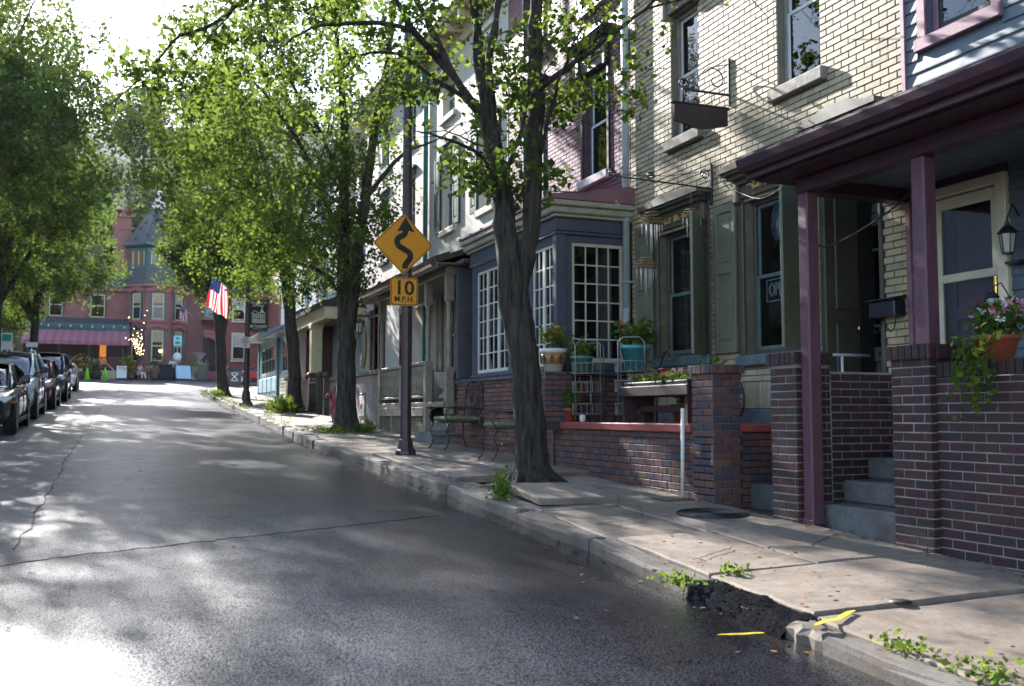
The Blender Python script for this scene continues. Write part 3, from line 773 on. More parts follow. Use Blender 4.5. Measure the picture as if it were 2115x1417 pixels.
# survey paint
YEL = mat('yellow_paint', (.6, .5, .03), .6, .3, 25, 60, .2, world=True)
def gpt(x, y, h, rd=False): return (x, y, (zr(x, y) if rd else zs(x, y)) + h)
m = MB(); A = [(2.98, 4.55), (3.05, 4.54), (3.12, 4.53), (3.2, 4.53), (3.26, 4.52)]
m.band(A, [.012, .028, .03, .028, .016], lambda p, q, d: gpt(p, q, d, True), .006, .0075)
part('paint_mark', m, YEL, road)
m = MB(); m.band([(3.36, 4.24), (3.44, 4.28), (3.5, 4.29), (3.56, 4.3), (3.62, 4.34), (3.7, 4.39), (3.76, 4.41)], [.02, .035, .036, .03, .036, .034, .015], lambda p, q, d: gpt(p, q, d), .009, .0105)
part('paint_mark', m, YEL, kerb)
# long crack across the carriageway and a lengthwise joint
CRK = mat('tar_crack', (.012, .012, .012), .7, .2)
def crack(pts, w):
    m = MB(); rr = random.Random(len(pts)); P = []
    for (a, b), (c, d) in zip(pts, pts[1:]):
        for t in np.linspace(0, 1, 26, endpoint=False): P.append((a + (c - a) * t + rr.uniform(-.03, .03), b + (d - b) * t + rr.uniform(-.03, .03)))
    P.append(pts[-1]); m.band(P, [w * rr.uniform(.3, 1.2) for _ in P], lambda p, q, d: gpt(p, q, d + .004 * math.sin(p * 1.7 + q * .6), True), .002, .005); part('crack', m, CRK, road)
crack([(-3.2, 6.15), (-1.5, 6.9), (.5, 7.9), (1.8, 8.5), (2.9, 9.15)], .014)
crack([(-.62, 8), (-.6, 16), (-.45, 28), (-.3, 44)], .016)
def pcrack(pts, w):
    m = MB(); P = []
    for (a, b), (c, d) in zip(pts, pts[1:]):
        for t in np.linspace(0, 1, 16, endpoint=False): P.append((a + (c - a) * t + random.uniform(-.018, .018), b + (d - b) * t + random.uniform(-.018, .018)))
    P.append(pts[-1]); m.band(P, [w * random.uniform(.2, 1.3) for _ in P], lambda p, q, d: gpt(p, q, d), .021, .023); part('crack', m, CRK, pave)
pcrack([(3.7, 5.9), (4.2, 6.2), (4.7, 6.0), (5.3, 6.4)], .008); pcrack([(4.3, 3.5), (4.8, 3.9), (5.4, 3.8)], .01); pcrack([(3.75, 7.5), (4.3, 7.7), (4.6, 8.3)], .007); pcrack([(4.0, 12.2), (4.6, 12.8), (5.3, 12.7)], .01)
# manhole cover
IRON = mat('cast_iron', (.055, .053, .055), .5, .3, 12, 80, .4, metal=.6)
def coverz(x, y): return zs(x, y)
m = MB(); c0 = (5.02, 7.72); z0 = zs(*c0) + .006
tb = lambda r, a: (c0[0] + r * math.cos(a), c0[1] + r * math.sin(a), zs(c0[0] + r * math.cos(a), c0[1] + r * math.sin(a)) + .012)
N = 40; rings = [(.0, 0), (.04, 0)] 
vs = [tb(0, 0)]; fs = []
prof = []
for i in range(12): prof += [(.03 + i * .024, .006), (.036 + i * .024, .0), (.048 + i * .024, .0), (.054 + i * .024, .006)]
prof.append((.325, .006)); prof.append((.327, -.04))
for r, h in prof:
    for k in range(N): p = tb(r, 2 * math.pi * k / N); vs.append((p[0], p[1], p[2] + h))
for i in range(len(prof) - 1):
    for k in range(N): fs.append((1 + i * N + k, 1 + i * N + (k + 1) % N, 1 + (i + 1) * N + (k + 1) % N, 1 + (i + 1) * N + k))
for k in range(N): fs.append((0, 1 + k, 1 + (k + 1) % N))
m.add(vs, fs); single('manhole_cover', m, IRON, 'round cast iron manhole cover in the pavement before the brick steps', 'manhole cover')
m = MB(); c1 = (4.14, 4.48)
m.lathe([(.0, .002), (.06, .002), (.062, -.01)], (c1[0], c1[1], zs(*c1) + .012), 20); single('valve_cover', m, mat('black_iron', (.015, .015, .015), .6), 'small black round valve cover in the pavement near the yellow paint', 'valve cover')
# left kerb and pavement beyond the parked cars
m = MB()
for a, b in zip(np.arange(-12, 74, 2.0), np.arange(-10, 76, 2.0)):
    za, zb = zr(-3.9, a) + .13, zr(-3.9, b) + .13
    m.quad((-3.9, a, za - .2), (-3.9, a, za), (-3.9, b, zb), (-3.9, b, zb - .2)); m.quad((-3.9, a, za), (-9.5, a, za + .08), (-9.5, b, zb + .08), (-3.9, b, zb))
struct('pavement', m, SLAB)
# fallen leaves and grit
P = []; 
for _ in range(420):
    Y = random.uniform(3, 18); X = wallx(Y) - .04 - abs(random.gauss(0, .07)); P.append((X, Y, zs(X, Y) + .022))
for _ in range(420):
    Y = random.uniform(2.5, 26) if random.random() < .75 else random.uniform(3, 40); X = random.uniform(curb(Y) + .02, wallx(Y) - .05); P.append((X, Y, zs(X, Y) + .022))
for _ in range(260):
    Y = random.uniform(3, 30); X = curb(Y) - abs(random.gauss(0, .18)) - .01; P.append((X, Y, zr(X, Y) + .012))
for _ in range(160):
    Y = random.uniform(4, 40); X = random.uniform(-3, 3.2); P.append((X, Y, zr(X, Y) + .014))
co, q = leaf_array(np.array(P), .04, RNG, droop=0, up=3); co[:, 2] = np.repeat(np.array(P)[:, 2], 4) + (co[:, 2] - np.repeat(np.array(P)[:, 2], 4)) * .25
DEAD = brick_mat('dead_leaves', ['#5a3a1c', '#7a4a1e', '#3d2a18', '#8a5a20', '#4a3320', '#a05a28'], .7, .2, .3, 0)
o = bpy.data.objects.new('fallen_leaves', np_mesh('fallen_leaves', co, q, DEAD)); COL.objects.link(o); o['kind'] = 'stuff'
# ================================================================== houses on the right
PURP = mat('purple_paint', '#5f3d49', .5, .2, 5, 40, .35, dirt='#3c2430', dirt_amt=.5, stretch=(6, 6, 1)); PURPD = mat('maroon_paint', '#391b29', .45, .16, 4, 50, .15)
PINKT = mat('pink_trim', '#8d6370', .5, .14, 5, 60, .15, dirt='#5c4048')
SLATEP = mat('slate_blue_paint', '#56626d', .45, .12, 4, 40, .12, dirt='#3c464c')
OLIVE = mat('olive_paint', '#4f4c40', .5, .14, 4, 50, .15, dirt='#38382a', dirt_amt=.3); SHUT = mat('shutter_green', '#6e705e', .5, .14, 4, 60, .15, dirt='#3e4338')
SILLG = mat('teal_grey_paint', '#55686a', .5, .2, 6, 60, .2, dirt='#8a8f88', dirt_amt=.3); GOLD = mat('gilt', '#b5985a', .45, .15, 20, 80, .1)
WHITE = mat('white_paint', '#d9d6cd', .45, .08, 5, 60, .12, dirt='#8a857a', dirt_amt=.3); IVORY = mat('ivory_paint', '#c9c3ae', .45, .08, 5, 60, .12, dirt='#857d68', dirt_amt=.3)
ALU = mat('white_metal_frame', '#cfd3d6', .35, .06, 5, 60, .05); STONE = mat('brown_stone', '#8c847a', .75, .2, 6, 60, .3, dirt='#4e4740')
BAYB = mat('bay_blue_paint', '#474c5a', .45, .12, 4, 50, .15, dirt='#2e3644', dirt_amt=.25); BLACKP = mat('black_paint', '#1d2127', .4, .2, 5, 50, .15)
TEALP = mat('teal_paint', '#3f7f86', .5, .16, 5, 50, .15, dirt='#2b5358'); BROWNP = mat('brown_paint', '#5a3d37', .5, .15, 5, 50, .15, dirt='#3c2824')
CREAMP = mat('cream_paint', '#c7ba97', .5, .08, 5, 50, .12, dirt='#8f8468'); TAUPE = mat('taupe_paint', '#8a8072', .55, .2, 7, 50, .25, dirt='#5a4c40', dirt_amt=.5)
STUC = mat('white_stucco', '#c6bfb5', .8, .06, 3, 70, .35, dirt='#a59c8c', dirt_amt=.3); BRASS = mat('brass', (.6, .38, .1), .25, .2, 10, 50, .05, metal=1)
REDLEDGE = mat('red_painted_concrete', '#9c4f49', .5, .16, 6, 60, .25, dirt='#4d3a3a', dirt_amt=.55); GALV = mat('galvanised_steel', (.36, .38, .4), .4, .2, 8, 50, .15, metal=.8)
DOWNP = mat('grey_painted_pipe', '#a9b0b4', .4, .1, 5, 50, .1); MOSSR = mat('mossy_shingle', '#3d3a30', .85, .35, 12, 40, .6, dirt='#5a5f2c', dirt_amt=.6)
SHING = mat('dark_shingle', '#2f2b2d', .8, .3, 20, 40, .5); WOODD = mat('weathered_dark_wood', '#37262a', .6, .3, 4, 40, .4, stretch=(6, 1, 6)); MAROON = mat('maroon_door', '#4d1f26', .4, .15, 5, 50, .1)
CURT = mat('curtain_cloth', '#7c6f6c', .9, .12, 8, 90, .2); CURTR = mat('red_brown_curtain', '#4f2f2d', .9, .15, 8, 90, .2); GREENSH = mat('dark_green_shutter', '#2f4a47', .5, .14, 5, 60, .15)

def clap(parent, X, Y0, Y1, z0, z1, m, ops=(), ex=.11, joined=False):
    z = z0; mbj = MB(); cache = {}
    while z < z1 - .02:
        segs = [(Y0, Y1)]
        for a, b, c, d in ops:
            if z + ex * .6 > c and z + ex * .4 < d:
                ns = []
                for p, q in segs:
                    if q <= a or p >= b: ns.append((p, q))
                    else:
                        if p < a: ns.append((p, a))
                        if q > b: ns.append((b, q))
                segs = ns
        for p, q in segs:
            pr = [(0.0, z), (.021, z), (.021, z + .012), (.006, z + ex + .012), (0.0, z + ex + .012)]
            mb = MB(); mb.prism(pr, lambda w, zz, t: (X - w - .001, t, zz), p, q)
            if joined: mbj.add(mb.v, mb.f)
            else: part('clapboard', mb, m, parent)
        z += ex
    if joined: part('clapboards', mbj, m, parent, kind='stuff')

# ---------------------------------------------------------------- house A: dark clapboards
A = thing('clapboard_house', 'dark blue clapboard house with pink window trim above the purple porch', 'house', (6.6, 4.0, .8))
opsA = [(5.93, 6.62, 1.32, 3.4), (5.93, 6.64, 4.84, 6.6), (5.9, 6.6, 3.52, 3.98)]
mb = MB(); front_wall(mb, 6.622, -3, 6.93, .3, 8.5, opsA); shell(mb, 6.622, -3, 6.93, .3, 8.5); part('wall', mb, SLATEP, A, fixn=False)
clap(A, 6.622, -3, 6.885, 1.33, 8.5, SLATEP, [(5.83, 6.74, 1.2, 4.06), (5.83, 6.75, 4.72, 6.7)], .115)
mb = MB(); mb.box(6.585, 6.64, 6.885, 6.935, 1.3, 8.5, .004); part('corner_board', mb, PINKT, A)
sash_window(A, 6.62, 5.93, 6.64, 4.84, 6.6, PINKT, BLACKP, rec=.06, trim=.1)
mb = MB(); mb.box(6.56, 6.64, 5.82, 6.76, 4.72, 4.838, .01); part('window_sill', mb, PINKT, A)
mb = MB()                                                  # transom over the door
mb.box(6.585, 6.66, 5.83, 5.93, 3.45, 4.03, .005); mb.box(6.585, 6.66, 6.6, 6.7, 3.45, 4.03, .005); mb.box(6.58, 6.66, 5.93, 6.6, 3.45, 3.53, .005); mb.box(6.58, 6.66, 5.93, 6.6, 3.95, 4.03, .005)
tw = part('transom', mb, PURPD, A); g = MB(); g.quad((6.64, 6.6, 3.53), (6.64, 5.93, 3.53), (6.64, 5.93, 3.95), (6.64, 6.6, 3.95)); part('pane', g, GLASSD, tw, fixn=False)
mb = MB(); mb.box(6.56, 6.66, 5.83, 5.93, 1.3, 3.447, .008); mb.box(6.56, 6.66, 6.62, 6.73, 1.3, 3.447, .008); mb.box(6.555, 6.66, 5.93, 6.62, 3.36, 3.447, .008)
df = part('door_frame', mb, IVORY, A)
mb = MB()
for a, b, c, d in ((5.94, 6.01, 1.34, 3.35), (6.54, 6.61, 1.34, 3.35), (6.01, 6.54, 3.25, 3.35), (6.01, 6.54, 2.62, 2.69), (6.01, 6.54, 1.34, 1.6)): mb.box(6.6, 6.63, a, b, c, d, .005)
dr = part('storm_door', mb, IVORY, A)
for c, d in ((1.6, 2.62), (2.69, 3.25)):
    g = MB(); g.quad((6.615, 6.54, c), (6.615, 6.01, c), (6.615, 6.01, d), (6.615, 6.54, d)); part('pane', g, GLASS, dr, fixn=False)
mb = MB(); mb.box(6.57, 6.6, 5.955, 5.985, 2.4, 2.62, .008); part('handle', mb, BRASS, dr)
mb = MB(); mb.box(6.74, 6.78, 5.9, 6.65, 1.3, 3.4); mb.box(6.7, 6.745, 5.95, 6.03, 1.3, 3.4, .01); mb.box(6.7, 6.745, 6.5, 6.6, 1.3, 3.4, .01); mb.box(6.7, 6.745, 6.03, 6.5, 2.3, 2.42, .01); part('inner_door', mb, PURP, A)
room(A, 6.7, 5.95, 6.6, 1.35, 3.35)
mb = MB(); mb.box(6.5, 6.6, 5.66, 5.8, 2.68, 2.7, .0); part('ledge', mb, BLACKP, A)

# ---------------------------------------------------------------- its brick porch
P_ = thing('brick_porch', 'dark brick porch with purple posts, concrete steps and a shed roof', 'porch', (5.45, 5.5, .5))
bw = MB(); bw.box(5.466, 5.68, -1, 5.512, .2, 1.757); pw = part('porch_wall', bw, DARKM, P_)
pil = []
for (x0, x1, y0, y1, zb, zt) in ((5.4, 5.78, 5.5, 5.88, .4, 1.9), (5.4, 5.76, 7.0, 7.36, .45, 1.93)):
    m = MB(); m.box(x0 + .007, x1 - .007, y0 + .007, y1 - .007, zb, zt); m.box(x0 - .012, x1 + .012, y0 - .012, y1 + .012, zt, zt + .1); pil.append(part('pillar', m, DARKM, P_))
m = MB(); m.box(5.757, 6.6, 7.018, 7.22, .4, 1.87); par = part('party_wall', m, DARKM, P_)
zg = zs(5.45, 5.7) - .04; g1 = zs(5.4, 7.2) - .04
gr_ = [(pw, front_bricks(5.478, 1.5, 5.5, .36, 1.757) + front_bricks(5.478, 1.5, 5.5, 1.757, 1.87, bl=.0575, bh=.105)),
       (pil[0], front_bricks(5.42, 5.5, 5.88, .42, 1.9) + side_bricks(5.4, 5.78, 5.518, .42, 1.9, off=.5) + front_bricks(5.39, 5.475, 5.905, 1.895, 2.005, bl=.0575, bh=.105) + side_bricks(5.375, 5.805, 5.49, 1.895, 2.005, bl=.0575, bh=.105)),
       (pil[1], front_bricks(5.42, 7.0, 7.36, .48, 1.93, off=.5) + side_bricks(5.4, 5.76, 7.018, .48, 1.93) + front_bricks(5.39, 6.975, 7.385, 1.925, 2.035, bl=.0575, bh=.105) + side_bricks(5.375, 5.785, 6.99, 1.925, 2.035, bl=.0575, bh=.105)),
       (par, side_bricks(5.78, 6.6, 7.03, .5, 1.88))]
lay(gr_, P_, DARKB, D=.02, limit=300)
m = MB(); m.box(5.7, 6.62, -1, 5.9, 1.2, 1.3, .01); part('porch_floor', m, STEPC, P_)
for k in range(4):
    x0 = 5.6 + k * .27; zb = zs(5.6, 6.4) - .1 if k == 0 else zs(5.6, 6.4) + .19 * k + .001
    m = MB(); m.box(x0, 6.63, 5.885, 7.0, zb, zs(5.6, 6.4) + .19 * (k + 1), .018); part('step', m, STEPC, P_)
m = MB(); m.box(5.44, 5.565, 6.86, 6.985, zs(5.5, 6.92) - .02, 3.4, .012); m.box(5.425, 5.58, 6.845, 6.99, zs(5.5, 6.92), zs(5.5, 6.92) + .05, .01); part('post', m, PURP, P_)
m = MB(); m.box(5.46, 5.585, 5.56, 5.69, 2.003, 3.4, .012); part('post', m, PURP, P_)
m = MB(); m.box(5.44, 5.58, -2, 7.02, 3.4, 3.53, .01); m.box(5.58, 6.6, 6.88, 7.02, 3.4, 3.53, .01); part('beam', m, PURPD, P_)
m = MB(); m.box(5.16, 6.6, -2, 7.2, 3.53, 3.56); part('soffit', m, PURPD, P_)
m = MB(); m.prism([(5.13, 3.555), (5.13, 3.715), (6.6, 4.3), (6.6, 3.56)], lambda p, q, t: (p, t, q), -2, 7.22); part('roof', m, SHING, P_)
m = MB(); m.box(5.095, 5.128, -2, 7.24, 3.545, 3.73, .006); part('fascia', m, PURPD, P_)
m = MB(); m.prism([(5.0, 3.70), (5.0, 3.715), (5.094, 3.715), (5.094, 3.60), (5.05, 3.60), (5.015, 3.64)], lambda p, q, t: (p, t, q), -2, 7.25); part('gutter', m, PURPD, P_)
for k in range(16):
    m = MB(); y = 7.05 - k * .22; m.box(5.06, 5.2, y - .1, y + .1, 3.722 + random.uniform(0, .01), 3.745 + random.uniform(0, .012), .003); part('shingle', m, SHING, P_)
ceil = MB()
for k in range(9): ceil.box(5.6 + k * .11, 5.7 + k * .11, -2, 6.87, 3.52, 3.5295)
part('ceiling_boards', ceil, SLATEP, P_, kind='stuff')

# ---------------------------------------------------------------- house B: cream brick shop house
B = thing('cream_brick_house', 'cream painted brick house with olive shutters and pedimented window hoods', 'house', (6.6, 9.5, 1.3))
W1 = (10.22, 11.33, 2.22, 3.86); W2 = (8.32, 9.42, 2.16, 3.92); W3 = (10.34, 10.98, 5.02, 6.65); W4 = (8.06, 8.76, 5.02, 6.65); DO = (7.24, 8.12, 1.4, 4.15)
opsB = [W1, W2, W3, W4, DO]
mb = MB(); front_wall(mb, 6.618, 6.936, 12.1, .5, 8.6, opsB, .14); shell(mb, 6.618, 6.936, 12.1, .5, 8.6); wl_ = part('wall', mb, CREAMM, B, fixn=False)
bop = [(a - .005, b + .005, c - .005, d + .005) for a, b, c, d in opsB] + [(8.2, 9.54, 2.02, 2.165), (10.1, 11.45, 2.1, 2.225), (10.24, 11.08, 4.88, 5.02), (7.96, 8.86, 4.88, 5.02)]
br1 = front_bricks(6.618, 6.94, 12.08, 1.86, 8.6, bop, j=.0105, off=.2)
br2 = front_bricks(6.618, 6.94, 12.08, 1.56, 1.86, [DO], soldier=True, bl=.29, j=.0095)
lay([(wl_, br1 + br2)], B, CREAMB, D=.018, limit=300, jit=.0015)
m = MB(); m.box(6.575, 6.63, 8.13, 12.08, 1.3, 1.555, .012); part('plinth', m, mat('blue_grey_concrete', '#5d6a70', .75, .22, 5, 60, .4, dirt='#8b9296'), B)
for (a, b, c, d), rows in ((W1, 1), (W2, 1)):
    w = sash_window(B, 6.6, a, b, c, d, OLIVE, SILLG, rec=.11, fr=.055, glass=GLASS)
    m = MB(); m.box(6.53, 6.68, a - .12, b + .12, c - .125, c - .003, .014); part('sill', m, SILLG, w)
    for y0, y1 in ((a - .1, a - .004), (b + .004, b + .1)): m = MB(); m.box(6.575, 6.64, y0, y1, c, d + .1, .01); part('casing', m, OLIVE, w)
hood(B, 6.6, W1[0], W1[1], 3.93, OLIVE, GOLD, over=.14, rise=.2, h=.24, proj=.2); hood(B, 6.6, W2[0], W2[1], 4.0, OLIVE, GOLD, over=.15, rise=.2, h=.25, proj=.22); hood(B, 6.6, DO[0] + .02, DO[1] - .02, 4.18, OLIVE, None, over=.12, rise=.24, h=.2, proj=.14)
for a, b, c, d in (W3, W4):
    w = sash_window(B, 6.6, a, b, c, d, STONE, ALU, rec=.09, fr=.05)
    m = MB(); m.box(6.525, 6.66, a - .1, b + .1, c - .14, c - .002, .012); part('sill', m, STONE, w)
hood(B, 6.6, W3[0], W3[1], 6.75, STONE, GOLD, over=.25, h=.3); hood(B, 6.6, W4[0], W4[1], 6.75, STONE, GOLD, over=.25, h=.3)
shutter(B, 6.58, 11.42, 11.86, 2.2, 4.0, SHUT); shutter(B, 6.58, 9.72, 10.2, 2.2, 3.88, SHUT, -.85, 'b'); shutter(B, 6.58, 9.52, 9.96, 2.2, 3.94, SHUT); shutter(B, 6.58, 7.86, 8.3, 2.16, 3.9, SHUT, -1.2, 'b')
# recessed door
m = MB()
m.box(6.585, 7.06, 8.04, 8.12, 1.42, 4.14, .01); m.box(6.585, 7.06, 7.24, 7.29, 1.42, 4.14, .01); m.box(6.59, 7.06, 7.29, 8.04, 4.05, 4.14, .01); m.box(7.0, 7.06, 7.29, 8.04, 3.5, 3.6, .01)
for y in (8.012,): m.box(6.7, 6.99, y, y + .027, 1.6, 2.4, .008); m.box(6.7, 6.99, y, y + .027, 2.55, 3.9, .008)
part('door_surround', m, OLIVE, B)
m = MB(); x0 = 6.99
for a, b, c, d in ((7.3, 7.41, 1.44, 3.49), (7.92, 8.03, 1.44, 3.49), (7.41, 7.92, 3.38, 3.49), (7.41, 7.92, 1.44, 1.62), (7.41, 7.92, 2.02, 2.16), (7.41, 7.92, 2.36, 2.385), (7.41, 7.92, 3.12, 3.145), (7.655, 7.68, 2.16, 3.38)): m.box(x0, x0 + .05, a, b, c, d, .005)
m.box(x0 + .02, x0 + .04, 7.41, 7.92, 1.6, 2.04); m.box(x0 + .008, x0 + .022, 7.47, 7.86, 1.68, 1.96, .01)
dr = part('door', m, OLIVE, B)
for a, b in ((7.41, 7.655), (7.68, 7.92)):
    for c, d in ((2.16, 2.36), (2.385, 3.12), (3.145, 3.38)):
        g = MB(); g.quad((x0 + .025, b, c), (x0 + .025, a, c), (x0 + .025, a, d), (x0 + .025, b, d)); part('pane', g, GLASSD, dr, fixn=False)
m = MB(); m.lathe([(.0, 0), (.03, .0), (.03, .008), (.014, .012), (.014, .03), (.032, .04), (.034, .06), (.02, .075), (0, .078)], (0, 0, 0), 14); m.v = [(x0 - z, 7.97 + x, 2.36 + y) for x, y, z in m.v]; part('handle', m, BRASS, dr)
m = MB(); m.lathe([(.0, 0), (.028, .0), (.028, .012), (.018, .02), (0, .02)], (0, 0, 0), 14); m.v = [(x0 - z, 7.97 + x, 2.56 + y) for x, y, z in m.v]; part('lock', m, BRASS, dr)
m = MB(); m.box(x0 - .008, x0 + .002, 7.5, 7.76, 2.06, 2.12, .004); part('letter_plate', m, BLACKP, dr)
g = MB(); g.quad((7.03, 8.04, 3.6), (7.03, 7.29, 3.6), (7.03, 7.29, 4.05), (7.03, 8.04, 4.05)); part('pane', g, GLASSD, B, fixn=False)
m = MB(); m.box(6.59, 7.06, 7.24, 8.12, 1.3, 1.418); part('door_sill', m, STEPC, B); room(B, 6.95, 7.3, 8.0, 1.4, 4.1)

# ---------------------------------------------------------------- terrace before house B
T = thing('brick_terrace', 'raised brick terrace with red painted ledge and square brick pillar', 'terrace', (5.4, 10.2, .7))
m = MB(); m.box(5.418, 5.6, 8.3, 12.1, .45, 1.31); tw_ = part('terrace_wall', m, TERRM, T)
m = MB(); m.box(5.6, 6.58, 8.45, 12.13, 1.22, 1.398); m.box(5.36, 5.66, 8.66, 12.1, 1.312, 1.402, .012); m.box(5.72, 6.58, 7.4, 8.449, 1.2, 1.397) if False else None
part('ledge', m, REDLEDGE, T)
m = MB(); m.box(5.418, 5.72, 8.298, 8.642, .45, 1.915); m.box(5.39, 5.745, 8.27, 8.67, 1.9, 1.985); pi_ = part('pillar', m, PILM, T)
m = MB(); m.box(5.72, 6.58, 8.32, 8.449, .45, 1.32); rw = part('return_wall', m, TERRM, T)
m = MB(); m.box(6.15, 6.58, 7.385, 8.31, 1.3, 1.398); m.box(5.7, 6.58, 8.29, 8.47, 1.322, 1.399, .01); part('landing', m, REDLEDGE, T)
lay([(tw_, front_bricks(5.42, 8.64, 12.08, .5, 1.31, bl=.168, bh=.0655, j=.009)),
     (pi_, front_bricks(5.42, 8.28, 8.66, .5, 1.9, bh=.06) + side_bricks(5.4, 5.74, 8.298, .5, 1.9, bh=.06, off=.5) + front_bricks(5.392, 8.255, 8.685, 1.895, 1.99, bl=.07, bh=.085) + side_bricks(5.375, 5.76, 8.272, 1.895, 1.99, bl=.07, bh=.085)),
     (rw, side_bricks(5.745, 6.58, 8.32, .5, 1.32))], T, TERRB, D=.02, limit=300)
DSTEP = mat('dark_green_stone', '#4e5554', .55, .25, 6, 60, .3, dirt='#30352f')
for k in range(3):
    zb = zs(5.8, 7.9); x0 = 5.82 + k * .26
    m = MB(); m.box(x0, 6.6, 7.39, 8.285, zb - .05 if k == 0 else zb + .2 * k + .002, zb + .2 * (k + 1), .014); part('step', m, DSTEP, T)
m = MB(); m.tube([(5.37, 12.02, .78), (5.37, 12.02, 1.98), (5.39, 12.03, 2.02), (5.44, 12.04, 2.03), (5.95, 12.06, 2.03)], .019, 10); m.tube([(5.95, 12.06, 1.4), (5.95, 12.06, 2.03)], .019, 10); m.lathe([(.045, 0), (.045, .012), (.02, .02)], (5.37, 12.02, .78), 12); part('handrail', m, GALV, T)
m = MB(); m.tube([(6.0, 7.62, 1.83), (6.3, 7.62, 2.06), (6.75, 7.62, 2.06)], .016, 8); m.tube([(6.42, 7.62, 1.4), (6.42, 7.62, 2.06)], .014, 8); part('handrail', m, ALU, T)

# ---------------------------------------------------------------- house C: mauve brick with the blue bay
C_ = thing('mauve_brick_house', 'mauve painted brick house with black hooded windows and a blue bay', 'house', (6.6, 14.4, .8))
V1 = (12.78, 13.58, 5.06, 6.72); V2 = (15.15, 15.95, 5.06, 6.72); V3 = (12.8, 13.58, 7.72, 9.1); V4 = (15.15, 15.95, 7.72, 9.1)
opsC = [V1, V2, V3, V4]
mb = MB(); front_wall(mb, 6.62, 12.1, 16.75, 4.2, 10.3, opsC, .16); shell(mb, 6.62, 12.1, 16.75, .5, 10.3); wc = part('wall', mb, MAUVEM, C_, fixn=False)
sills = [(a - .1, b + .1, c - .13, c) for a, b, c, d in opsC]
lay([(wc, front_bricks(6.62, 12.1, 16.75, 4.4, 10.3, opsC + sills, j=.008))], C_, MAUVEB, D=.012, limit=300, jit=.001)
for k, (a, b, c, d) in enumerate(opsC):
    w = sash_window(C_, 6.61, a, b, c, d, BAYB, ALU, rec=.09, fr=.05)
    m = MB(); m.box(6.52, 6.66, a - .1, b + .1, c - .13, c - .002, .012); part('sill', m, mat('chipped_white_sill', '#b9aeb0', .6, .2, 14, 60, .3, dirt='#3a3638', dirt_amt=.6), w)
    for y0, y1 in ((a - .075, a - .003), (b + .003, b + .075)): m = MB(); m.box(6.58, 6.64, y0, y1, c, d, .008); part('casing', m, BLACKP if k != 1 else BAYB, w)
    hood(C_, 6.61, a, b, d + .08, BLACKP, WHITE, over=.2, rise=.2, h=.42, proj=.2)
m = MB(); m.box(6.3, 6.7, 12.08, 16.77, 10.25, 10.5, .02); m.box(6.42, 6.7, 12.08, 16.77, 10.05, 10.25, .02); part('cornice', m, BLACKP, C_)
# bay base
m = MB(); m.box(5.52, 6.62, 12.17, 16.95, .5, 2.02); bb = part('bay_base', m, TERRM, C_)
m = MB(); m.box(5.46, 6.62, 12.1, 15.62, 2.02, 2.08, .01); m.box(5.48, 6.0, 15.62, 17.0, 2.02, 2.09, .01); part('bay_sill', m, BAYB, C_)
REDD = brick_mat('bay_base_brick', ['#76524f', '#7d5951', '#6f4c4b', '#835f58', '#6d4c4e', '#775a52'], .7, .22, .4, .45)
bb2 = bpy.data.objects.new('bay_brickwork', None)
lst = front_bricks(5.52, 12.16, 16.95, .62, 2.02) + side_bricks(5.5, 6.6, 12.17, 1.4, 2.02)
_sv = ROOT[bb.name]; lay([(bb, lst)], C_, REDD, D=.018, limit=220)
bpy.data.objects.remove(bb2)
# bay walls
FW = [(12.27, 13.02, 2.16, 3.82), (13.2, 13.82, 2.16, 3.82), (13.95, 15.36, 2.16, 3.82)]
m = MB(); front_wall(m, 5.5, 12.15, 15.58, 2.08, 4.1, FW, .1)
x0, x1 = 5.72, 6.52
for a, b, c, d in ((5.5, x0, 2.08, 4.1), (x1, 6.62, 2.08, 4.1), (x0, x1, 3.84, 4.1), (x0, x1, 2.08, 2.2)): m.box(a, b, 12.15, 12.23, c, d) if True else None
m.quad((5.5, 15.58, 2.08), (6.62, 15.58, 2.08), (6.62, 15.58, 4.1), (5.5, 15.58, 4.1)); part('bay', m, BAYB, C_)
m = MB()
for z0, z1, o in ((3.98, 4.16, .03), (3.93, 3.97, .045), (2.09, 2.13, .03)): m.box(5.5 - o, 6.615, 12.15 - o, 15.6, z0, z1, .008)
m.box(5.47, 5.62, 12.12, 12.24, 2.13, 3.93, .01); m.box(6.55, 6.61, 12.12, 12.2, 2.13, 3.93, .008); part('bay_moulding', m, BAYB, C_)
m = MB(); m.box(5.42, 6.615, 12.06, 15.66, 4.16, 4.2, .01); m.box(5.37, 6.615, 12.02, 15.7, 4.205, 4.3, .02); m.box(5.32, 6.615, 11.98, 15.72, 4.3, 4.38, .015); part('bay_cornice', m, mat('weathered_cornice', '#a69f8c', .55, .14, 5, 60, .2, dirt='#6b6455', dirt_amt=.5), C_)
m = MB(); m.prism([(5.3, 4.385), (5.3, 4.41), (6.6, 4.62), (6.6, 4.385)], lambda p, q, t: (p, t, q), 11.97, 15.73); part('bay_roof', m, mat('mauve_metal_roof', '#8a626b', .35, .14, 5, 30, .2), C_)
for k in range(8):
    m = MB(); y = 12.0 + k * .53; m.prism([(5.3, 4.41), (5.3, 4.435), (6.58, 4.64), (6.58, 4.615)], lambda p, q, t: (p, t, q), y - .01, y + .01); part('roof_seam', m, MATS['mauve_metal_roof'], C_)
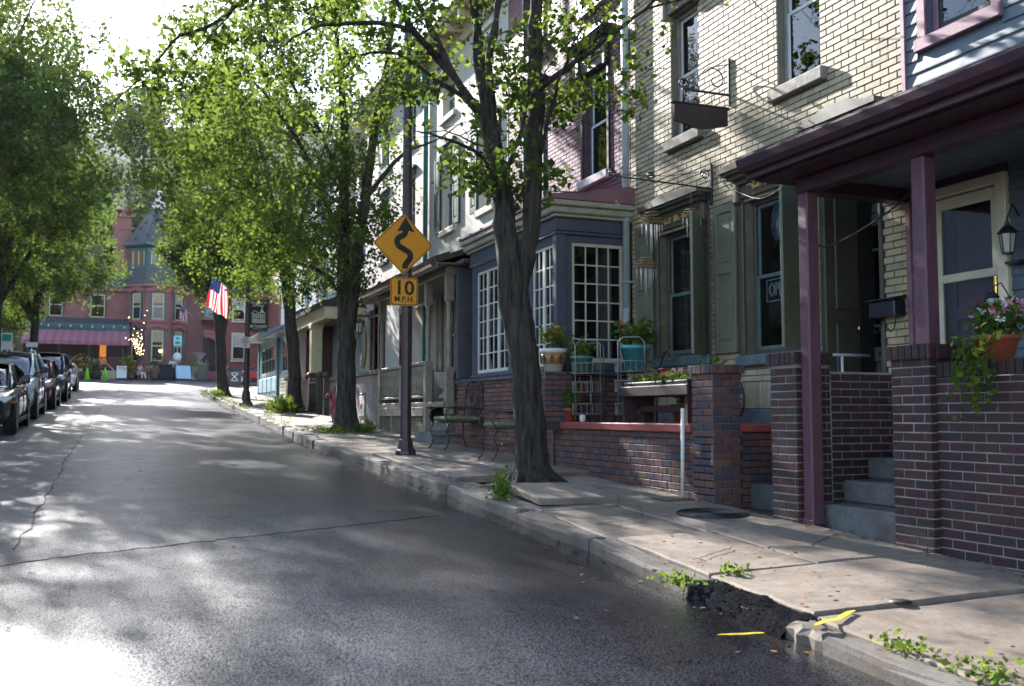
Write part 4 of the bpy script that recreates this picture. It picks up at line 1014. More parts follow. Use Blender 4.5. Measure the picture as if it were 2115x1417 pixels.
def grid_window(house, fn, u0, u1, v0, v1, cols, rows, m, glass, st=.05, mu=.018, name='bay_window'):
    """many-paned window: fn(u, v, w) with w outward; parts: bay_window > pane"""
    def bx(mb, a, b, c, d, w0, w1):
        P = [fn(p, q, w) for w in (w0, w1) for q in (c, d) for p in (a, b)]
        mb.add(P, [(0, 2, 3, 1), (4, 5, 7, 6), (0, 1, 5, 4), (2, 6, 7, 3), (0, 4, 6, 2), (1, 3, 7, 5)])
    mb = MB(); bx(mb, u0, u0 + st, v0, v1, -.02, .02); bx(mb, u1 - st, u1, v0, v1, -.02, .02); bx(mb, u0 + st, u1 - st, v0, v0 + st * 1.3, -.021, .019); bx(mb, u0 + st, u1 - st, v1 - st, v1, -.021, .019)
    du = (u1 - u0 - 2 * st) / cols; dv = (v1 - v0 - 2.3 * st) / rows
    for i in range(1, cols): bx(mb, u0 + st + du * i - mu / 2, u0 + st + du * i + mu / 2, v0 + st, v1 - st, -.012, .012)
    for k in range(1, rows): bx(mb, u0 + st, u1 - st, v0 + st * 1.3 + dv * k - mu / 2, v0 + st * 1.3 + dv * k + mu / 2, -.011, .010)
    w = part(name, mb, m, house)
    for i in range(cols):
        for k in range(rows):
            a, b = u0 + st + du * i, u0 + st + du * (i + 1); c, d = v0 + st * 1.3 + dv * k, v0 + st * 1.3 + dv * (k + 1); t = random.uniform(-.0025, .0025), random.uniform(-.0025, .0025)
            g = MB(); g.quad(fn(a, c, t[0]), fn(b, c, t[1]), fn(b, d, -t[0]), fn(a, d, -t[1])); part('pane', g, glass, w, fixn=False)
    return w
grid_window(C_, lambda u, v, w: (u, 12.2 - w, v), x0, x1, 2.2, 3.84, 4, 6, IVORY, GLASS)
for a, b in ((12.27, 12.645), (12.645, 13.02), (13.2, 13.51), (13.51, 13.82), (13.95, 14.41), (14.41, 14.9), (14.9, 15.36)):
    grid_window(C_, lambda u, v, w: (5.54 - w, -u, v), -b, -a, 2.16, 3.82, 2, 6, WHITE, GLASSD, st=.04)
m = MB()                                                   # inside the bay: floor, back, drawn curtain
m.quad((5.56, 12.26, 2.02), (6.6, 12.26, 2.02), (6.6, 15.5, 2.02), (5.56, 15.5, 2.02)); m.quad((6.61, 12.2, 2), (6.61, 15.5, 2), (6.61, 15.5, 4.1), (6.61, 12.2, 4.1)); m.quad((5.56, 14, 2.02), (6.6, 14, 2.02), (6.6, 14, 4.1), (5.56, 14, 4.1)); m.quad((5.56, 12.26, 4.05), (6.6, 12.26, 4.05), (6.6, 15.5, 4.05), (5.56, 15.5, 4.05)); part('room', m, DARK, C_)
def curtain(parent, p0, p1, z0, z1, m, n=26, amp=.025):
    mb = MB(); p0, p1 = Vector(p0), Vector(p1); d = (p1 - p0).normalized(); nn = Vector((-d.y, d.x, 0)); P = [p0.lerp(p1, k / n) + nn * amp * math.sin(k * 1.7) for k in range(n + 1)]
    for a, b in zip(P, P[1:]): mb.add([(a.x, a.y, z0), (b.x, b.y, z0), (b.x, b.y, z1), (a.x, a.y, z1)], [(0, 1, 2, 3)], True)
    return part('curtain', mb, m, parent, fixn=False)
curtain(C_, (6.02, 13.1, 0), (6.3, 13.2, 0), 2.1, 4.0, CURTR); curtain(C_, (5.72, 12.6, 0), (5.85, 13.1, 0), 2.1, 4.0, CURT); curtain(C_, (6.5, 12.5, 0), (6.58, 13.1, 0), 2.1, 4.0, CURT)
# downspout on the joint between cream and mauve houses
m = MB(); m.tube([(6.52, 12.08, 8.6), (6.52, 12.08, 2.95)], .052, 12); m.tube([(6.52, 12.08, 2.96), (6.5, 12.07, 2.75), (6.47, 12.0, 2.6)], .05, 10); m.tube([(6.3, 12.0, 4.42), (6.4, 12.02, 4.34), (6.52, 12.07, 4.3)], .035, 10); m.box(6.45, 6.59, 12.01, 12.15, 2.62, 2.72, .02); m.tube([(6.55, 12.05, 2.1), (6.55, 12.05, 1.4)], .045, 10)
for z in (7.6, 6.0, 4.6, 3.3): m.box(6.46, 6.62, 12.02, 12.14, z, z + .03, .004)
single('downspout', m, DOWNP, 'pale grey downspout between the cream brick and mauve brick houses', 'downspout', loc=(6.52, 12.08, 1.4))
# ---------------------------------------------------------------- house D: white stucco with the wooden porch
def eaves(parent, X, Y0, Y1, z, m, over=.45, h=.5, roofm=None, gut=True):
    mb = MB(); mb.box(X - .06, X + .02, Y0, Y1, z - h, z - .12, .01); mb.box(X - over, X + .02, Y0 - .02, Y1 + .02, z - .12, z, .02); mb.box(X - over - .06, X + .02, Y0 - .04, Y1 + .04, z, z + .09, .02)
    n = int((Y1 - Y0) / .8)
    for k in range(n + 1):
        y = Y0 + .1 + (Y1 - Y0 - .2) * k / n; mb.box(X - over + .05, X - .06, y - .05, y + .05, z - .3, z - .125, .01)
    part('cornice', mb, m, parent)
    mb = MB(); mb.prism([(X - over - .06, z + .091), (X + 4, z + 2.0), (X + 4, z + .091)], lambda p, q, t: (p, t, q), Y0 - .02, Y1 + .02); part('roof', mb, roofm or SHING, parent)
def win2(house, X, a, b, c, d, shut, fm=IVORY, hd=True, blind=None):
    w = sash_window(house, X, a, b, c, d, fm, ALU, rec=.1, fr=.05, sill=.07, blind=blind)
    if hd:
        mb = MB(); mb.box(X - .1, X - .002, a - .14, b + .14, d + .12, d + .2, .015); mb.box(X - .05, X - .003, a - .08, b + .08, d + .002, d + .12, .01); part('hood', mb, shut or fm, house)
    if shut:
        for y0, y1 in ((a - .42, a - .03), (b + .03, b + .42)): shutter(house, X - .012, y0, y1, c, d, shut)
    return w
D = thing('white_stucco_house', 'white stucco house with green shutters above a spindled wooden porch', 'house', (6.6, 19.2, 1.2))
oD = [(17.5, 18.3, 5.5, 7.2), (19.85, 20.7, 5.5, 7.2), (17.5, 18.3, 8.0, 8.85), (19.85, 20.7, 8.0, 8.85), (19.7, 20.5, 2.2, 4.2), (17.2, 18.15, 1.75, 4.2)]
m = MB(); front_wall(m, 6.6, 16.75, 21.8, .8, 9.6, oD); shell(m, 6.6, 16.75, 21.8, .8, 9.6); part('wall', m, STUC, D, fixn=False)
for o_ in oD[:4]: win2(D, 6.6, *o_, GREENSH if o_[2] < 7 else None)
win2(D, 6.6, *oD[4], TAUPE); w = sash_window(D, 6.6, *oD[5], TAUPE, rec=.12, fr=.09, split=.62)
eaves(D, 6.6, 16.77, 21.78, 9.75, CREAMP)
m = MB(); m.tube([(6.45, 21.75, 9.6), (6.53, 21.75, 9.2), (6.53, 21.75, 1.9)], .055, 10); m.box(6.4, 6.66, 21.66, 21.84, 9.15, 9.4, .03); single('downspout', m, TEALP, 'teal green downspout dividing the two white stucco houses', 'downspout', loc=(6.53, 21.75, 1.9))
# the dark partition board beside the bay and its lamp
m = MB(); m.box(5.45, 6.6, 16.2, 16.28, 2.1, 4.05, .01); m.box(5.4, 6.6, 15.75, 16.3, 4.05, 4.12, .01); part('partition', m, mat('dark_grey_board', '#4b4d55', .6, .15, 4, 50, .2), D)

PD = thing('wooden_porch', 'taupe wooden porch with turned posts, spindle railing and mossy shingle roof', 'porch', (5.4, 19, 1.3))
zf = 1.72
m = MB(); m.box(5.3, 6.6, 16.4, 21.2, zf - .09, zf, .008); part('deck', m, TAUPE, PD)
TURN = [(.062, 0), (.062, .75), (.045, .78), (.058, .84), (.04, .9), (.05, 1.1), (.056, 1.3), (.048, 1.5), (.04, 1.62), (.058, 1.68), (.044, 1.74), (.062, 1.78), (.062, 2.35)]
for Y in (16.42, 17.66, 19.35, 21.08):
    m = MB(); zb = zf if Y > 17 else 1.5; k = (4.06 - zb) / 2.35; m.lathe([(r, z * k) for r, z in TURN], (5.37, Y, zb), 10); m.box(5.3, 5.44, Y - .07, Y + .07, zb, zb + .75 * k, .006); m.box(5.3, 5.44, Y - .07, Y + .07, zb + 1.8 * k, 4.06, .006); part('post', m, TAUPE, PD)
for a, b in ((17.74, 19.27), (19.43, 21.0)):
    m = MB(); m.box(5.33, 5.41, a, b, zf + .7, zf + .76, .01); m.box(5.34, 5.4, a, b, zf + .08, zf + .13, .008); part('railing', m, TAUPE, PD)
    n = 14
    for k in range(n):
        y = a + (b - a) * (k + .5) / n; m = MB(); m.lathe([(.014, 0), (.024, .06), (.016, .16), (.026, .3), (.016, .44), (.024, .52), (.014, .57)], (5.37, y, zf + .13), 6); part('baluster', m, TAUPE, PD)
m = MB(); m.prism([(5.02, 4.08), (5.02, 4.16), (6.6, 4.75), (6.6, 4.6)], lambda p, q, t: (p, t, q), 16.1, 22.9); part('roof', m, MOSSR, PD)
m = MB(); m.box(5.0, 5.06, 16.1, 22.9, 3.98, 4.13, .006); m.box(5.28, 5.46, 16.3, 21.2, 3.93, 4.06, .01); m.box(5.05, 6.6, 16.1, 22.9, 4.075, 4.09); part('fascia', m, TAUPE, PD)
m = MB(); m.prism([(4.9, 4.1), (4.9, 4.12), (4.998, 4.12), (4.998, 4.0), (4.95, 4.0), (4.915, 4.04)], lambda p, q, t: (p, t, q), 16.05, 22.95); m.tube([(4.95, 22.6, 4.0), (4.95, 22.6, 3.85), (5.05, 22.55, 3.74), (5.4, 22.0, 3.72), (5.45, 21.4, 3.72), (5.42, 21.25, 3.6), (5.42, 21.25, 1.8)], .04, 8); part('gutter', m, BROWNP, PD)
for k in range(26):
    y = 16.3 + k * .26; m = MB(); m.box(5.03, 5.3, y - .12, y + .12, 4.165, 4.19 + random.uniform(0, .02), .004); m.v = [(a, b_, z + (a - 5.03) * .37) for a, b_, z in m.v]; part('shingle', m, MOSSR, PD)
m = MB(); 
for a, b in ((17.6, 17.72), (18.95, 19.07), (21.0, 21.12), (20.0, 20.1)): m.box(5.3, 5.4, a, b, zs(5.3, a) - .05, zf - .09, .008)
m.box(5.29, 5.36, 17.72, 21.0, zf - .26, zf - .092, .008); part('skirt', m, TAUPE, PD)
for a, b in ((17.72, 18.95), (19.07, 20.0), (20.1, 21.0)):
    m = MB(); z0, z1 = zs(5.3, 19) - .02, zf - .26; h = z1 - z0
    for k in range(int((b - a) / .1) + 3):
        for sg in (1, -1):
            y0 = a + k * .1 - (0 if sg > 0 else -.0); y1 = y0 + sg * h
            P = [(y0, z0), (y1, z1)]
            lo, hi = min(y0, y1), max(y0, y1)
            if lo < a - .01 or hi > b + .01: continue
            m.band(P, .022, lambda p, q, t: (t, p, q), 5.335 if sg > 0 else 5.342, 5.341 if sg > 0 else 5.348)
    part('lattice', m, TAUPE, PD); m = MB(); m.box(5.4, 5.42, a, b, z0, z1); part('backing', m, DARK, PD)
for k in range(2):
    m = MB(); m.box(5.1 + .25 * k, 5.6, 16.5, 17.55, zs(5.3, 17) - .05 if k == 0 else zs(5.3, 17) + .18 * k + .002, zs(5.3, 17) + .18 * (k + 1), .012); part('step', m, STEPC, PD)

# ---------------------------------------------------------------- house E: stucco with maroon doors and low stucco wall
E_ = thing('stucco_house', 'white stucco house with maroon doors behind a raised grey stucco wall', 'house', (6.6, 24.9, 1.4))
oE = [(23.2, 24.05, 2.5, 4.35), (25.75, 26.75, 2.45, 4.5), (22.9, 23.7, 5.6, 7.3), (25.4, 26.2, 5.6, 7.3), (22.9, 23.7, 8.1, 9.3), (25.4, 26.2, 8.1, 9.3), (26.95, 27.7, 2.7, 4.4)]
m = MB(); front_wall(m, 6.62, 21.8, 28, 1, 10.0, oE); shell(m, 6.62, 21.8, 28, 1, 10.0); part('wall', m, STUC, E_, fixn=False)
for o_ in oE[2:6]: win2(E_, 6.62, *o_, None, GREENSH)
for o_ in oE[:2]:
    a, b, c, d = o_; m = MB(); m.box(6.58, 6.7, a - .1, a, c, d + .1, .008); m.box(6.58, 6.7, b, b + .1, c, d + .1, .008); m.box(6.575, 6.7, a, b, d, d + .1, .008); part('door_frame', m, MAROON, E_)
    m = MB(); m.box(6.72, 6.76, a, b, c, d); 
    for z0, z1 in ((c + .15, c + .8), (c + 1.0, d - .15)):
        for y0, y1 in ((a + .1, (a + b) / 2 - .04), ((a + b) / 2 + .04, b - .1)): m.box(6.705, 6.722, y0, y1, z0, z1, .008)
    part('door', m, MAROON, E_)
sash_window(E_, 6.62, *oE[6], MAROON, rec=.08)
eaves(E_, 6.62, 21.82, 27.98, 10.05, CREAMP)
m = MB(); m.box(5.5, 6.6, 21.25, 28.0, 1.1, 2.4, .01); part('stucco_base', m, STUCG, E_); m = MB(); m.box(5.43, 6.6, 21.23, 28.02, 2.402, 2.5, .015); part('coping', m, mat('mossy_coping', '#6d675c', .8, .25, 6, 50, .4, dirt='#4a4d2e', dirt_amt=.5), E_)
m = MB(); m.box(5.485, 5.5, 23.1, 23.75, 1.4, 2.0, .004); part('cellar_window', m, BROWNP, E_); m = MB(); m.box(5.478, 5.484, 23.17, 23.68, 1.46, 1.94); pw_ = part('poster', m, mat('poster_white', '#d8d8d8', .6, .12, 9, 60, .02), E_)
m = MB(); m.lathe([(0, 0), (.1, 0), (.1, .004), (0, .004)], (0, 0, 0), 12); m.v = [(5.476 - z, 23.45 + x, 1.72 + y) for x, y, z in m.v]; part('emblem', m, mat('poster_red', '#b03038', .6, .1), pw_)
m = MB(); m.box(5.42, 5.5, 23.95, 24.12, 2.0, 2.18, .02); part('meter', m, ALU, E_)

# ---------------------------------------------------------------- house F: pale clapboards, cream column porch
F_ = thing('column_porch_house', 'pale clapboard house with a cream column porch and brown railing', 'house', (6.9, 31, 1.6))
oF = [(29.0, 29.9, 5.9, 7.6), (31.6, 32.5, 5.9, 7.6), (29.0, 29.9, 8.4, 9.8), (31.6, 32.5, 8.4, 9.8), (29.2, 30.6, 2.9, 4.5), (31.4, 32.4, 2.4, 4.6)]
PALE = mat('pale_blue_clapboard', '#b9c6cf', .55, .06, 4, 60, .1, dirt='#8b979c', dirt_amt=.2)
m = MB(); front_wall(m, 7.0, 28.02, 34.4, 1.2, 10.4, oF); shell(m, 7.0, 28.02, 34.4, 1.2, 10.4); part('wall', m, PALE, F_, fixn=False)
clap(F_, 7.0, 28.02, 34.4, 4.9, 10.4, PALE, [(a - .5, b + .5, c - .1, d + .2) for a, b, c, d in oF], .13, joined=True)
for o_ in oF[:4]: win2(F_, 6.98, *o_, MAROON, WHITE)
sash_window(F_, 7.0, *oF[4], WHITE, cols=2); sash_window(F_, 7.0, *oF[5], WHITE, cols=1, split=.6)
eaves(F_, 7.0, 28.04, 34.38, 10.5, WHITE)
m = MB(); m.prism([(5.35, 4.55), (5.35, 4.68), (7.0, 5.25), (7.0, 4.55)], lambda p, q, t: (p, t, q), 27.9, 34.5); part('porch_roof', m, SHING, F_)
m = MB(); m.box(5.45, 5.75, 27.95, 34.4, 4.2, 4.56, .015); m.box(5.75, 7.0, 27.95, 28.2, 4.2, 4.56, .01); m.box(5.4, 7.0, 27.93, 34.42, 4.545, 4.555); part('porch_beam', m, CREAMP, F_)
m = MB(); m.box(5.45, 5.78, 29.9, 30.25, 2.72, 4.2, .015); m.box(5.42, 5.81, 29.87, 30.28, 4.08, 4.2, .01); part('column', m, CREAMP, F_); m = MB(); m.box(5.45, 5.78, 34.0, 34.3, 2.72, 4.2, .015); part('column', m, CREAMP, F_)
for Y in (29.87, 33.95): 
    m = MB(); m.box(5.42, 5.82, Y, Y + .42, 1.4, 2.64, .02); m.box(5.36, 5.88, Y - .06, Y + .48, 2.642, 2.74, .02); part('pier', m, BROWNP, F_)
m = MB(); m.box(5.55, 5.66, 30.29, 33.95, 2.5, 2.6, .01); m.box(5.58, 5.64, 30.29, 33.95, 1.6, 2.5); part('balustrade', m, mat('brown_boards', '#7a5a4c', .7, .3, 3, 40, .3, stretch=(1, 8, 1)), F_)
m = MB(); m.box(5.7, 7.0, 28.1, 34.3, 1.3, 2.05, .01); part('porch_floor', m, BROWNP, F_); m = MB(); m.box(5.5, 5.8, 28.15, 29.8, 1.5, 1.9, .02); part('step', m, STEPC, F_)

# ---------------------------------------------------------------- the blue shop and tall house above it
SH = thing('blue_shop', 'low teal and pale blue shop front with a lean-to roof', 'shop', (6.2, 42, 2.0))
PB = mat('sky_blue_paint', '#8fb9cf', .5, .1, 4, 50, .12, dirt='#6a8fa3', dirt_amt=.3); CRCL = mat('cream_clapboard', '#d2ccb4', .6, .08, 4, 60, .12)
X = 6.2; oS = [(38.3, 40.6, 3.15, 4.5), (42.0, 46.1, 3.2, 4.45)]
def zsh(y): return zs(6.2, y)
m = MB(); front_wall(m, X, 37.6, 41.2, 1.6, 4.62, oS[:1], .1); part('front', m, PB, SH, fixn=False)
m = MB(); front_wall(m, X - .05, 41.2, 46.9, 1.9, 4.75, oS[1:], .1); m.quad((X - .05, 41.2, 1.9), (8, 41.2, 1.9), (8, 41.2, 4.75), (X - .05, 41.2, 4.75)); part('front', m, TEALP, SH, fixn=False)
m = MB(); shell(m, X, 37.6, 46.9, 1.6, 4.62, 2.2); part('walls', m, PB, SH, fixn=False)
clap(SH, X - .004, 38.0, 40.95, zsh(39) + .02, 3.0, CRCL, (), .14)
grid_window(SH, lambda u, v, w: (X + .04 - w, -u, v), -40.6, -38.3, 3.15, 4.5, 3, 2, WHITE, GLASSD, .06, .04, 'shop_window')
grid_window(SH, lambda u, v, w: (X - .02 - w, -u, v), -46.1, -42.0, 3.2, 4.45, 4, 2, PB, GLASSD, .08, .05, 'shop_window')
for k in range(4):
    y0 = 41.5 + k * 1.33; m = MB(); m.box(X - .085, X - .052, y0, y0 + 1.15, 2.45, 3.05, .015); part('panel', m, PB, SH)
m = MB(); m.box(X - .1, X - .006, 41.15, 41.4, 2.2, 4.7, .01); m.box(X - .1, X - .055, 46.65, 46.95, 2.4, 4.75, .01); m.box(X - .06, X - .006, 37.6, 37.95, 1.9, 4.6, .01); part('pilaster', m, TEALP, SH)
m = MB(); m.prism([(X - .55, 4.6), (X - .55, 4.72), (8.0, 5.6), (8.0, 4.7)], lambda p, q, t: (p, t, q), 37.2, 41.7); m.prism([(X - .7, 4.78), (X - .7, 4.9), (8.0, 5.75), (8.0, 4.9)], lambda p, q, t: (p, t, q), 41.71, 47.6); part('roof', m, mat('grey_metal_roof', '#8f9aa2', .4, .1, 4, 40, .1), SH)
m = MB(); m.box(X - .2, X + .05, 38, 46.5, 1.6, zsh(42) + .12, .02); part('footing', m, CONC, SH) if False else None
G_ = thing('tall_blue_house', 'tall pale blue clapboard house rising behind the teal shop', 'house', (7.6, 41, 2.0))
oG = [(36.2, 37.2, 6.1, 7.9), (39.5, 40.5, 6.1, 7.9), (43, 44, 6.1, 7.9), (36.2, 37.2, 8.9, 10.4), (39.5, 40.5, 8.9, 10.4), (43, 44, 8.9, 10.4)]
m = MB(); front_wall(m, 7.7, 34.45, 47, 1.8, 11.4, oG); shell(m, 7.7, 34.45, 47, 1.8, 11.4); part('wall', m, PALE, G_, fixn=False); clap(G_, 7.7, 34.45, 47, 5.4, 11.4, PALE, [(a - .5, b + .5, c - .1, d + .2) for a, b, c, d in oG], .14, joined=True)
for o_ in oG: win2(G_, 7.68, *o_, MAROON if o_[0] < 40 else None, WHITE)
eaves(G_, 7.7, 34.47, 46.98, 11.5, WHITE)
m = MB(); m.box(6.1, 7.7, 34.5, 37.5, 1.7, 5.0, .02); part('vestibule', m, BROWNP, G_); m = MB(); m.prism([(5.9, 5.0), (5.9, 5.12), (7.7, 5.6), (7.7, 5.0)], lambda p, q, t: (p, t, q), 34.45, 37.15); part('vestibule_roof', m, SHING, G_)

# ================================================================== corner buildings and mansion
MB_RED = mat('mansion_brick', '#8a5a54', .8, .12, 2, 30, .4, dirt='#5f4048', dirt_amt=.4); MB_OR = mat('orange_red_brick', '#94544a', .8, .12, 2, 30, .4)
SANDR = mat('red_sandstone', '#9c5a58', .75, .14, 4, 40, .3); SLATR = mat('blue_slate', '#41434c', .55, .2, 9, 30, .4); TEALD = mat('dark_teal_paint', '#355a5c', .5, .14, 4, 40, .1); AWN = mat('awning_pink', '#94575f', .7, .1, 3, 60, .1); AWN2 = mat('awning_light', '#9d6770', .7, .1, 3, 60, .1)
def block(mb, x0, x1, y0, y1, z0, z1): mb.box(x0, x1, y0, y1, z0, z1)
def fwin(house, x0, x1, z0, z1, Y, fm, sm, gl=None, blind=None):
    """window facing the camera side (-Y): window > pane, sash"""
    m = MB(); t = .09
    m.box(x0 - t, x0, Y - .06, Y + .1, z0 - t, z1 + t, .01); m.box(x1, x1 + t, Y - .06, Y + .1, z0 - t, z1 + t, .01); m.box(x0, x1, Y - .062, Y + .1, z1, z1 + t, .01); m.box(x0 - .15, x1 + .15, Y - .12, Y + .1, z0 - t - .12, z0 - t + .002, .02)
    w = part('window', m, fm, house); zm = (z0 + z1) / 2
    for a, b, y in ((z0, zm + .03, Y + .03), (zm - .03, z1, Y - .005)):
        m = MB(); m.box(x0, x0 + .07, y, y + .04, a, b); m.box(x1 - .07, x1, y, y + .04, a, b); m.box(x0 + .07, x1 - .07, y, y + .04, a, a + .07); m.box(x0 + .07, x1 - .07, y, y + .04, b - .07, b); part('sash', m, sm, w)
        g = MB(); g.quad((x0 + .07, y + .02, a + .07), (x1 - .07, y + .02, a + .07), (x1 - .07, y + .02, b - .07), (x0 + .07, y + .02, b - .07)); part('pane', g, gl or GLASSD, w, fixn=False)
    m = MB(); m.box(x0, x1, Y + .1, Y + .12, z0, z1); part('room', m, DARK, w)
    if blind: m = MB(); m.box(x0 + .07, x1 - .07, Y + .085, Y + .095, zm, z1 - .05); part('curtain', m, blind, w)
MX = thing('brick_mansion', 'red brick mansion with a slate turret, pink awning porch and tall chimney', 'mansion', (2, 90, base(88)))
zb = base(88) - .4
m = MB(); m.box(-7, 8.2, 90, 102, zb, 12.0); part('wall', m, MB_RED, MX)
m = MB(); m.prism([(-7.3, 12.0), (8.4, 12.0), (8.0, 13.7), (-6.8, 13.7)], lambda p, q, t: (p, t, q), 89.7, 102); m.box(-6.5, 7.8, 90.5, 102, 13.7, 14.0); part('mansard_roof', m, SLATR, MX)
m = MB(); m.box(-7.4, 8.45, 89.55, 90.0, 11.8, 12.02, .03); m.box(-6.7, 7.9, 90.0, 90.3, 13.7, 13.85, .03); part('cornice', m, SANDR, MX)
m = MB(); m.prism([(-5.5, 13.7), (-.6, 13.7), (-1.6, 16.4), (-4.2, 16.4)], lambda p, q, t: (p, t, q), 90.2, 96); part('gable', m, SLATR, MX)
m = MB(); m.box(-.42, 1.0, 90.2, 91.4, 13.2, 18.2, .03); m.box(-.55, 1.13, 90.07, 91.53, 17.2, 17.45, .03); m.box(-.6, 1.18, 90.02, 91.58, 18.2, 18.35, .03); m.box(-.5, -.2, 90.1, 91.5, 18.35, 18.8, .02); m.box(.15, .45, 90.1, 91.5, 18.35, 18.8, .02); m.box(.8, 1.08, 90.1, 91.5, 18.35, 18.8, .02); m.box(-.6, 1.18, 90.02, 91.58, 18.8, 18.95, .03); part('chimney', m, MB_RED, MX)
# turret
TC = (3.2, 90.4, 0); oc = math.pi / 8; r0 = 2.5
m = MB(); m.lathe([(r0, zb), (r0, 12.35)], TC, 8, False, oc); tu = part('turret', m, MB_RED, MX)
m = MB(); m.lathe([(r0 + .25, 12.35), (r0 + .12, 13.7)], TC, 8, False, oc); part('slate_band', m, SLATR, tu)
m = MB(); m.lathe([(r0 + .12, 12.1), (r0 + .3, 12.17), (r0 + .3, 12.35)], TC, 8, False, oc); part('string_course', m, SANDR, tu)
m = MB(); m.lathe([(r0 + .22, 13.7), (r0 + .22, 13.82), (r0 - .1, 13.86), (r0 - .1, 15.4), (r0 + .1, 15.55), (r0 + .45, 15.65), (r0 + .45, 15.8)], TC, 8, False, oc); part('lantern_storey', m, TEALD, tu)
m = MB(); m.lathe([(r0 + .5, 15.8), (r0 + .15, 16.3), (.75, 19.1)], TC, 8, False, oc); part('spire', m, SLATR, tu)
m = MB(); m.lathe([(.82, 19.1), (.82, 19.2), (.36, 20.0), (.4, 20.08), (.1, 20.15), (.09, 20.4), (.19, 20.48), (.23, 20.62), (.16, 20.78), (0, 20.82)], TC, 10, True, oc); part('finial', m, WHITE, tu)
ap = r0 * math.cos(oc)
def twin(k, z0, z1, w, fm, name='window', hd=True):
    a = -math.pi / 2 + k * math.pi / 4; nx, ny = math.cos(a), math.sin(a); tx, ty = -ny, nx; c = (TC[0] + nx * (ap if z0 < 13 else ap - .08), TC[1] + ny * (ap if z0 < 13 else ap - .08))
    def bx(mb, u0, u1, z0_, z1_, w0, w1):
        P = [(c[0] + tx * u + nx * w_, c[1] + ty * u + ny * w_, z) for w_ in (w0, w1) for z in (z0_, z1_) for u in (u0, u1)]
        mb.add(P, [(0, 2, 3, 1), (4, 5, 7, 6), (0, 1, 5, 4), (2, 6, 7, 3), (0, 4, 6, 2), (1, 3, 7, 5)])
    h = w / 2
    m = MB(); bx(m, -h - .14, -h, z0, z1 + .1, .002, .1); bx(m, h, h + .14, z0, z1 + .1, .002, .1); bx(m, -h, h, z1, z1 + .1, .002, .1); o = part(name, m, fm, tu)
    return bx, h
CRS = mat('cream_sash', '#c9b98c', .5, .1)
WARM = mat('lit_room', (.05, .035, .025), .9)
for k in (-1, 0, 1, 2):
    for z0, z1 in ((5.9, 8.5), (9.4, 11.6)):
        w = .95 if k == 0 else .9
        bx, h = twin(k, z0, z1, w, TEALD)
        m = MB(); zm = (z0 + z1) / 2
        for q in ((-h, -h + .1, z0, z1), (h - .1, h, z0, z1), (-h + .1, h - .1, z0, z0 + .1), (-h + .1, h - .1, z1 - .1, z1), (-h + .1, h - .1, zm - .05, zm + .05)): bx(m, *q, .003, .06)
        part('sash', m, CRS, MX)
        m = MB(); bx(m, -h, h, z0, z1, .001, .03); part('pane', m, GLASSD if False else mat('dark_pane', (.02, .02, .025), .08, .1, bump_=0), MX)
        m = MB(); bx(m, -h + .1, h - .1, zm + .3, z1 - .1, .031, .035); part('curtain', m, mat('cream_blind', '#b39a78', .9, .1), MX)
        m = MB(); bx(m, -h - .3, h + .3, z0 - .25, z0 - .002, .002, .16); part('sill', m, SANDR, MX)
        m = MB()
        a = -math.pi / 2 + k * math.pi / 4; nx, ny = math.cos(a), math.sin(a); tx, ty = -ny, nx; c = (TC[0] + nx * ap, TC[1] + ny * ap)
        pts = [(-h - .35 + (2 * h + .7) * t, z1 + .16 + .28 * math.sin(math.pi * t)) for t in np.linspace(0, 1, 9)]
        m.band(pts, .3, lambda p, q, t: (c[0] + tx * p + nx * t, c[1] + ty * p + ny * t, q), .004, .2); part('arch', m, SANDR, MX)
    bx, h = twin(k, 14.05, 15.2, 1.3, TEALD)
    m = MB()
    for q in ((-.65, -.56, 14.05, 15.2), (-.05, .05, 14.05, 15.2), (.56, .65, 14.05, 15.2)): bx(m, *q, .003, .07)
    part('sash', m, CRS, MX); m = MB(); bx(m, -.65, .65, 14.05, 15.2, .001, .03); part('pane', m, mat('amber_pane', '#6b5c3a', .15, .15, bump_=0), MX)
LIT = emit_mat('lamp_glow', (1, .75, .4), 5.0)
for k, zz in ((-1, 7.35), (0, 6.75)):
    a = -math.pi / 2 + k * math.pi / 4; m = MB(); m.lathe([(0, -.12), (.1, -.06), (.12, .03), (.06, .11), (0, .13)], (TC[0] + math.cos(a) * (ap + .15) + (.1 if k else .25), TC[1] + math.sin(a) * (ap + .15), zz), 8); part('lamp', m, LIT, MX)
for x0, x1, z0, z1 in ((-2.05, -.95, 9.6, 11.5), (-5.2, -4.2, 9.6, 11.5)): fwin(MX, x0, x1, z0, z1, 89.94, TEALD, CRS)
# porch with awning
m = MB(); m.prism([(86.6, 8.6), (86.6, 8.75), (89.9, 9.5), (89.9, 8.6)], lambda p, q, t: (t, p, q), -7.0, .92); part('porch_roof', m, SLATR, MX)
m = MB(); m.box(-7.1, 1.0, 86.45, 86.6, 8.35, 8.75, .02); m.box(-7.1, 1.0, 86.5, 89.9, 8.2, 8.35, .02); part('porch_cornice', m, TEALD, MX)
for k in range(10):
    m = MB(); x = -6.6 + k * .8; m.box(x - .06, x + .06, 86.36, 86.45, 8.42, 8.62, .02); part('bracket', m, CRS, MX)
n = 26
mA = MB(); mB_ = MB()
for k in range(n):
    u0, u1 = k / n, (k + 1) / n
    P = lambda u, t: (-6.6 + (7.6 + .0 * t) * u - .15 * t * (1 - u), 86.4 - 2.3 * t, 8.2 - 1.0 * t)
    q = [P(u0, 0), P(u1, 0), P(u1, 1), P(u0, 1)]; (mA if k % 2 else mB_).add(q, [(0, 1, 2, 3)])
    a, b = P(u0, 1), P(u1, 1); (mA if k % 2 else mB_).add([a, b, (b[0], b[1], b[2] - .3), (a[0], a[1], a[2] - .3)], [(0, 1, 2, 3)])
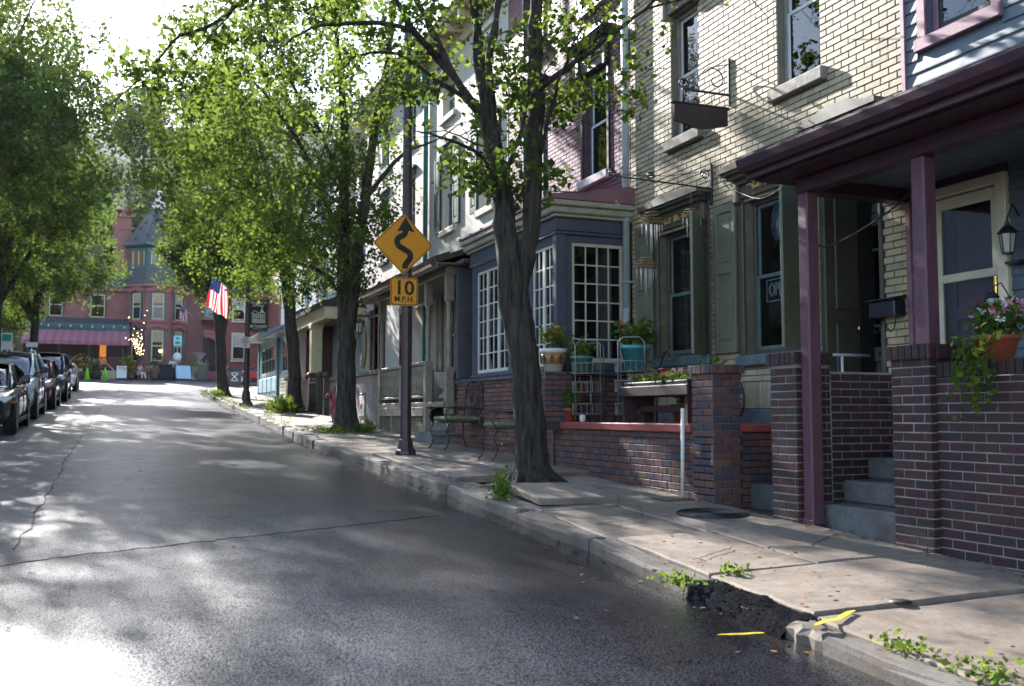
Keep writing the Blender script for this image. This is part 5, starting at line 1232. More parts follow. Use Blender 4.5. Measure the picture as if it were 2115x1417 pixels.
P1, P0 = (1.0, 84.1, 7.2), (1.0, 86.4, 8.2)
mA.add([P0, P1, (1.0, 84.1, 6.9), (1.0, 86.4, 6.9)], [(0, 1, 2, 3)])
aw = part('awning', mA, AWN, MX, fixn=False); part('awning_stripes', mB_, AWN2, aw, fixn=False)
for x in (-6.4, -4.2, -2.0, .55):
    m = MB(); m.box(x - .09, x + .09, 86.55, 86.73, zb, 8.1, .02); part('porch_post', m, TEALD, MX)
m = MB(); m.box(-7, .9, 86.5, 89.9, zb, 5.05, .02); part('porch_base', m, TEALD, MX); m = MB(); m.box(-7, .8, 89.6, 89.9, 5.06, 8.1); part('porch_wall', m, mat('dark_red_wall', '#43262a', .8, .15), MX)
for a, b in ((-6.3, -4.3), (-4.1, -2.9), (-1.2, .45)):
    m = MB(); m.box(a, b, 86.58, 86.66, 6.0, 6.1, .01); m.box(a, b, 86.58, 86.66, 5.2, 5.28, .01); part('porch_rail', m, TEALD, MX)
    for k in range(int((b - a) / .16)):
        m = MB(); x = a + .08 + k * .16; m.box(x - .03, x + .03, 86.6, 86.65, 5.28, 6.0); part('baluster', m, SANDR, MX)
m = MB(); m.box(-1.25, -.75, 89.5, 89.58, 5.7, 8.0); part('lit_doorway', m, emit_mat('doorway_glow', (.9, .28, .05), .2), MX)
for sx, x in ((1, -1.25), (-1, -2.9)):
    m = MB(); m.tube([(x - sx * .0, 86.4, 6.15), (x + sx * 1.5, 84.6, 4.6)], .05, 6); part('stair_rail', m, CREAMP, MX)
for k in range(5):
    m = MB(); m.box(-2.8, -1.2, 86.5 - .32 * (k + 1), 86.5 - .32 * k - .002, zb, 5.05 - .17 * (k + 1), .01); part('step', m, SANDR, MX)
m = MB(); m.box(-1.1, .9, 86.3, 86.49, zb, 5.0, .02); part('porch_skirt', m, CREAMP, MX)
# right wing with the carved entry
m = MB(); m.box(8.2, 12.2, 88.2, 101, zb, 12.0); part('wing', m, MB_OR, MX); m = MB(); m.box(8.0, 12.4, 88.0, 101, 12.0, 12.5, .04); part('wing_cornice', m, TEALD, MX); m = MB(); m.prism([(8.0, 12.5), (12.4, 12.5), (10.2, 15)], lambda p, q, t: (p, t, q), 88.1, 100); part('wing_roof', m, SLATR, MX)
m = MB(); m.box(6.8, 8.25, 87.2, 88.3, zb, 5.1, .03); m.box(6.9, 8.25, 87.6, 88.1, 8.3, 8.6, .02); part('entry', m, SANDR, MX); m = MB(); m.box(7.0, 8.18, 89.7, 89.98, 5.1, 8.2); part('entry_door', m, mat('dark_door', '#2b1d1d', .6), MX)
m = MB(); m.prism([(0, 8.3), (1.2, 8.3), (1.2, 7.2), (.9, 7.75), (.3, 8.0), (0, 7.9)], lambda p, q, t: (6.95 + p, t, q), 87.7, 88.0); part('entry_arch', m, SANDR, MX)
m = MB(); m.box(6.8, 8.2, 87.5, 87.6, 9.6, 9.7); m.box(6.8, 8.2, 87.5, 87.6, 10.4, 10.48); 
for k in range(8): m.box(6.85 + k * .18, 6.89 + k * .18, 87.52, 87.58, 9.7, 10.4)
part('balcony_rail', m, TEALD, MX); m = MB(); m.box(6.8, 8.2, 87.4, 90, 9.45, 9.6); part('balcony', m, SANDR, MX); fwin(MX, 7.1, 8.0, 9.7, 12.0, 89.9, TEALD, CRS)
fwin(MX, 9.3, 10.3, 6.2, 8.4, 88.15, WHITE, WHITE); fwin(MX, 9.3, 10.3, 9.6, 11.4, 88.15, WHITE, WHITE)
m = MB(); m.prism([(84.0, 4.2), (88.2, 4.2), (88.2, 6.2), (86.6, 6.0), (85.2, 5.2), (84.0, 5.2)], lambda p, q, t: (t, p, q), 8.3, 8.75); m.box(8.3, 11, 84.0, 84.4, zb, 5.25, .03); part('stair_wall', m, SANDR, MX)

# corner house on the right with a white porch
CW = thing('corner_house', 'white two storey porch house at the far corner behind the banner', 'house', (13.5, 80, 4.0))
m = MB(); m.box(12.3, 22, 82, 95, 3.2, 13.5); part('wall', m, MB_OR, CW)
m = MB(); m.box(12.0, 22, 79.5, 82, 7.6, 7.95, .04); m.box(12.0, 22, 79.5, 82, 11.2, 11.6, .04); m.prism([(79.4, 11.6), (79.4, 11.75), (82, 12.8), (82, 11.6)], lambda p, q, t: (t, p, q), 11.9, 22); part('porch', m, WHITE, CW)
for x in (12.2, 14.2, 16.2, 18.2):
    for z0, z1 in ((4.2, 7.6), (7.95, 11.2)): m = MB(); m.box(x - .12, x + .12, 79.6, 79.84, z0, z1, .02); part('porch_post', m, WHITE, CW)
for z in (8.0, 4.4):
    m = MB(); m.box(12.3, 18.2, 79.65, 79.75, z + .85, z + .95); m.box(12.3, 18.2, 79.65, 79.75, z + .1, z + .16)
    for k in range(36): m.box(12.35 + k * .16, 12.41 + k * .16, 79.67, 79.73, z + .16, z + .85)
    part('porch_rail', m, WHITE, CW)
for x in (13, 15, 17): fwin(CW, x, x + 1, 8.4, 10.6, 81.95, WHITE, WHITE); fwin(CW, x, x + 1, 4.9, 7.0, 81.95, WHITE, WHITE)
m = MB(); m.box(11.95, 22, 79.3, 82, 3.2, 4.3, .04); part('porch_base', m, mat('field_stone', '#6d675f', .85, .35, 2.5, 12, .8, bdist=.05), CW)

# left row: two terrace houses behind the parked cars
for i, (y0, y1, wm, lab) in enumerate(((44, 56, mat('buff_stucco', '#b3a78f', .8, .1, 3, 60, .2), 'buff terraced house with a white porch behind the left trees'), (56.3, 70, MB_RED, 'brick terraced house with a green sign post before it, at the far left'), (24, 43.7, PALE, 'pale clapboard terraced house hidden behind the left tree crowns'))):
    L = thing('terraced_house', lab, 'house', (-7.6, (y0 + y1) / 2, zr(-4, y0)), group='terraced houses on the left')
    zb_ = zr(-4, y0) - .2; h = 9.2 + i
    m = MB(); m.box(-14, -7.6, y0, y1, zb_ - 1, zb_ + h); part('wall', m, wm, L)
    m = MB(); m.prism([(-7.2, zb_ + h), (-14.2, zb_ + h), (-10.7, zb_ + h + 2)], lambda p, q, t: (p, t, q), y0, y1); part('roof', m, SHING, L)
    m = MB(); m.prism([(-5.9, zb_ + 3.2), (-5.9, zb_ + 3.35), (-7.6, zb_ + 3.9), (-7.6, zb_ + 3.2)], lambda p, q, t: (p, t, q), y0 + .2, y1 - .2); m.box(-7.6, -6.0, y0 + .2, y1 - .2, zb_ - .5, zb_ + .7); part('porch', m, TAUPE, L)
    for k in range(5):
        y = y0 + .5 + (y1 - y0 - 1) * k / 4; m = MB(); m.box(-6.12, -5.98, y - .07, y + .07, zb_ + .7, zb_ + 3.2); part('porch_post', m, WHITE, L)
    for k in range(3):
        y = y0 + 1.5 + (y1 - y0 - 3) * k / 2
        for z in (zb_ + 1.4, zb_ + 4.6, zb_ + 7.0):
            m = MB(); m.box(-7.6, -7.54, y - .5, y + .5, z, z + 1.6, .02); w = part('window', m, WHITE, L); g = MB(); g.quad((-7.535, y - .42, z + .1), (-7.535, y + .42, z + .1), (-7.535, y + .42, z + 1.5), (-7.535, y - .42, z + 1.5)); part('pane', g, mat('dark_pane', (.02, .02, .025), .08, .1, bump_=0), w)
# ================================================================== trees
def pl(Y, *pts, dx=0):
    """stem through photo points on the tree's own upright plane; each (u, v, r, dy)"""
    out = []
    for u, v, r, dy in pts:
        p = at(u, v, Y=Y + dy); out.append((p.x, p.y, p.z, r))
    return out
ROWL = 'street trees along the right pavement'
# nearest tree
Y1 = 10.4; b = (4.39, Y1, zs(4.39, Y1) - .03)
st = [
    [(4.39, Y1, b[2], .185)] + pl(Y1, (1094, 850, .172, 0), (1076, 700, .165, 0), (1058, 590, .165, 0), (1045, 480, .13, .05), (1034, 390, .115, .1), (1020, 310, .095, .15), (1000, 200, .075, .2), (985, 60, .06, .3), (965, -120, .045, .4), (950, -300, .02, .5)),
    pl(Y1, (1062, 620, .12, 0), (1088, 530, .105, -.05), (1100, 430, .1, -.1), (1104, 300, .095, -.1), (1105, 120, .085, -.1), (1108, -40, .07, -.1), (1120, -260, .045, 0), (1125, -420, .02, 0)),
    pl(Y1, (1030, 370, .07, .1), (1018, 240, .06, 0), (1012, 130, .05, -.2), (1030, 10, .04, -.3), (1060, -160, .02, -.4)),
    pl(Y1, (1008, 260, .06, .2), (960, 190, .055, .3), (915, 130, .05, .45), (870, 85, .042, .5), (815, -5, .032, .6), (770, -120, .015, .7)),
    pl(Y1, (940, 165, .04, .35), (890, 60, .034, .5), (845, -30, .026, .9), (800, -140, .012, 1.1)),
    pl(Y1, (905, 118, .034, .4), (830, 55, .028, .2), (700, 50, .022, .0), (640, 60, .014, -.1), (560, 110, .006, -.2)),
    pl(Y1, (978, 215, .035, .3), (900, 165, .026, .6), (820, 112, .022, .9), (740, 115, .016, 1.1), (700, 150, .006, 1.2)),
    pl(Y1, (1104, 190, .045, -.1), (1160, 150, .034, -.5), (1240, 90, .026, -.9), (1330, 20, .02, -1.2), (1420, -60, .008, -1.4)),
    pl(Y1, (1103, 340, .035, -.1), (1130, 260, .026, -.35), (1160, 150, .018, -.55), (1200, 60, .008, -.7)),
    pl(Y1, (1038, 430, .03, .1), (1000, 330, .022, -.3), (930, 290, .016, -.7), (860, 270, .006, -1.0)),
    pl(Y1, (1040, 360, .03, 0), (1068, 300, .024, -.2), (1090, 210, .016, -.3), (1140, 130, .007, -.4)),
]
extra = [
    ('path', pl(11.6, (640, -160, .04, 0), (520, -20, .035, 0), (440, 50, .03, 0), (370, 75, .025, 0), (330, 120, .02, 0), (270, 180, .013, 0), (205, 235, .005, 0)), .03, .005),
    ('path', pl(11.6, (480, 25, .02, 0), (430, 80, .015, .1), (390, 130, .01, .2), (370, 220, .005, .25)), .014, .004),
    ('path', pl(Y1, (1330, 20, .02, -1.2), (1440, -10, .012, -1.5), (1520, -25, .01, -1.7), (1590, 40, .005, -1.8)), .014, .004),
]
tree('nearest street tree with twin mossy trunks beside the iron chairs', b, st,
     [(3.9, 10.5, 5.3, 1.6, 1.3, 1.0, 1.0), (2.6, 11.4, 6.3, 1.9, 1.5, 1.3, 2.0), (5.0, 9.7, 6.0, 1.0, 1.3, 1.4, .9), (4.2, 10.4, 4.4, .75, .75, .6, .55), (3.6, 10.7, 8.2, 2.6, 2.3, 1.8, 4.2), (.75, 11.5, 5.45, .95, .4, .5, .8)],
     360, 13500, .088, 11, group=ROWL, extra=extra, flare=1.45, spread=.17, zmin=3.6)
# second tree, one stem leaning right
Y2 = 20.5; b = (4.47, Y2, zs(4.47, Y2) - .03)
st = [
    [(4.47, Y2, b[2], .215)] + pl(Y2, (715, 800, .2, 0), (716, 720, .19, 0), (712, 660, .15, 0), (709, 560, .13, .1), (710, 440, .115, .2), (712, 300, .095, .3), (705, 160, .07, .3), (690, 20, .05, .3), (680, -120, .02, .2)),
    pl(Y2, (722, 680, .14, 0), (735, 560, .12, -.1), (752, 430, .105, -.15), (772, 280, .09, -.2), (790, 190, .08, -.2), (805, 90, .065, -.2), (815, -40, .045, -.2), (820, -180, .02, -.2)),
    pl(Y2, (710, 520, .06, .1), (668, 400, .05, .5), (620, 300, .04, .8), (560, 210, .028, 1.0), (500, 140, .012, 1.2)),
    pl(Y2, (711, 400, .05, .2), (660, 270, .04, -.2), (600, 170, .03, -.5), (540, 60, .014, -.8)),
    pl(Y2, (756, 410, .05, -.15), (830, 320, .034, -.5), (900, 290, .02, -.8), (960, 250, .008, -1)),
    pl(Y2, (715, 620, .04, 0), (660, 560, .028, -.5), (600, 540, .012, -1.0)),
]
tree('second street tree beyond the curve sign, its right stem leaning', b, st,
     [(3.0, 20.5, 7.2, 2.4, 2.2, 2.5, 3), (4.7, 20.5, 6.0, 1.1, 1.9, 2.0, 1.0), (3.8, 20.3, 4.8, 1.7, 1.7, 1.0, .7), (1.2, 20.8, 6.8, 1.6, 1.5, 1.6, 1.3), (3.2, 20.5, 9.8, 2.3, 2.3, 1.5, 2.0)],
     480, 30000, .092, 12, group=ROWL, flare=1.6, spread=.3, zmin=3.9)
# third tree
Y3 = 30.0; b = (5.0, Y3, zs(5.0, Y3) - .03)
st = [
    [(5.0, Y3, b[2], .21)] + pl(Y3, (607, 750, .19, 0), (598, 640, .175, 0), (590, 560, .14, 0), (596, 440, .115, .3), (600, 320, .09, .4), (590, 200, .06, .5), (580, 90, .02, .5)),
    pl(Y3, (592, 590, .12, 0), (560, 500, .1, -.2), (520, 430, .08, -.4), (470, 370, .06, -.5), (420, 330, .04, -.6), (370, 300, .015, -.6)),
    pl(Y3, (590, 560, .1, 0), (565, 430, .08, .2), (540, 310, .06, .4), (500, 220, .04, .5), (470, 150, .015, .5)),
    pl(Y3, (600, 520, .08, .1), (640, 400, .06, 0), (670, 300, .04, 0), (690, 200, .015, 0)),
    pl(Y3, (545, 470, .06, -.3), (480, 450, .04, -1.0), (420, 460, .02, -1.5)),
]
tree('third street tree behind the grassy tuft, forking low over the road', b, st,
     [(3.2, 30, 8.3, 2.4, 2.5, 2.9, 3), (2.5, 29.8, 10.2, 1.7, 1.8, 1.7, 1.2), (4.8, 30, 5.8, 1.6, 1.8, 1.2, .7), (4.4, 29.5, 6.9, 1.3, 1.3, .8, .5), (2.9, 30, 10.9, 2.0, 2.2, 1.3, 1.0)],
     500, 31000, .105, 13, group=ROWL, flare=1.6, spread=.34, zmin=4.6)
# fourth tree, behind the flag
Y4 = 45.7; b = (4.5, Y4, zs(4.5, Y4) - .03)
st = [
    [(4.5, Y4, b[2], .25)] + pl(Y4, (458, 770, .23, 0), (456, 710, .22, 0), (450, 660, .17, 0), (440, 600, .14, 0), (425, 520, .11, .3), (405, 440, .07, .4), (390, 380, .02, .5)),
    pl(Y4, (458, 700, .15, 0), (470, 620, .13, -.2), (482, 540, .11, -.3), (490, 440, .08, -.3), (495, 350, .02, -.3)),
    pl(Y4, (456, 690, .12, 0), (460, 600, .1, .5), (455, 500, .08, .8), (448, 400, .03, 1)),
    pl(Y4, (440, 610, .08, 0), (410, 560, .06, -.3), (375, 540, .03, -.6)),
]
tree('fourth street tree at the corner behind the flag, with three stems', b, st,
     [(4.3, 45.7, 9.4, 2.2, 2.6, 2.3, 2), (3.2, 45.5, 8.8, 1.6, 2.0, 2.0, 1.4), (5.0, 45.5, 7.2, 1.9, 1.9, 1.0, .5), (4.2, 45.5, 11.0, 1.8, 2.0, 1.4, 1.0)],
     400, 33000, .13, 14, group=ROWL, spread=.42, zmin=6.0, lm=LEAF2, bm_=BARK2)
# left row: a low generic builder
def stand_tree(label, x, y, h, r, seed, n, ls, cr, tips=220, lean=(0, 0), lm=None, group='street trees along the left pavement', low=.3):
    rr = random.Random(seed); z0 = zr(-3.9, y) + .1; b = (x, y, z0); lx, ly = lean
    top = .88 * h
    st = [[(x, y, z0, r), (x + lx * .1, y, z0 + .18 * h, r * .85), (x + lx * .3, y + ly * .3, z0 + .4 * h, r * .6), (x + lx * .7, y + ly * .6, z0 + .65 * h, r * .35), (x + lx, y + ly, z0 + top, .03)]]
    for k in range(6):
        a = k * 1.05 + rr.uniform(-.3, .3); f = rr.uniform(.24, .5); l_ = cr * rr.uniform(.6, .85)
        sx, sy = x + lx * f, y + ly * f; sz = z0 + f * h
        st.append([(sx, sy, sz, r * .45), (sx + math.cos(a) * l_ * .4, sy + math.sin(a) * l_ * .4, sz + .13 * h, r * .32), (sx + math.cos(a) * l_ * .8, sy + math.sin(a) * l_ * .8, sz + .3 * h, r * .18), (sx + math.cos(a) * l_, sy + math.sin(a) * l_, sz + .42 * h, .02)])
    bl = [(x + lx * .7, y + ly * .7, z0 + h * (low + .98) / 2, cr, cr, h * (.98 - low) / 2, 3)]
    for k in range(5):
        a = rr.uniform(0, 6.28); bl.append((x + lx * .6 + math.cos(a) * cr * .7, y + ly * .6 + math.sin(a) * cr * .7, z0 + h * rr.uniform(low + .08, .75), cr * .5, cr * .5, h * .14, .7))
    return tree(label, b, st, bl, tips, n, ls, seed, lm=lm or LEAF2, bm_=BARK2, group=group, spread=.5 * cr / 3.5, zmin=z0 + h * low * .8)
stand_tree('tall left pavement tree nearest the parked cars, its crown reaching in from the edge', -5.2, 27.5, 12.6, .24, 21, 42000, .11, 3.9, 420, (.6, 0), low=.36)
stand_tree('left tree with a dark trunk in line with the silver car roof', -5.3, 52, 14.5, .3, 22, 46000, .14, 4.0, 380, (.5, 0), low=.3)
stand_tree('left tree beside the small road sign, trunk nearest the awning', -4.6, 66, 13.0, .3, 23, 40000, .15, 4.4, 340, (.3, 0), low=.28)
stand_tree('left pavement tree whose trunk stands at the edge of the picture', -5.0, 40, 17.5, .28, 24, 42000, .125, 4.2, 400, (.3, 0), low=.34)
# wooded hill
rng = np.random.default_rng(5); P = []; S = []; mbt = MB()
for i in range(150):
    x = rng.uniform(-75, 60); y = rng.uniform(103, 190) if i % 3 else rng.uniform(103, 125); z = hill_z(x, y); h = rng.uniform(11, 17); cr = rng.uniform(3.5, 5.5)
    mbt.tube([(x, y, z - 1), (x, y, z + h * .5), (x, y, z + h * .9)], [.3, .2, .05], 5, cap=False)
    k = 2600 if -40 < x < 40 else 1000
    nb = 7; c = rng.normal(size=(nb, 3)); c /= np.linalg.norm(c, axis=1)[:, None]; c = c * np.array([cr * .6, cr * .6, h * .25]) + np.array([x, y, z + h * .62])
    u = rng.normal(size=(k, 3)); u /= np.linalg.norm(u, axis=1)[:, None]; u *= (rng.uniform(.45, 1, k) ** .5)[:, None] * np.array([cr * .55, cr * .55, h * .2])
    P.append(c[rng.integers(0, nb, k)] + u)
f = foliage('forest', np.concatenate(P), .48, LEAFH, rng=rng, droop=.1, width=.8); f['kind'] = 'stuff'
t = part('forest_trunks', mbt, BARK2, f, fixn=False); t['kind'] = 'stuff'
# soil and surface roots in the tree pits
SO2 = mat('pit_soil', (.045, .034, .025), .95, .5, 12, 70, .8, bdist=.03)
for (tx, ty, tr) in ((4.39, 10.4, .3), (4.47, 20.5, .3), (5.0, 30, .3), (4.5, 45.7, .34)):
    m = MB(); n = 30; vs = [(tx, ty, zs(tx, ty) + .07)]; 
    for k, (r, h) in enumerate(((.28, .05), (.45, .015), (.62, -.01), (.72, -.03))):
        for i in range(n):
            a = 2 * math.pi * i / n; rr_ = r * (1 + .12 * math.sin(a * 3 + ty) + .06 * math.sin(a * 7)); x, y = tx + rr_ * math.cos(a), ty + rr_ * math.sin(a); vs.append((x, y, zs(x, y) + h + random.uniform(-.008, .008)))
    fs = [(0, 1 + i, 1 + (i + 1) % n) for i in range(n)] + [(1 + k * n + i, 1 + (k + 1) * n + i, 1 + (k + 1) * n + (i + 1) % n, 1 + k * n + (i + 1) % n) for k in range(3) for i in range(n)]
    m.add(vs, fs, True); struct('pit_soil', m, SO2)
for t in [o for o in COL.objects if o.name.startswith('street_tree') and o.type == 'EMPTY'][:4]:
    L = t.location; r0 = .22; k = 0
    for a in (.4, 1.5, 2.7, 3.7, 4.6, 5.6):
        a += L.y; ln = random.uniform(.3, .5); m = MB()
        pts = [(L.x + math.cos(a + .15 * j) * (r0 * .5 + ln * j / 4), L.y + math.sin(a + .15 * j) * (r0 * .5 + ln * j / 4), zs(L.x, L.y) + .2 * (1 - j / 4) ** 2 - .02) for j in range(5)]
        m.tube(pts, [.1, .075, .055, .035, .015], 7); part('root', m, BARK, t, fixn=False)
# ================================================================== street furniture
POLE = mat('brown_post_paint', '#3d2a2c', .45, .2, 8, 60, .2); SIGNY = mat('sign_amber', '#ea9a10', .4, .05, 3, 60, .02); SIGNK = mat('sign_black', '#15130f', .45, .1, bump_=0)
SIGNW = mat('sign_white', '#d9d9d6', .4, .05, bump_=0); SIGNR = mat('sign_red', '#b0303a', .4, .05, bump_=0); RUSTP = mat('dark_iron', '#3d342f', .5, .3, 14, 80, .3, dirt='#5a3a28', dirt_amt=.4)
def round_poly(pts, r, n=5):
    out = []; P = [Vector(p) for p in pts]; m = len(P)
    for i in range(m):
        a, b, c = P[i - 1], P[i], P[(i + 1) % m]; d0 = (a - b).normalized(); d1 = (c - b).normalized(); s0, s1 = b + d0 * r, b + d1 * r
        for k in range(n + 1):
            t = k / n; out.append(tuple((1 - t) ** 2 * s0 + 2 * t * (1 - t) * b + t * t * s1))
    return out
px, py = 4.06, 14.47; pz = zs(px, py)
WS = thing('warning_sign', 'amber diamond curve warning sign with a 10 miles plate on a brown post', 'road sign', (px, py, pz))
m = MB(); m.tube([(px, py, pz + .1), (px, py, pz + 3.1), (px - .01, py, pz + 6.6)], [.085, .08, .06], 8, smooth=False); part('post', m, POLE, WS)
m = MB(); m.lathe([(.2, 0), (.2, .04), (.16, .05), (.155, .1), (.13, .13), (.11, .2), (.1, .26), (.086, .28)], (px, py, pz - .02), 8, False)
for k in range(4):
    a = k * math.pi / 2 + .4; m.lathe([(.022, 0), (.022, .035), (.012, .036), (.012, .06)], (px + .165 * math.cos(a), py + .165 * math.sin(a), pz + .02), 6, False)
part('base', m, POLE, WS)
sc = at(834, 504, Y=py - .12); hs = .47
fn = lambda p, q, t: (sc.x + p, py - .1 - t, sc.z + q)
dia = round_poly([(0, hs), (-hs, 0), (0, -hs), (hs, 0)], .05)
m = MB(); m.prism(dia, fn, 0, .004); dp = part('diamond_plate', m, SIGNY, WS)
m = MB(); k1, k2 = .965, .935; o1 = [(x * k1, y * k1) for x, y in dia]; o2 = [(x * k2, y * k2) for x, y in dia]; n = len(dia)
vs = [fn(p, q, .006) for p, q in o1] + [fn(p, q, .006) for p, q in o2]; m.add(vs, [(i, (i + 1) % n, n + (i + 1) % n, n + i) for i in range(n)]); part('border', m, SIGNK, dp)
def spx(u, v): return ((u - 834) * .00722, (504 - v) * .00722)
cen = [(838, 555), (838, 548), (845, 538), (849, 530), (846, 521), (834, 514), (824, 508), (820, 499), (824, 491), (834, 485), (838, 478), (838, 470)]
sp = smooth_line([spx(*c) for c in cen], 5); m = MB(); m.band([tuple(p) for p in sp], .088, fn, .006, .008); m.prism([spx(*c) for c in ((838, 447), (820, 478), (832, 475), (838, 472), (844, 475), (858, 478))], fn, .0055, .0085); part('arrow', m, SIGNK, dp)
s2 = at(835.5, 602, Y=py - .12); w2 = .212; fn2 = lambda p, q, t: (s2.x + p, py - .1 - t, s2.z + q)
pl_ = round_poly([(-w2, w2), (-w2, -w2), (w2, -w2), (w2, w2)], .035); m = MB(); m.prism(pl_, fn2, 0, .004); sp2 = part('speed_plate', m, SIGNY, WS)
m = MB(); o1 = [(x * .95, y * .95) for x, y in pl_]; o2 = [(x * .9, y * .9) for x, y in pl_]; n = len(pl_); m.add([fn2(p, q, .006) for p, q in o1] + [fn2(p, q, .006) for p, q in o2], [(i, (i + 1) % n, n + (i + 1) % n, n + i) for i in range(n)]); part('border', m, SIGNK, sp2)
text('lettering', '10', .30, SIGNK, sp2, fn2(0, .045, .008), (R(90), 0, 0), .006, sx=1.05); text('lettering', 'M.P.H.', .115, SIGNK, sp2, fn2(0, -.118, .008), (R(90), 0, 0), .002)
for q in (fn(0, .4, .008), fn(0, -.4, .008), fn2(0, .17, .008), fn2(0, -.17, .008)):
    m = MB(); m.lathe([(.012, 0), (.012, .006), (0, .008)], (0, 0, 0), 8); m.v = [(q[0] + x, q[1] - z, q[2] + y) for x, y, z in m.v]; part('bolt', m, GALV, WS)

lx, ly = 4.19, 35.1; lz = zs(lx, ly)
LP_ = thing('lamp_post', 'slim dark street lamp post with a no parking plate and a long arm', 'lamp post', (lx, ly, lz))
m = MB(); m.tube([(lx, ly, lz), (lx, ly, lz + 7.4)], [.1, .06], 8, smooth=False); part('post', m, POLE, LP_)
m = MB(); m.lathe([(.24, 0), (.22, .12), (.15, .2), (.13, .5), (.1, .55)], (lx, ly, lz - .02), 8, False); part('base', m, POLE, LP_)
m = MB(); m.tube([(lx, ly, lz + 7.0), (lx - .6, ly - .1, lz + 7.3), (lx - 1.3, ly - .2, lz + 7.35)], .03, 6); part('arm', m, GALV, LP_)
m = MB(); m.box(lx - 1.85, lx - 1.2, ly - .32, ly - .1, lz + 7.3, lz + 7.42, .05); part('lamp_head', m, ALU, LP_)
q = at(507, 707, Y=ly - .12); m = MB(); m.box(q.x - .15, q.x + .15, ly - .125, ly - .12, q.z - .19, q.z + .19); npk = part('parking_plate', m, SIGNW, LP_)
for s_, dz, sz in (('NO', .11, .1), ('PARKING', .02, .062), ('THIS', -.06, .05), ('SIDE', -.12, .05)): text('lettering', s_, sz, SIGNR, npk, (q.x, ly - .128, q.z + dz), (R(90), 0, 0), .002)
q = at(533, 652, Y=ly); BN = thing('hanging_banner', 'black welcome banner with a white timbered house hanging from the lamp post', 'banner', (q.x, ly, q.z - .55))
m = MB(); m.box(q.x - .32, q.x + .32, ly - .012, ly, q.z - .53, q.z + .53, .003); bp = part('panel', m, mat('banner_black', '#1b1b1c', .6, .15), BN)
for s_, dz, sz, b_ in (('WELCOME TO', .44, .105, .002), ('HISTORIC', .34, .1, .002), ('JIM THORPE', -.38, .125, .004), ('PENNSYLVANIA', -.47, .05, 0)): text('lettering', s_, sz, SIGNW, bp, (q.x, ly - .016, q.z + dz), (R(90), 0, 0), b_, sx=.88 if 'T' in s_ else 1)
m = MB(); f = lambda p, r_, t: (q.x + p, ly - .013 - t, q.z + r_)
for a, b, c, d in ((-.2, .24, -.26, -.235), (-.2, .24, -.08, -.06), (-.2, .02, .06, .075), (.02, .24, .1, .12)): m.prism([(a, c), (b, c), (b, d), (a, d)], f, 0, .003)
for x in (-.2, -.13, -.06, .01, .08, .15, .225): m.prism([(x, -.24), (x + .018, -.24), (x + .018, .1 if x > 0 else .06), (x, .1 if x > 0 else .06)], f, .0005, .0035)
for x in (-.17, -.1, -.03, .05, .11, .18): m.prism([(x, -.22), (x + .035, -.22), (x + .035, -.12), (x, -.12)], f, .0005, .0035); m.prism([(x, -.03), (x + .03, -.03), (x + .03, .04), (x, .04)], f, .0005, .0035)
m.prism([(.06, .12), (.2, .12), (.13, .27)], f, .001, .004); m.prism([(.11, .26), (.15, .26), (.13, .33)], f, .0015, .0045); m.band([(-.24, .06), (-.1, .17), (.04, .08)], .02, f, .001, .004); part('picture', m, SIGNW, bp)
m = MB(); m.tube([(lx, ly, q.z + .56), (q.x + .34, ly, q.z + .56)], .014, 6); m.tube([(lx, ly, q.z - .56), (q.x + .34, ly, q.z - .56)], .014, 6); part('bracket', m, RUSTP, BN)
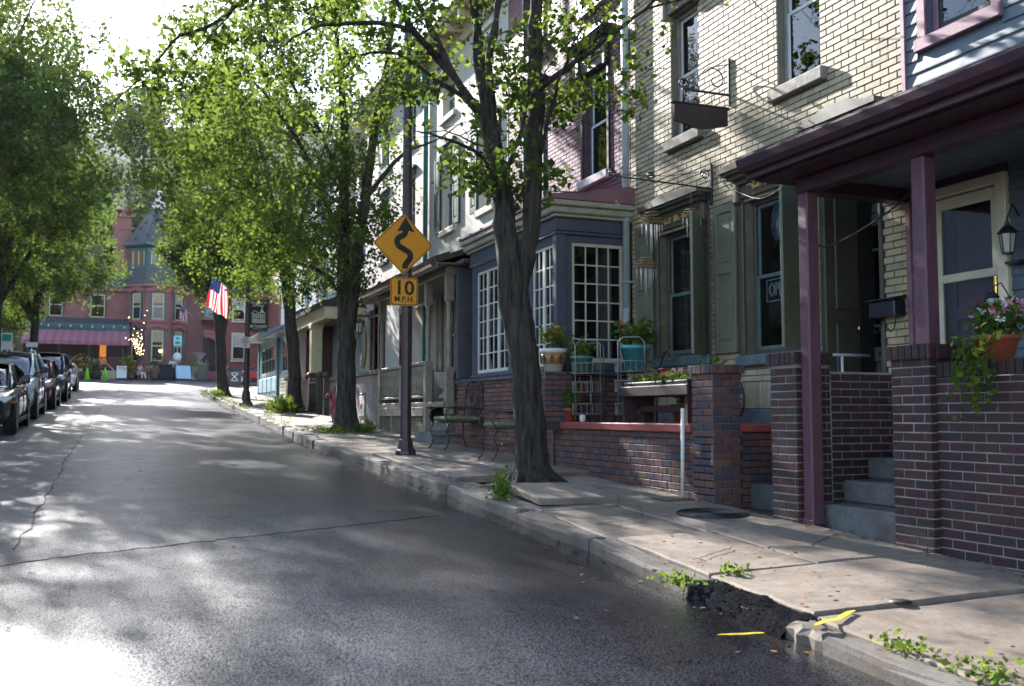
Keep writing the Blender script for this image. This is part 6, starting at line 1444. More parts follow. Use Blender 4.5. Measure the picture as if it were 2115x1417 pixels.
# flags
FR = mat('flag_red', '#b8273a', .8, .06, bump_=0); FW_ = mat('flag_white', '#e2dee0', .8, .04, bump_=0); FB = mat('flag_blue', '#26305e', .8, .06, bump_=0)
for mm in (FR, FW_, FB):
    n, l = nodes_of(mm); p = n['Principled BSDF']; out = n['Material Output']; t = n.new('ShaderNodeBsdfTranslucent'); mx = n.new('ShaderNodeMixShader'); mx.inputs[0].default_value = .45
    src = p.inputs['Base Color'].links[0].from_socket; l.new(src, t.inputs[0]); l.new(p.outputs[0], mx.inputs[1]); l.new(t.outputs[0], mx.inputs[2]); l.new(mx.outputs[0], out.inputs[0])
def flag(label, p0, dirs, hoist, fly, seed, group='flags on staffs'):
    """p0: staff root; dirs: unit vector of the staff; the cloth hangs from its outer end"""
    d = Vector(dirs).normalized(); L = hoist * 2.0; tip = Vector(p0) + d * L
    Fg = thing('flag', label, 'flag', p0, group=group)
    m = MB(); m.tube([p0, tuple(tip)], .016, 6); m.lathe([(0, -.02), (.03, 0), (.03, .02), (0, .04)], tuple(tip), 8); part('staff', m, SIGNW, Fg)
    nu, nv = 26, 26; rr = random.Random(seed); side = Vector((d.y, -d.x, 0)).normalized()
    def P(u, v):                      # u along fly (hanging), v along hoist from the tip
        q = tip - d * (hoist * v + .04); drop = Vector((.10 * d.x * 0 - .12 * (1 - v), 0, -1)).normalized()
        w = .055 * math.sin(v * 11 + u * 3) * (.3 + u) + .03 * math.sin(v * 23 + u * 2)
        q = q + drop * fly * u * (1 - .12 * v) + side * w - d * hoist * .25 * u * (v - .6)
        return tuple(q)
    S = {}
    for i in range(nu):
        for j in range(nv):
            a, b, c, e = P(i / nu, j / nv), P((i + 1) / nu, j / nv), P((i + 1) / nu, (j + 1) / nv), P(i / nu, (j + 1) / nv)
            k = 'b' if (i < nu * .4 and j < 14) else j // 2; S.setdefault(k, MB()).add([a, b, c, e], [(0, 1, 2, 3)], True)
    cl = part('canton', S.pop('b'), FB, Fg, fixn=False)
    for k in sorted(S): part('stripe', S[k], FW_ if k % 2 else FR, Fg, fixn=False)
    m = MB(); 
    for i in range(6):
        for j in range(5):
            u, v = .03 + i * .065, .05 + j * .1; q = Vector(P(u, v)); q2 = Vector(P(u + .025, v)); q3 = Vector(P(u, v + .035))
            for off in (side * .006, -side * .006): m.add([tuple(q + off), tuple(q2 + off), tuple(q2 + (q3 - q) + off), tuple(q3 + off)], [(0, 1, 2, 3)])
    part('stars', m, FW_, cl, kind='stuff', fixn=False); return Fg
a_, b_ = at(497, 622, Y=35.0), at(447, 574, Y=34.6)
flag('large flag with red and white stripes flying from the lamp post staff', tuple(a_), b_ - a_, .68, 1.15, 1)
a_, b_ = at(398, 655, Y=86.2), at(378, 634, Y=85.4)
flag('small flag with red and white stripes on the mansion turret', tuple(a_), b_ - a_, .8, 1.15, 2)
# hydrant
hx, hy = 4.93, 23.8; hz = zs(hx, hy); HR = mat('hydrant_red', '#7a2733', .4, .15, 8, 60, .2)
H = thing('fire_hydrant', 'dark red fire hydrant on the pavement behind the second street tree', 'fire hydrant', (hx, hy, hz))
m = MB(); m.lathe([(.17, 0), (.17, .04), (.12, .05), (.11, .5), (.14, .52), (.14, .56), (.115, .58), (.125, .66), (.1, .78), (.05, .83), (.04, .88), (0, .89)], (hx, hy, hz - .01), 14); part('barrel', m, HR, H)
for dx, dy in ((-1, 0), (0, -1), (0, 1)):
    m = MB(); m.tube([(hx + dx * .09, hy + dy * .09, hz + .64), (hx + dx * .2, hy + dy * .2, hz + .64)], .06, 10); m.tube([(hx + dx * .2, hy + dy * .2, hz + .64), (hx + dx * .23, hy + dy * .23, hz + .64)], .045, 6); part('nozzle', m, HR, H)
# trash bin, by the corner
bx_, by_ = 6.45, 60.0; bz = zs(bx_, by_); TB = thing('trash_bin', 'black wheeled trash bin with a white print on the corner pavement', 'trash bin', (bx_, by_, bz))
m = MB(); m.prism([(-.42, 1.0), (.42, 1.0), (.34, .04), (-.34, .04)], lambda p, r_, t: (bx_ + p, by_ + t, bz + r_), -.35, .35); m.box(bx_ - .46, bx_ + .46, by_ - .4, by_ + .4, bz + 1.0, bz + 1.08, .03); part('body', m, BLACKP, TB)
m = MB(); f = lambda p, r_, t: (bx_ + p, by_ - .352 - t, bz + r_); m.band([(-.17, .75), (.17, .4)], .05, f, 0, .004); m.band([(-.17, .4), (.17, .75)], .05, f, .001, .005); m.band([(-.2, .8), (.2, .8)], .04, f, 0, .004); m.band([(-.2, .35), (.2, .35)], .04, f, 0, .004); part('print', m, SIGNW, TB)
# iron garden chairs
CUSH = mat('olive_cushion', '#76775a', .85, .15, 6, 90, .3, dirt='#4d4d38')
def chair(label, loc, rz=0.0, proto=None):
    if proto: return copy_thing(proto, loc, rz, label)
    c = thing('garden_chair', label, 'garden chair', loc, rz, 'iron garden chairs', local=True)
    t = .012
    m = MB()                                   # local: faces -x, width along y
    for y in (-.32, .32):
        m.tube([(-.27, y, .42), (-.33, y, .3), (-.27, y, .17), (-.3, y, .06), (-.35, y, .0)], .013, 6)
        m.tube([(-.27, y, .42), (-.34, y, .52), (-.32, y, .62), (-.22, y, .665), (0, y, .665), (.2, y, .64), (.27, y, .64)], .013, 6)
        m.tube([(.27, y, .44), (.25, y, .2), (.33, y, 0)], .013, 6); m.tube([(-.27, y, .42), (.27, y, .44)], .012, 6); m.tube([(-.28, y, .19), (.26, y, .21)], .008, 5)
        m.tube([(.27, y, .44), (.31, y, .9)], .013, 6)
    m.tube([(-.27, -.32, .42), (-.27, .32, .42)], .012, 6); m.tube([(.27, -.32, .44), (.27, .32, .44)], .012, 6); m.tube([(-.28, -.32, .18), (-.28, .32, .18)], .008, 5); part('frame', m, RUSTP, c)
    m = MB()                                   # scrolled back
    arch = [(.31 + .0 * k, .32 * math.cos(a), .9 + .2 * math.sin(a)) for k, a in enumerate(np.linspace(0, math.pi, 13))]; m.tube(arch, .013, 6)
    def scroll(cy, cz, r, s, turns=1.6):
        P = []
        for a in np.linspace(0, turns * 2 * math.pi, 22): rr_ = r * (1 - .8 * a / (turns * 2 * math.pi)); P.append((.3, cy + s * rr_ * math.cos(a), cz + rr_ * math.sin(a)))
        m.tube(P, .007, 4)
    for s in (-1, 1):
        scroll(s * .2, .62, .1, s); scroll(s * .2, .84, .1, -s); scroll(s * .1, 1.0, .075, s); scroll(s * .22, .95, .06, s); scroll(s * .07, .56, .06, -s)
        m.tube([(.3, s * .1, .46), (.3, s * .14, .6), (.3, s * .09, .75), (.3, s * .13, .9), (.3, s * .05, 1.06)], .008, 5)
    for k in range(3):
        r = .11 - .03 * k; m.tube([(.3, r * math.cos(a), .74 + 1.25 * r * math.sin(a)) for a in np.linspace(0, 2 * math.pi, 15)], .008, 5)
    m.tube([(.29, -.32, .5), (.29, .32, .5)], .01, 5); part('back', m, RUSTP, c)
    m = MB(); m.box(-.29, .27, -.31, .31, .445, .52, .03); m.v = [(x, y, z + .012 * math.sin(x * 9) * math.cos(y * 7)) for x, y, z in m.v]; part('cushion', m, CUSH, c)
    return c
c1 = chair('iron garden chair with ornate scrolled back and olive cushion against the red brick', (5.14, 15.3, zs(5.14, 15.3) + .01), .1)
chair('iron garden chair partly hidden behind the nearest tree trunk', (5.14, 13.0, zs(5.14, 13.0) + .035), -.06, c1)
# white plastic post by the terrace pillar
m = MB(); m.tube([(5.33, 8.74, zs(5.33, 8.74) - .02), (5.34, 8.73, 1.56)], .02, 10); single('marker_post', m, WHITE, 'thin white plastic post standing against the terrace wall', 'post', loc=(5.33, 8.74, zs(5.33, 8.74)))
# drain plate at its foot
m = kslab(5.05, 5.38, 5.05, 5.38, 8.58, 8.86, .02, .016, c=.004); single('drain_plate', m, RUSTP, 'dark metal drain plate at the foot of the white post', 'drain plate')
# ================================================================== things on the terrace
TERRA = mat('terracotta', '#a0503a', .75, .15, 8, 60, .2, dirt='#6a3a2e'); TURQ = mat('turquoise_glaze', '#3f8f9a', .25, .15, 9, 60, .1, coat=.4); JADE = mat('jade_glaze', '#4f8378', .35, .15, 9, 60, .1); ZF = 1.4
FLR = mat('flower_red', '#b0353c', .6, .2, bump_=0); FLP = mat('flower_pink', '#d58aa8', .6, .2, bump_=0); FLY = mat('flower_orange', '#d88a22', .6, .2, bump_=0); FLW = mat('flower_white', '#e3dcd8', .6, .1, bump_=0)
def blooms(parent, P, size, m, seed):
    rng = np.random.default_rng(seed); mb = MB()
    for c in P:
        n = 5; ax = rng.normal(size=3) * .5 + np.array([-.3, -.5, .8]); ax /= np.linalg.norm(ax); u = np.cross(ax, [0, 0, 1.0]); u /= np.linalg.norm(u) + 1e-9; w = np.cross(ax, u)
        for k in range(n):
            a = 2 * math.pi * k / n; d = u * math.cos(a) + w * math.sin(a); e = u * math.cos(a + 1.2) + w * math.sin(a + 1.2); e2 = u * math.cos(a - 1.2) + w * math.sin(a - 1.2)
            mb.add([tuple(c), tuple(c + (d * .7 + e * .35) * size), tuple(c + d * size + ax * size * .25), tuple(c + (d * .7 + e2 * .35) * size)], [(0, 1, 2, 3)])
    return part('blooms', mb, m, parent, kind='stuff', fixn=False)
def potted(label, loc, r, h, pm, nleaf, spread, hh, ls, seed, flowers=(), pot=None, group='potted plants on the terrace', name='potted_plant', trail=0):
    t = thing(name, label, 'potted plant', loc, group=group); rng = np.random.default_rng(seed); L = np.array(loc)
    m = MB(); m.lathe(pot or [(r * .68, 0), (r * .95, h * .82), (r * 1.06, h * .83), (r * 1.08, h), (r * .93, h), (r * .9, h * .86), (0, h * .86)], loc, 18); part('pot', m, pm, t)
    m = MB(); tips = []
    for k in range(14):
        a = rng.uniform(0, 6.28); q = L + np.array([math.cos(a) * spread * rng.uniform(.2, 1), math.sin(a) * spread * rng.uniform(.2, 1), h + hh * rng.uniform(.4, 1)]); p0 = L + np.array([math.cos(a) * r * .4, math.sin(a) * r * .4, h * .85]); mid = (p0 + q) / 2 + np.array([0, 0, hh * .15]); m.tube([tuple(p0), tuple(mid), tuple(q)], .004, 4, cap=False); tips += [q, mid, (q + mid) / 2]
    part('stems', m, mat('green_stem', '#55693a', .7), t, fixn=False)
    tips = np.array(tips); P = tips[rng.integers(0, len(tips), nleaf)] + rng.normal(size=(nleaf, 3)) * spread * .2
    if trail:
        T = []
        for k in range(trail):
            x0 = rng.uniform(-1.2, .6) * spread; ln = rng.uniform(.25, .6)
            for s in np.linspace(0, 1, 26): T.append(L + np.array([-r * 1.15 - .05 + rng.normal() * .02, x0 + .1 * s + rng.normal() * .02, h * .9 - ln * s]))
        P = np.concatenate([P, np.array(T)])
    foliage('leaves', P, ls, LEAFP, t, rng, off=loc, droop=.2, width=.8)
    for i, (mm, n, sz) in enumerate(flowers):
        F = tips[rng.integers(0, len(tips), n)] + rng.normal(size=(n, 3)) * spread * .15 + np.array([0, 0, hh * .15]); blooms(t, F, sz, mm, seed + i)
    return t
# painted pot with orange flowers on the bay sill corner
q = at(1143, 768, Y=11.95); 
pp = potted('patterned white and orange pot with orange flowers before the bay corner', (q.x, 11.95, q.z), .17, .3, WHITE, 150, .16, .26, .075, 1, ((FLY, 16, .035), (FLR, 6, .03)))
m = MB(); m.lathe([(.149, .1), (.172, .235)], (q.x, 11.95, q.z), 18); part('glaze_band', m, mat('pot_amber', '#b5722e', .35, .15), pp)
m = MB()
for k in range(9):
    a = 2 * math.pi * k / 9; ca, sa = math.cos(a), math.sin(a); f = lambda p, r_, t: (q.x + ca * (.163 + t + (r_ - .17) * .17) - sa * p, 11.95 + sa * (.163 + t + (r_ - .17) * .17) + ca * p, q.z + r_); m.prism([(0, .105), (.03, .168), (0, .23), (-.03, .168)], f, 0, .006)
part('glaze_diamonds', m, mat('pot_teal', '#2f4a4c', .35, .15), pp)
BPR = thing('brick_pier', 'narrow red brick pier under the patterned orange flowered pot', 'pier', (q.x, 11.95, ZF)); m = MB(); m.box(q.x - .19, q.x + .19, 11.77, 12.1, ZF - .1, q.z - .004); pc = part('core', m, TERRM, BPR); lay([(pc, front_bricks(q.x - .19, 11.75, 12.1, ZF, q.z - .004) + side_bricks(q.x - .21, q.x + .19, 11.77, ZF, q.z - .004))], BPR, TERRB, D=.02)
# wire shelf racks
WIRE = mat('wire_steel', (.30, .29, .28), .4, .2, 10, 60, .1, metal=.7)
def rack(label, loc, proto=None):
    if proto: return copy_thing(proto, loc, None, label)
    t = thing('wire_rack', label, 'wire rack', loc, group='wire plant racks on the terrace', local=True); m = MB()
    for y in (-.27, .27):
        m.tube([(-.16, y, 0), (-.16, y, .98), (-.1, y, 1.04), (.1, y, 1.04), (.16, y, .98), (.16, y, 0)], .008, 5)
    for z in (.08, .5, .84): m.tube([(-.16, -.27, z), (-.16, .27, z)], .006, 5); m.tube([(.16, -.27, z), (.16, .27, z)], .006, 5)
    part('frame', m, WIRE, t)
    for z in (.1, .38, .62):
        m = MB()
        for zz in (z, z + .13):
            m.tube([(-.2, -.26, zz), (.14, -.26, zz), (.14, .26, zz), (-.2, .26, zz), (-.2, -.26, zz)], .006, 5)
        for k in range(12): y = -.25 + k * .5 / 11; m.tube([(-.2, y, z + .13), (-.2, y, z), (.14, y, z)], .0035, 4, cap=False)
        for k in range(5): x = -.15 + k * .07; m.tube([(x, -.26, z + .13), (x, -.26, z)], .0035, 4, cap=False); m.tube([(x, .26, z + .13), (x, .26, z)], .0035, 4, cap=False)
        part('basket', m, WIRE, t)
    return t
ra = rack('wire rack with three baskets, nearest the handrail', (5.72, 11.62, ZF)); ra.rotation_euler.z = -.55
rb = rack('wire rack with three baskets, nearest the wooden trough', (5.98, 10.95, ZF), ra); rb.rotation_euler.z = -.55
q = at(1210, 762, Y=11.7); potted('jade green pot with a leafy plant on the first wire rack', (5.6, 11.6, ZF + .645), .14, .2, JADE, 170, .18, .2, .07, 2)
q = at(1283, 755, Y=11.35); potted('large turquoise glazed pot with a bushy geranium on the second wire rack', (6.08, 11.05, ZF + .66), .19, .3, TURQ, 300, .25, .3, .08, 3, ((FLR, 6, .03),))
q = at(1155, 865, Y=11.8); potted('small terracotta pot with a thin plant at the end of the ledge', (5.48, 11.72, ZF + .004), .085, .17, TERRA, 70, .12, .28, .06, 4)
potted('terracotta pot with a young plant under the wooden trough', (6.0, 9.55, ZF), .1, .2, TERRA, 40, .08, .25, .08, 5)
potted('wide terracotta pot standing behind the trough legs', (6.25, 10.25, ZF), .12, .22, TERRA, 60, .1, .18, .07, 6)
# wooden trough bench with planter trays
TR = thing('wooden_trough', 'weathered dark wooden planter bench on the red terrace', 'planter bench', (5.85, 9.75, ZF))
m = MB(); m.box(5.58, 6.02, 9.05, 10.5, 1.73, 1.775, .012); m.box(5.56, 5.6, 9.0, 10.55, 1.7, 1.82, .012); m.box(6.0, 6.04, 9.0, 10.55, 1.7, 1.82, .012); part('board', m, WOODD, TR)
for y in (9.06, 10.46):
    m = MB(); m.prism([(5.6, 1.4), (5.72, 1.4), (5.8, 1.6), (5.88, 1.4), (6.0, 1.4), (6.0, 1.728), (5.6, 1.728)], lambda p, r_, t: (p, t, r_), y, y + .05); part('leg', m, WOODD, TR)
m = MB(); m.box(5.79, 5.82, 9.12, 10.45, 1.52, 1.6, .008); part('stretcher', m, WOODD, TR)
TRAY = mat('dark_plastic_tray', '#23242a', .45, .15)
for y0, y1, lab, sd in ((9.1, 9.55, 'dark tray of seedlings on the trough, nearest the brick pillar', 7), (9.62, 10.5, 'long dark tray of red flowers on the trough, nearest the racks', 8)):
    t = thing('planter_tray', lab, 'planter tray', (5.8, y0, 1.776), group='planter trays on the trough'); m = MB(); m.box(5.62, 5.98, y0, y1, 1.777, 1.87, .012); part('tray', m, TRAY, t)
    rng = np.random.default_rng(sd); n = 130; P = np.stack([rng.uniform(5.64, 5.96, n), rng.uniform(y0 + .03, y1 - .03, n), 1.87 + rng.uniform(0, .1, n)], 1); foliage('leaves', P, .055, LEAFP, t, rng, off=(5.8, y0, 1.776)); F = np.stack([rng.uniform(5.64, 5.9, 9), rng.uniform(y0, y1, 9), 1.92 + rng.uniform(0, .1, 9)], 1); blooms(t, F, .03, FLR if sd == 8 else FLP, sd)
potted('dark green pot with a small bush on the trough, under the window sill', (6.2, 9.55, ZF), .13, .5, mat('green_plastic', '#2f4a40', .5), 120, .16, .2, .06, 9)
# gas meter and pipe on the wall
GM = thing('gas_meter', 'grey gas meter on the wall behind the wire racks', 'gas meter', (6.4, 11.6, 1.5)); m = MB(); m.box(6.35, 6.55, 11.4, 11.75, 1.55, 1.95, .04); part('case', m, mat('meter_grey', '#7d828a', .5, .1), GM); m = MB(); m.tube([(6.45, 11.8, 1.4), (6.45, 11.8, 2.05), (6.45, 11.7, 2.1), (6.45, 11.6, 2.05), (6.45, 11.6, 1.95)], .02, 8); part('pipe', m, GALV, GM)
# white cup on the ledge
m = MB(); m.lathe([(.03, 0), (.035, .015), (.04, .07), (.03, .085), (.0, .09)], (5.46, 11.3, 1.403), 12); single('white_cup', m, WHITE, 'small white cup lying on the red ledge', 'cup', loc=(5.46, 11.3, 1.403))
# iron wheel ornament and wall hook
m = MB(); m.tube([(6.3, 9.25 + .2 * math.cos(a), 1.66 + .24 * math.sin(a)) for a in np.linspace(0, 6.283, 22)], .012, 6); m.tube([(6.3, 9.05, 1.66), (6.3, 9.45, 1.66)], .008, 5); m.tube([(6.3, 9.25, 1.42), (6.3, 9.25, 1.9)], .008, 5); single('iron_ornament', m, RUSTP, 'thin round iron ornament leaning behind the wooden trough', 'garden ornament', loc=(6.3, 9.25, 1.42))
m = MB(); P = [(6.32 - .1 * t, 10.9 - .55 * t, 2.0 + .28 * math.sin(t * 2.6)) for t in np.linspace(0, 1, 12)]; m.tube(P, .016, 6); m.tube([(6.32, 10.9, 2.0), (6.3, 10.92, 1.4)], .012, 6); single('shepherd_hook', m, RUSTP, 'curved dark iron plant hook before the first olive window', 'plant hook', loc=(6.3, 10.9, 1.4))
# wind chimes on a scrolled bracket
CH = thing('chime_bracket', 'scrolled black iron bracket over the first shop window', 'bracket', (6.58, 10.06, 4.2))
m = MB(); m.box(6.575, 6.598, 10.04, 10.075, 4.0, 4.5, .004); m.tube([(6.58, 10.06, 4.2), (5.2, 10.06, 4.24)], .009, 6); m.tube([(6.58, 10.06, 4.42), (6.0, 10.06, 4.3), (5.2, 10.06, 4.25)], .005, 5)
def spiral(mb, c, r, turns, s=1, ax='x', rad=.008, a0=0):
    P = []
    for a in np.linspace(0, turns * 2 * math.pi, 24): k = r * (1 - .75 * a / (turns * 2 * math.pi)); P.append((c[0] + s * k * math.cos(a + a0), c[1], c[2] + k * math.sin(a + a0)))
    mb.tube(P, rad, 5)
spiral(m, (6.5, 10.06, 4.36), .07, 1.5, -1); spiral(m, (6.5, 10.06, 4.08), .07, 1.5, -1); spiral(m, (5.75, 10.06, 4.28), .05, 1.4); spiral(m, (5.25, 10.06, 4.27), .05, 1.4); part('iron_scroll', m, BLACKP, CH)
BAM = mat('bamboo', '#8a6a4a', .6, .2, 8, 60, .2); SHELL = mat('shell_white', '#b9b6b0', .4, .1, 20, 60, .1)
for i, (x, z0, sc_, lab) in enumerate(((5.76, 3.9, .8, 'shell wind chime hanging from the bracket end, over the left shutter'), (6.3, 3.98, .7, 'shell wind chime hanging before the first shop window'), (5.68, 3.36, .75, 'lowest shell wind chime, in front of the left shutter'))):
    t = thing('wind_chime', lab, 'wind chime', (x, 10.06, z0), group='shell wind chimes'); m = MB()
    for k in range(4): z = z0 - .05 - .045 * k * sc_; w = (.06 + .035 * k) * sc_; m.tube([(x - w, 10.0, z), (x + w, 10.12, z)], .007, 5); m.tube([(x - w, 10.12, z), (x + w, 10.0, z)], .007, 5)
    m.tube([(x, 10.06, 4.22), (x, 10.06, z0 - .24 * sc_)], .003, 4); part('frame', m, BAM, t)
    for k in range(13):
        u = (k - 6) / 6; m = MB(); zt = z0 - .24 * sc_; ln = (.42 - .3 * abs(u)) * sc_; m.tube([(x + u * .16 * sc_, 10.06 + .03 * math.sin(k * 2), zt), (x + u * .16 * sc_, 10.06 + .03 * math.sin(k * 2), zt - ln)], .005 * sc_, 5); part('strand', m, SHELL, t)
m = MB(); m.tube([(6.05, 10.06, 4.2), (6.05, 10.06, 4.19)], .003, 4)
# the blank hanging sign
HS = thing('hanging_sign', 'blank black wooden sign hanging from a scrolled iron bracket', 'hanging sign', (6.58, 9.65, 5.2))
yS = 9.66; a_, b_ = at(1409, 193, Y=yS), at(1508, 205, Y=yS); zt = at(1505, 228, Y=yS).z; zb_ = at(1505, 262, Y=yS).z; xl = at(1391, 230, Y=yS).x
P = [(xl, zt), (6.55, zt), (6.55, zb_)] + [(6.55 - (6.55 - xl) * t, zb_ - .03 * (1 - math.cos(t * 2 * math.pi)) - .01) for t in np.linspace(.12, .88, 9)] + [(xl, zb_)]
m = MB(); m.prism(P, lambda p, r_, t: (p, t, r_), yS - .02, yS + .02); m.box(xl - .03, 6.57, yS - .03, yS + .03, zt + .001, zt + .025, .006); part('board', m, mat('sign_board_black', '#231d22', .45, .2, 6, 50, .15), HS)
m = MB(); zr_ = zt + .18; m.box(6.575, 6.598, yS - .015, yS + .015, zt + .05, zt + .62, .004); m.tube([(6.58, yS, zr_), (xl + .12, yS, zr_)], .014, 6); m.tube([(6.58, yS, zt + .55), (6.3, yS, zt + .47), (xl + .2, yS, zr_ + .05), (xl + .12, yS, zr_)], .006, 5)
spiral(m, (6.4, yS, zt + .34), .15, 1.0, -1, a0=.5); spiral(m, (xl + .13, yS, zr_ + .06), .07, 1.3); m.tube([(6.35, yS, zr_), (6.35, yS, zt + .02)], .006, 5); m.tube([(xl + .15, yS, zr_), (xl + .15, yS, zt + .02)], .006, 5); part('bracket', m, BLACKP, HS)
# OPEN tube sign inside the second window
OP = thing('open_sign', 'outlined OPEN sign hanging inside the second shop window', 'open sign', (6.76, 9.0, 3.0))
NEON = mat('unlit_tube', '#b9c2c6', .4, .05, bump_=0)
m = MB(); x = 6.748; Pz = [(x, 9.22, 2.75), (x, 8.78, 2.75), (x, 8.78, 2.99), (x, 9.22, 2.99), (x, 9.22, 2.75)]; m.tube(Pz, .008, 5); part('border', m, NEON, OP)
text('lettering', 'OPEN', .21, NEON, OP, (x - .004, 9.0, 2.87), (R(90), 0, R(-90)), 0, sx=.66, hollow=True)
m = MB(); m.lathe([(0, 0), (.13, 0), (.13, .012), (0, .012)], (0, 0, 0), 20); m.v = [(6.73 + z, 9.0 + x_ * .8, 3.62 + y_ * 1.7) for x_, y_, z in m.v]; single('sun_catcher', m, mat('lead_glass', '#3c4a52', .2, .3, 20, 60, .2), 'oval glass sun catcher hung inside the second shop window', 'sun catcher')
m = MB(); m.tube([(6.728, 8.82 + .11 * math.cos(a), 3.62 + .23 * math.sin(a)) for a in np.linspace(0, 6.283, 20)], .006, 5); single('sun_catcher_rim', m, NEON, 'pale rim around the oval glass sun catcher', 'rim') if False else None
m = MB(); m.box(6.485, 6.49, 8.3, 8.5, 2.62, 2.76, .0); m.v = [(a, b + (z - 2.69) * .2, z + (b - 8.4) * .25) for a, b, z in m.v]; single('paper_notice', m, SIGNW, 'small white paper notice taped to the open shutter by the second window', 'notice')
for i in range(9):
    y = 10.6 + random.uniform(0, .6); 
m = MB(); m.tube([(6.72, 10.62 + .05 * math.cos(a), 2.45 + .13 * math.sin(a)) for a in np.linspace(-1.9, 1.9, 12)], .014, 6); single('glowing_ring', m, emit_mat('warm_tube', (1, .6, .15), 2.2), 'small glowing orange ring lamp in the first shop window', 'lamp')
# letter box on house B
LB = thing('letter_box', 'black wall letter box with curled paper hooks beside the recessed door', 'letter box', (6.55, 7.1, 2.4)); m = MB(); m.box(6.46, 6.6, 6.97, 7.3, 2.38, 2.53, .012); part('box', m, mat('box_black', '#161c2a', .35, .1), LB)
m = MB(); m.prism([(6.6, 2.56), (6.44, 2.535), (6.44, 2.545), (6.6, 2.575)], lambda p, r_, t: (p, t, r_), 6.955, 7.315); part('lid', m, MATS['box_black'], LB)
for y in (7.04, 7.22): m = MB(); m.tube([(6.55, y, 2.38), (6.52, y, 2.27), (6.48, y, 2.24), (6.45, y, 2.27)], .006, 5); part('hook', m, BLACKP, LB)
# lanterns
LG = mat('lantern_glass', '#b9b6ae', .2, .1, bump_=0)
def lantern(label, p, s, wall=None, group=None):
    t = thing('lantern', label, 'lantern', p, group=group); m = MB(); c = p
    m.lathe([(.02 * s, 0), (.07 * s, .01 * s), (.07 * s, .03 * s)], c, 6, False); m.lathe([(.1 * s, .27 * s), (.13 * s, .28 * s), (.06 * s, .36 * s), (.03 * s, .38 * s), (.03 * s, .41 * s), (.012 * s, .44 * s), (.012 * s, .48 * s), (0, .5 * s)], c, 6, False)
    for k in range(6):
        a = k * math.pi / 3; m.tube([(c[0] + .07 * s * math.cos(a), c[1] + .07 * s * math.sin(a), c[2] + .03 * s), (c[0] + .1 * s * math.cos(a), c[1] + .1 * s * math.sin(a), c[2] + .27 * s)], .007 * s, 4)
    if wall is not None:
        w = Vector(wall); m.tube([(c[0], c[1], c[2] + .46 * s), tuple((Vector(c) + w) / 2 + Vector((0, 0, .4 * s))), tuple(w)], .012 * s, 6)
    part('cage', m, BLACKP, t); m = MB(); m.lathe([(.063 * s, .035 * s), (.092 * s, .265 * s)], c, 6, False); part('glass', m, LG, t); return t
lantern('black wall lantern with frosted panes beside the cream storm door', (6.45, 5.72, 2.74), .62, (6.58, 5.72, 3.06))
q = at(2050, 650, Y=5.15); lantern('dark garden lantern on a hook above the terracotta flower pot', (q.x, 5.15, q.z), .42, (q.x + .2, 5.17, q.z + .12))
q = at(742, 690, X=6.3); lantern('black wrought iron lantern on the stucco wall before the oval sign', tuple(q), 1.15, (6.6, q.y, q.z + .4)); q = at(942, 612, Y=16.25); lantern('small lit porch lantern on the dark partition beside the bay', (5.9, 16.0, q.z), .9, (5.9, 16.2, q.z + .5))
q = at(750, 715, X=6.58); m = MB(); m.lathe([(0, 0), (.3, 0), (.34, .03), (.34, .05), (0, .05)], (0, 0, 0), 24); m.v = [(6.6 - z, q.y + x * 1.0, q.z + y * 1.9) for x, y, z in m.v]; OS = single('oval_sign', m, GOLD, 'gilt oval sign board on the white stucco wall', 'sign'); m = MB(); m.lathe([(0, 0), (.27, 0), (.27, .012), (0, .012)], (0, 0, 0), 24); m.v = [(6.549 - z, q.y + x * 1.0, q.z + y * 1.9) for x, y, z in m.v]; part('face', m, mat('sign_face_grey', '#8a8d92', .4, .15), OS)
# wicker chair, urn and basket on the wooden porch
WK = mat('wicker', '#9a7a48', .7, .25, 30, 60, .5); q = at(856, 745, X=5.9); WC = thing('wicker_chair', 'tan wicker armchair with a fan back on the wooden porch', 'armchair', (5.95, q.y, 1.72))
m = MB(); cx_, cy_ = 5.95, q.y; m.add([(cx_ + .25 * (1 - .15 * math.sin(a)), cy_ + .33 * math.cos(a), 1.72 + .45 + .5 * math.sin(a) * 1.0) for a in np.linspace(0, math.pi, 11)] + [(cx_ + .2, cy_ + .28 * math.cos(a), 2.1) for a in np.linspace(0, math.pi, 11)], [(i, i + 1, 12 + i, 11 + i) for i in range(10)]); m.box(cx_ + .19, cx_ + .23, cy_ - .3, cy_ + .3, 2.05, 2.25, .01); part('back', m, WK, WC, fixn=False)
m = MB(); m.box(cx_ - .28, cx_ + .22, cy_ - .3, cy_ + .3, 2.06, 2.13, .02); m.box(cx_ - .25, cx_ + .2, cy_ - .28, cy_ + .28, 1.8, 2.05, .03); part('seat', m, WK, WC)
for dx in (-.25, .18):
    for dy in (-.27, .27): m = MB(); m.tube([(cx_ + dx, cy_ + dy, 1.72), (cx_ + dx, cy_ + dy, 2.06)], .02, 6); part('leg', m, WK, WC)
q = at(897, 825, X=5.5); UR = [(.14, 0), (.14, .05), (.07, .09), (.06, .16), (.17, .25), (.2, .38), (.23, .44), (.23, .47), (.18, .46), (0, .44)]
m = MB(); m.lathe(UR, (5.55, 17.1, 1.78), 18); single('stone_urn', m, mat('urn_stone', '#8f8a84', .8, .2, 10, 50, .4), 'pale stone urn between two turned posts of the wooden porch', 'urn', loc=(5.55, 17.1, 1.78))
q = at(938, 680, X=5.9); HB = thing('hanging_basket', 'empty wire hanging basket under the wooden porch eave', 'hanging basket', (5.75, 16.05, 2.75)); m = MB()
for k in range(5):
    a = k * math.pi / 5; m.tube([(5.75 + .22 * math.cos(a) * math.cos(t), 16.0 + .22 * math.sin(a) * math.cos(t), 2.95 - .2 * math.sin(t)) for t in np.linspace(0, math.pi, 10)], .006, 4)
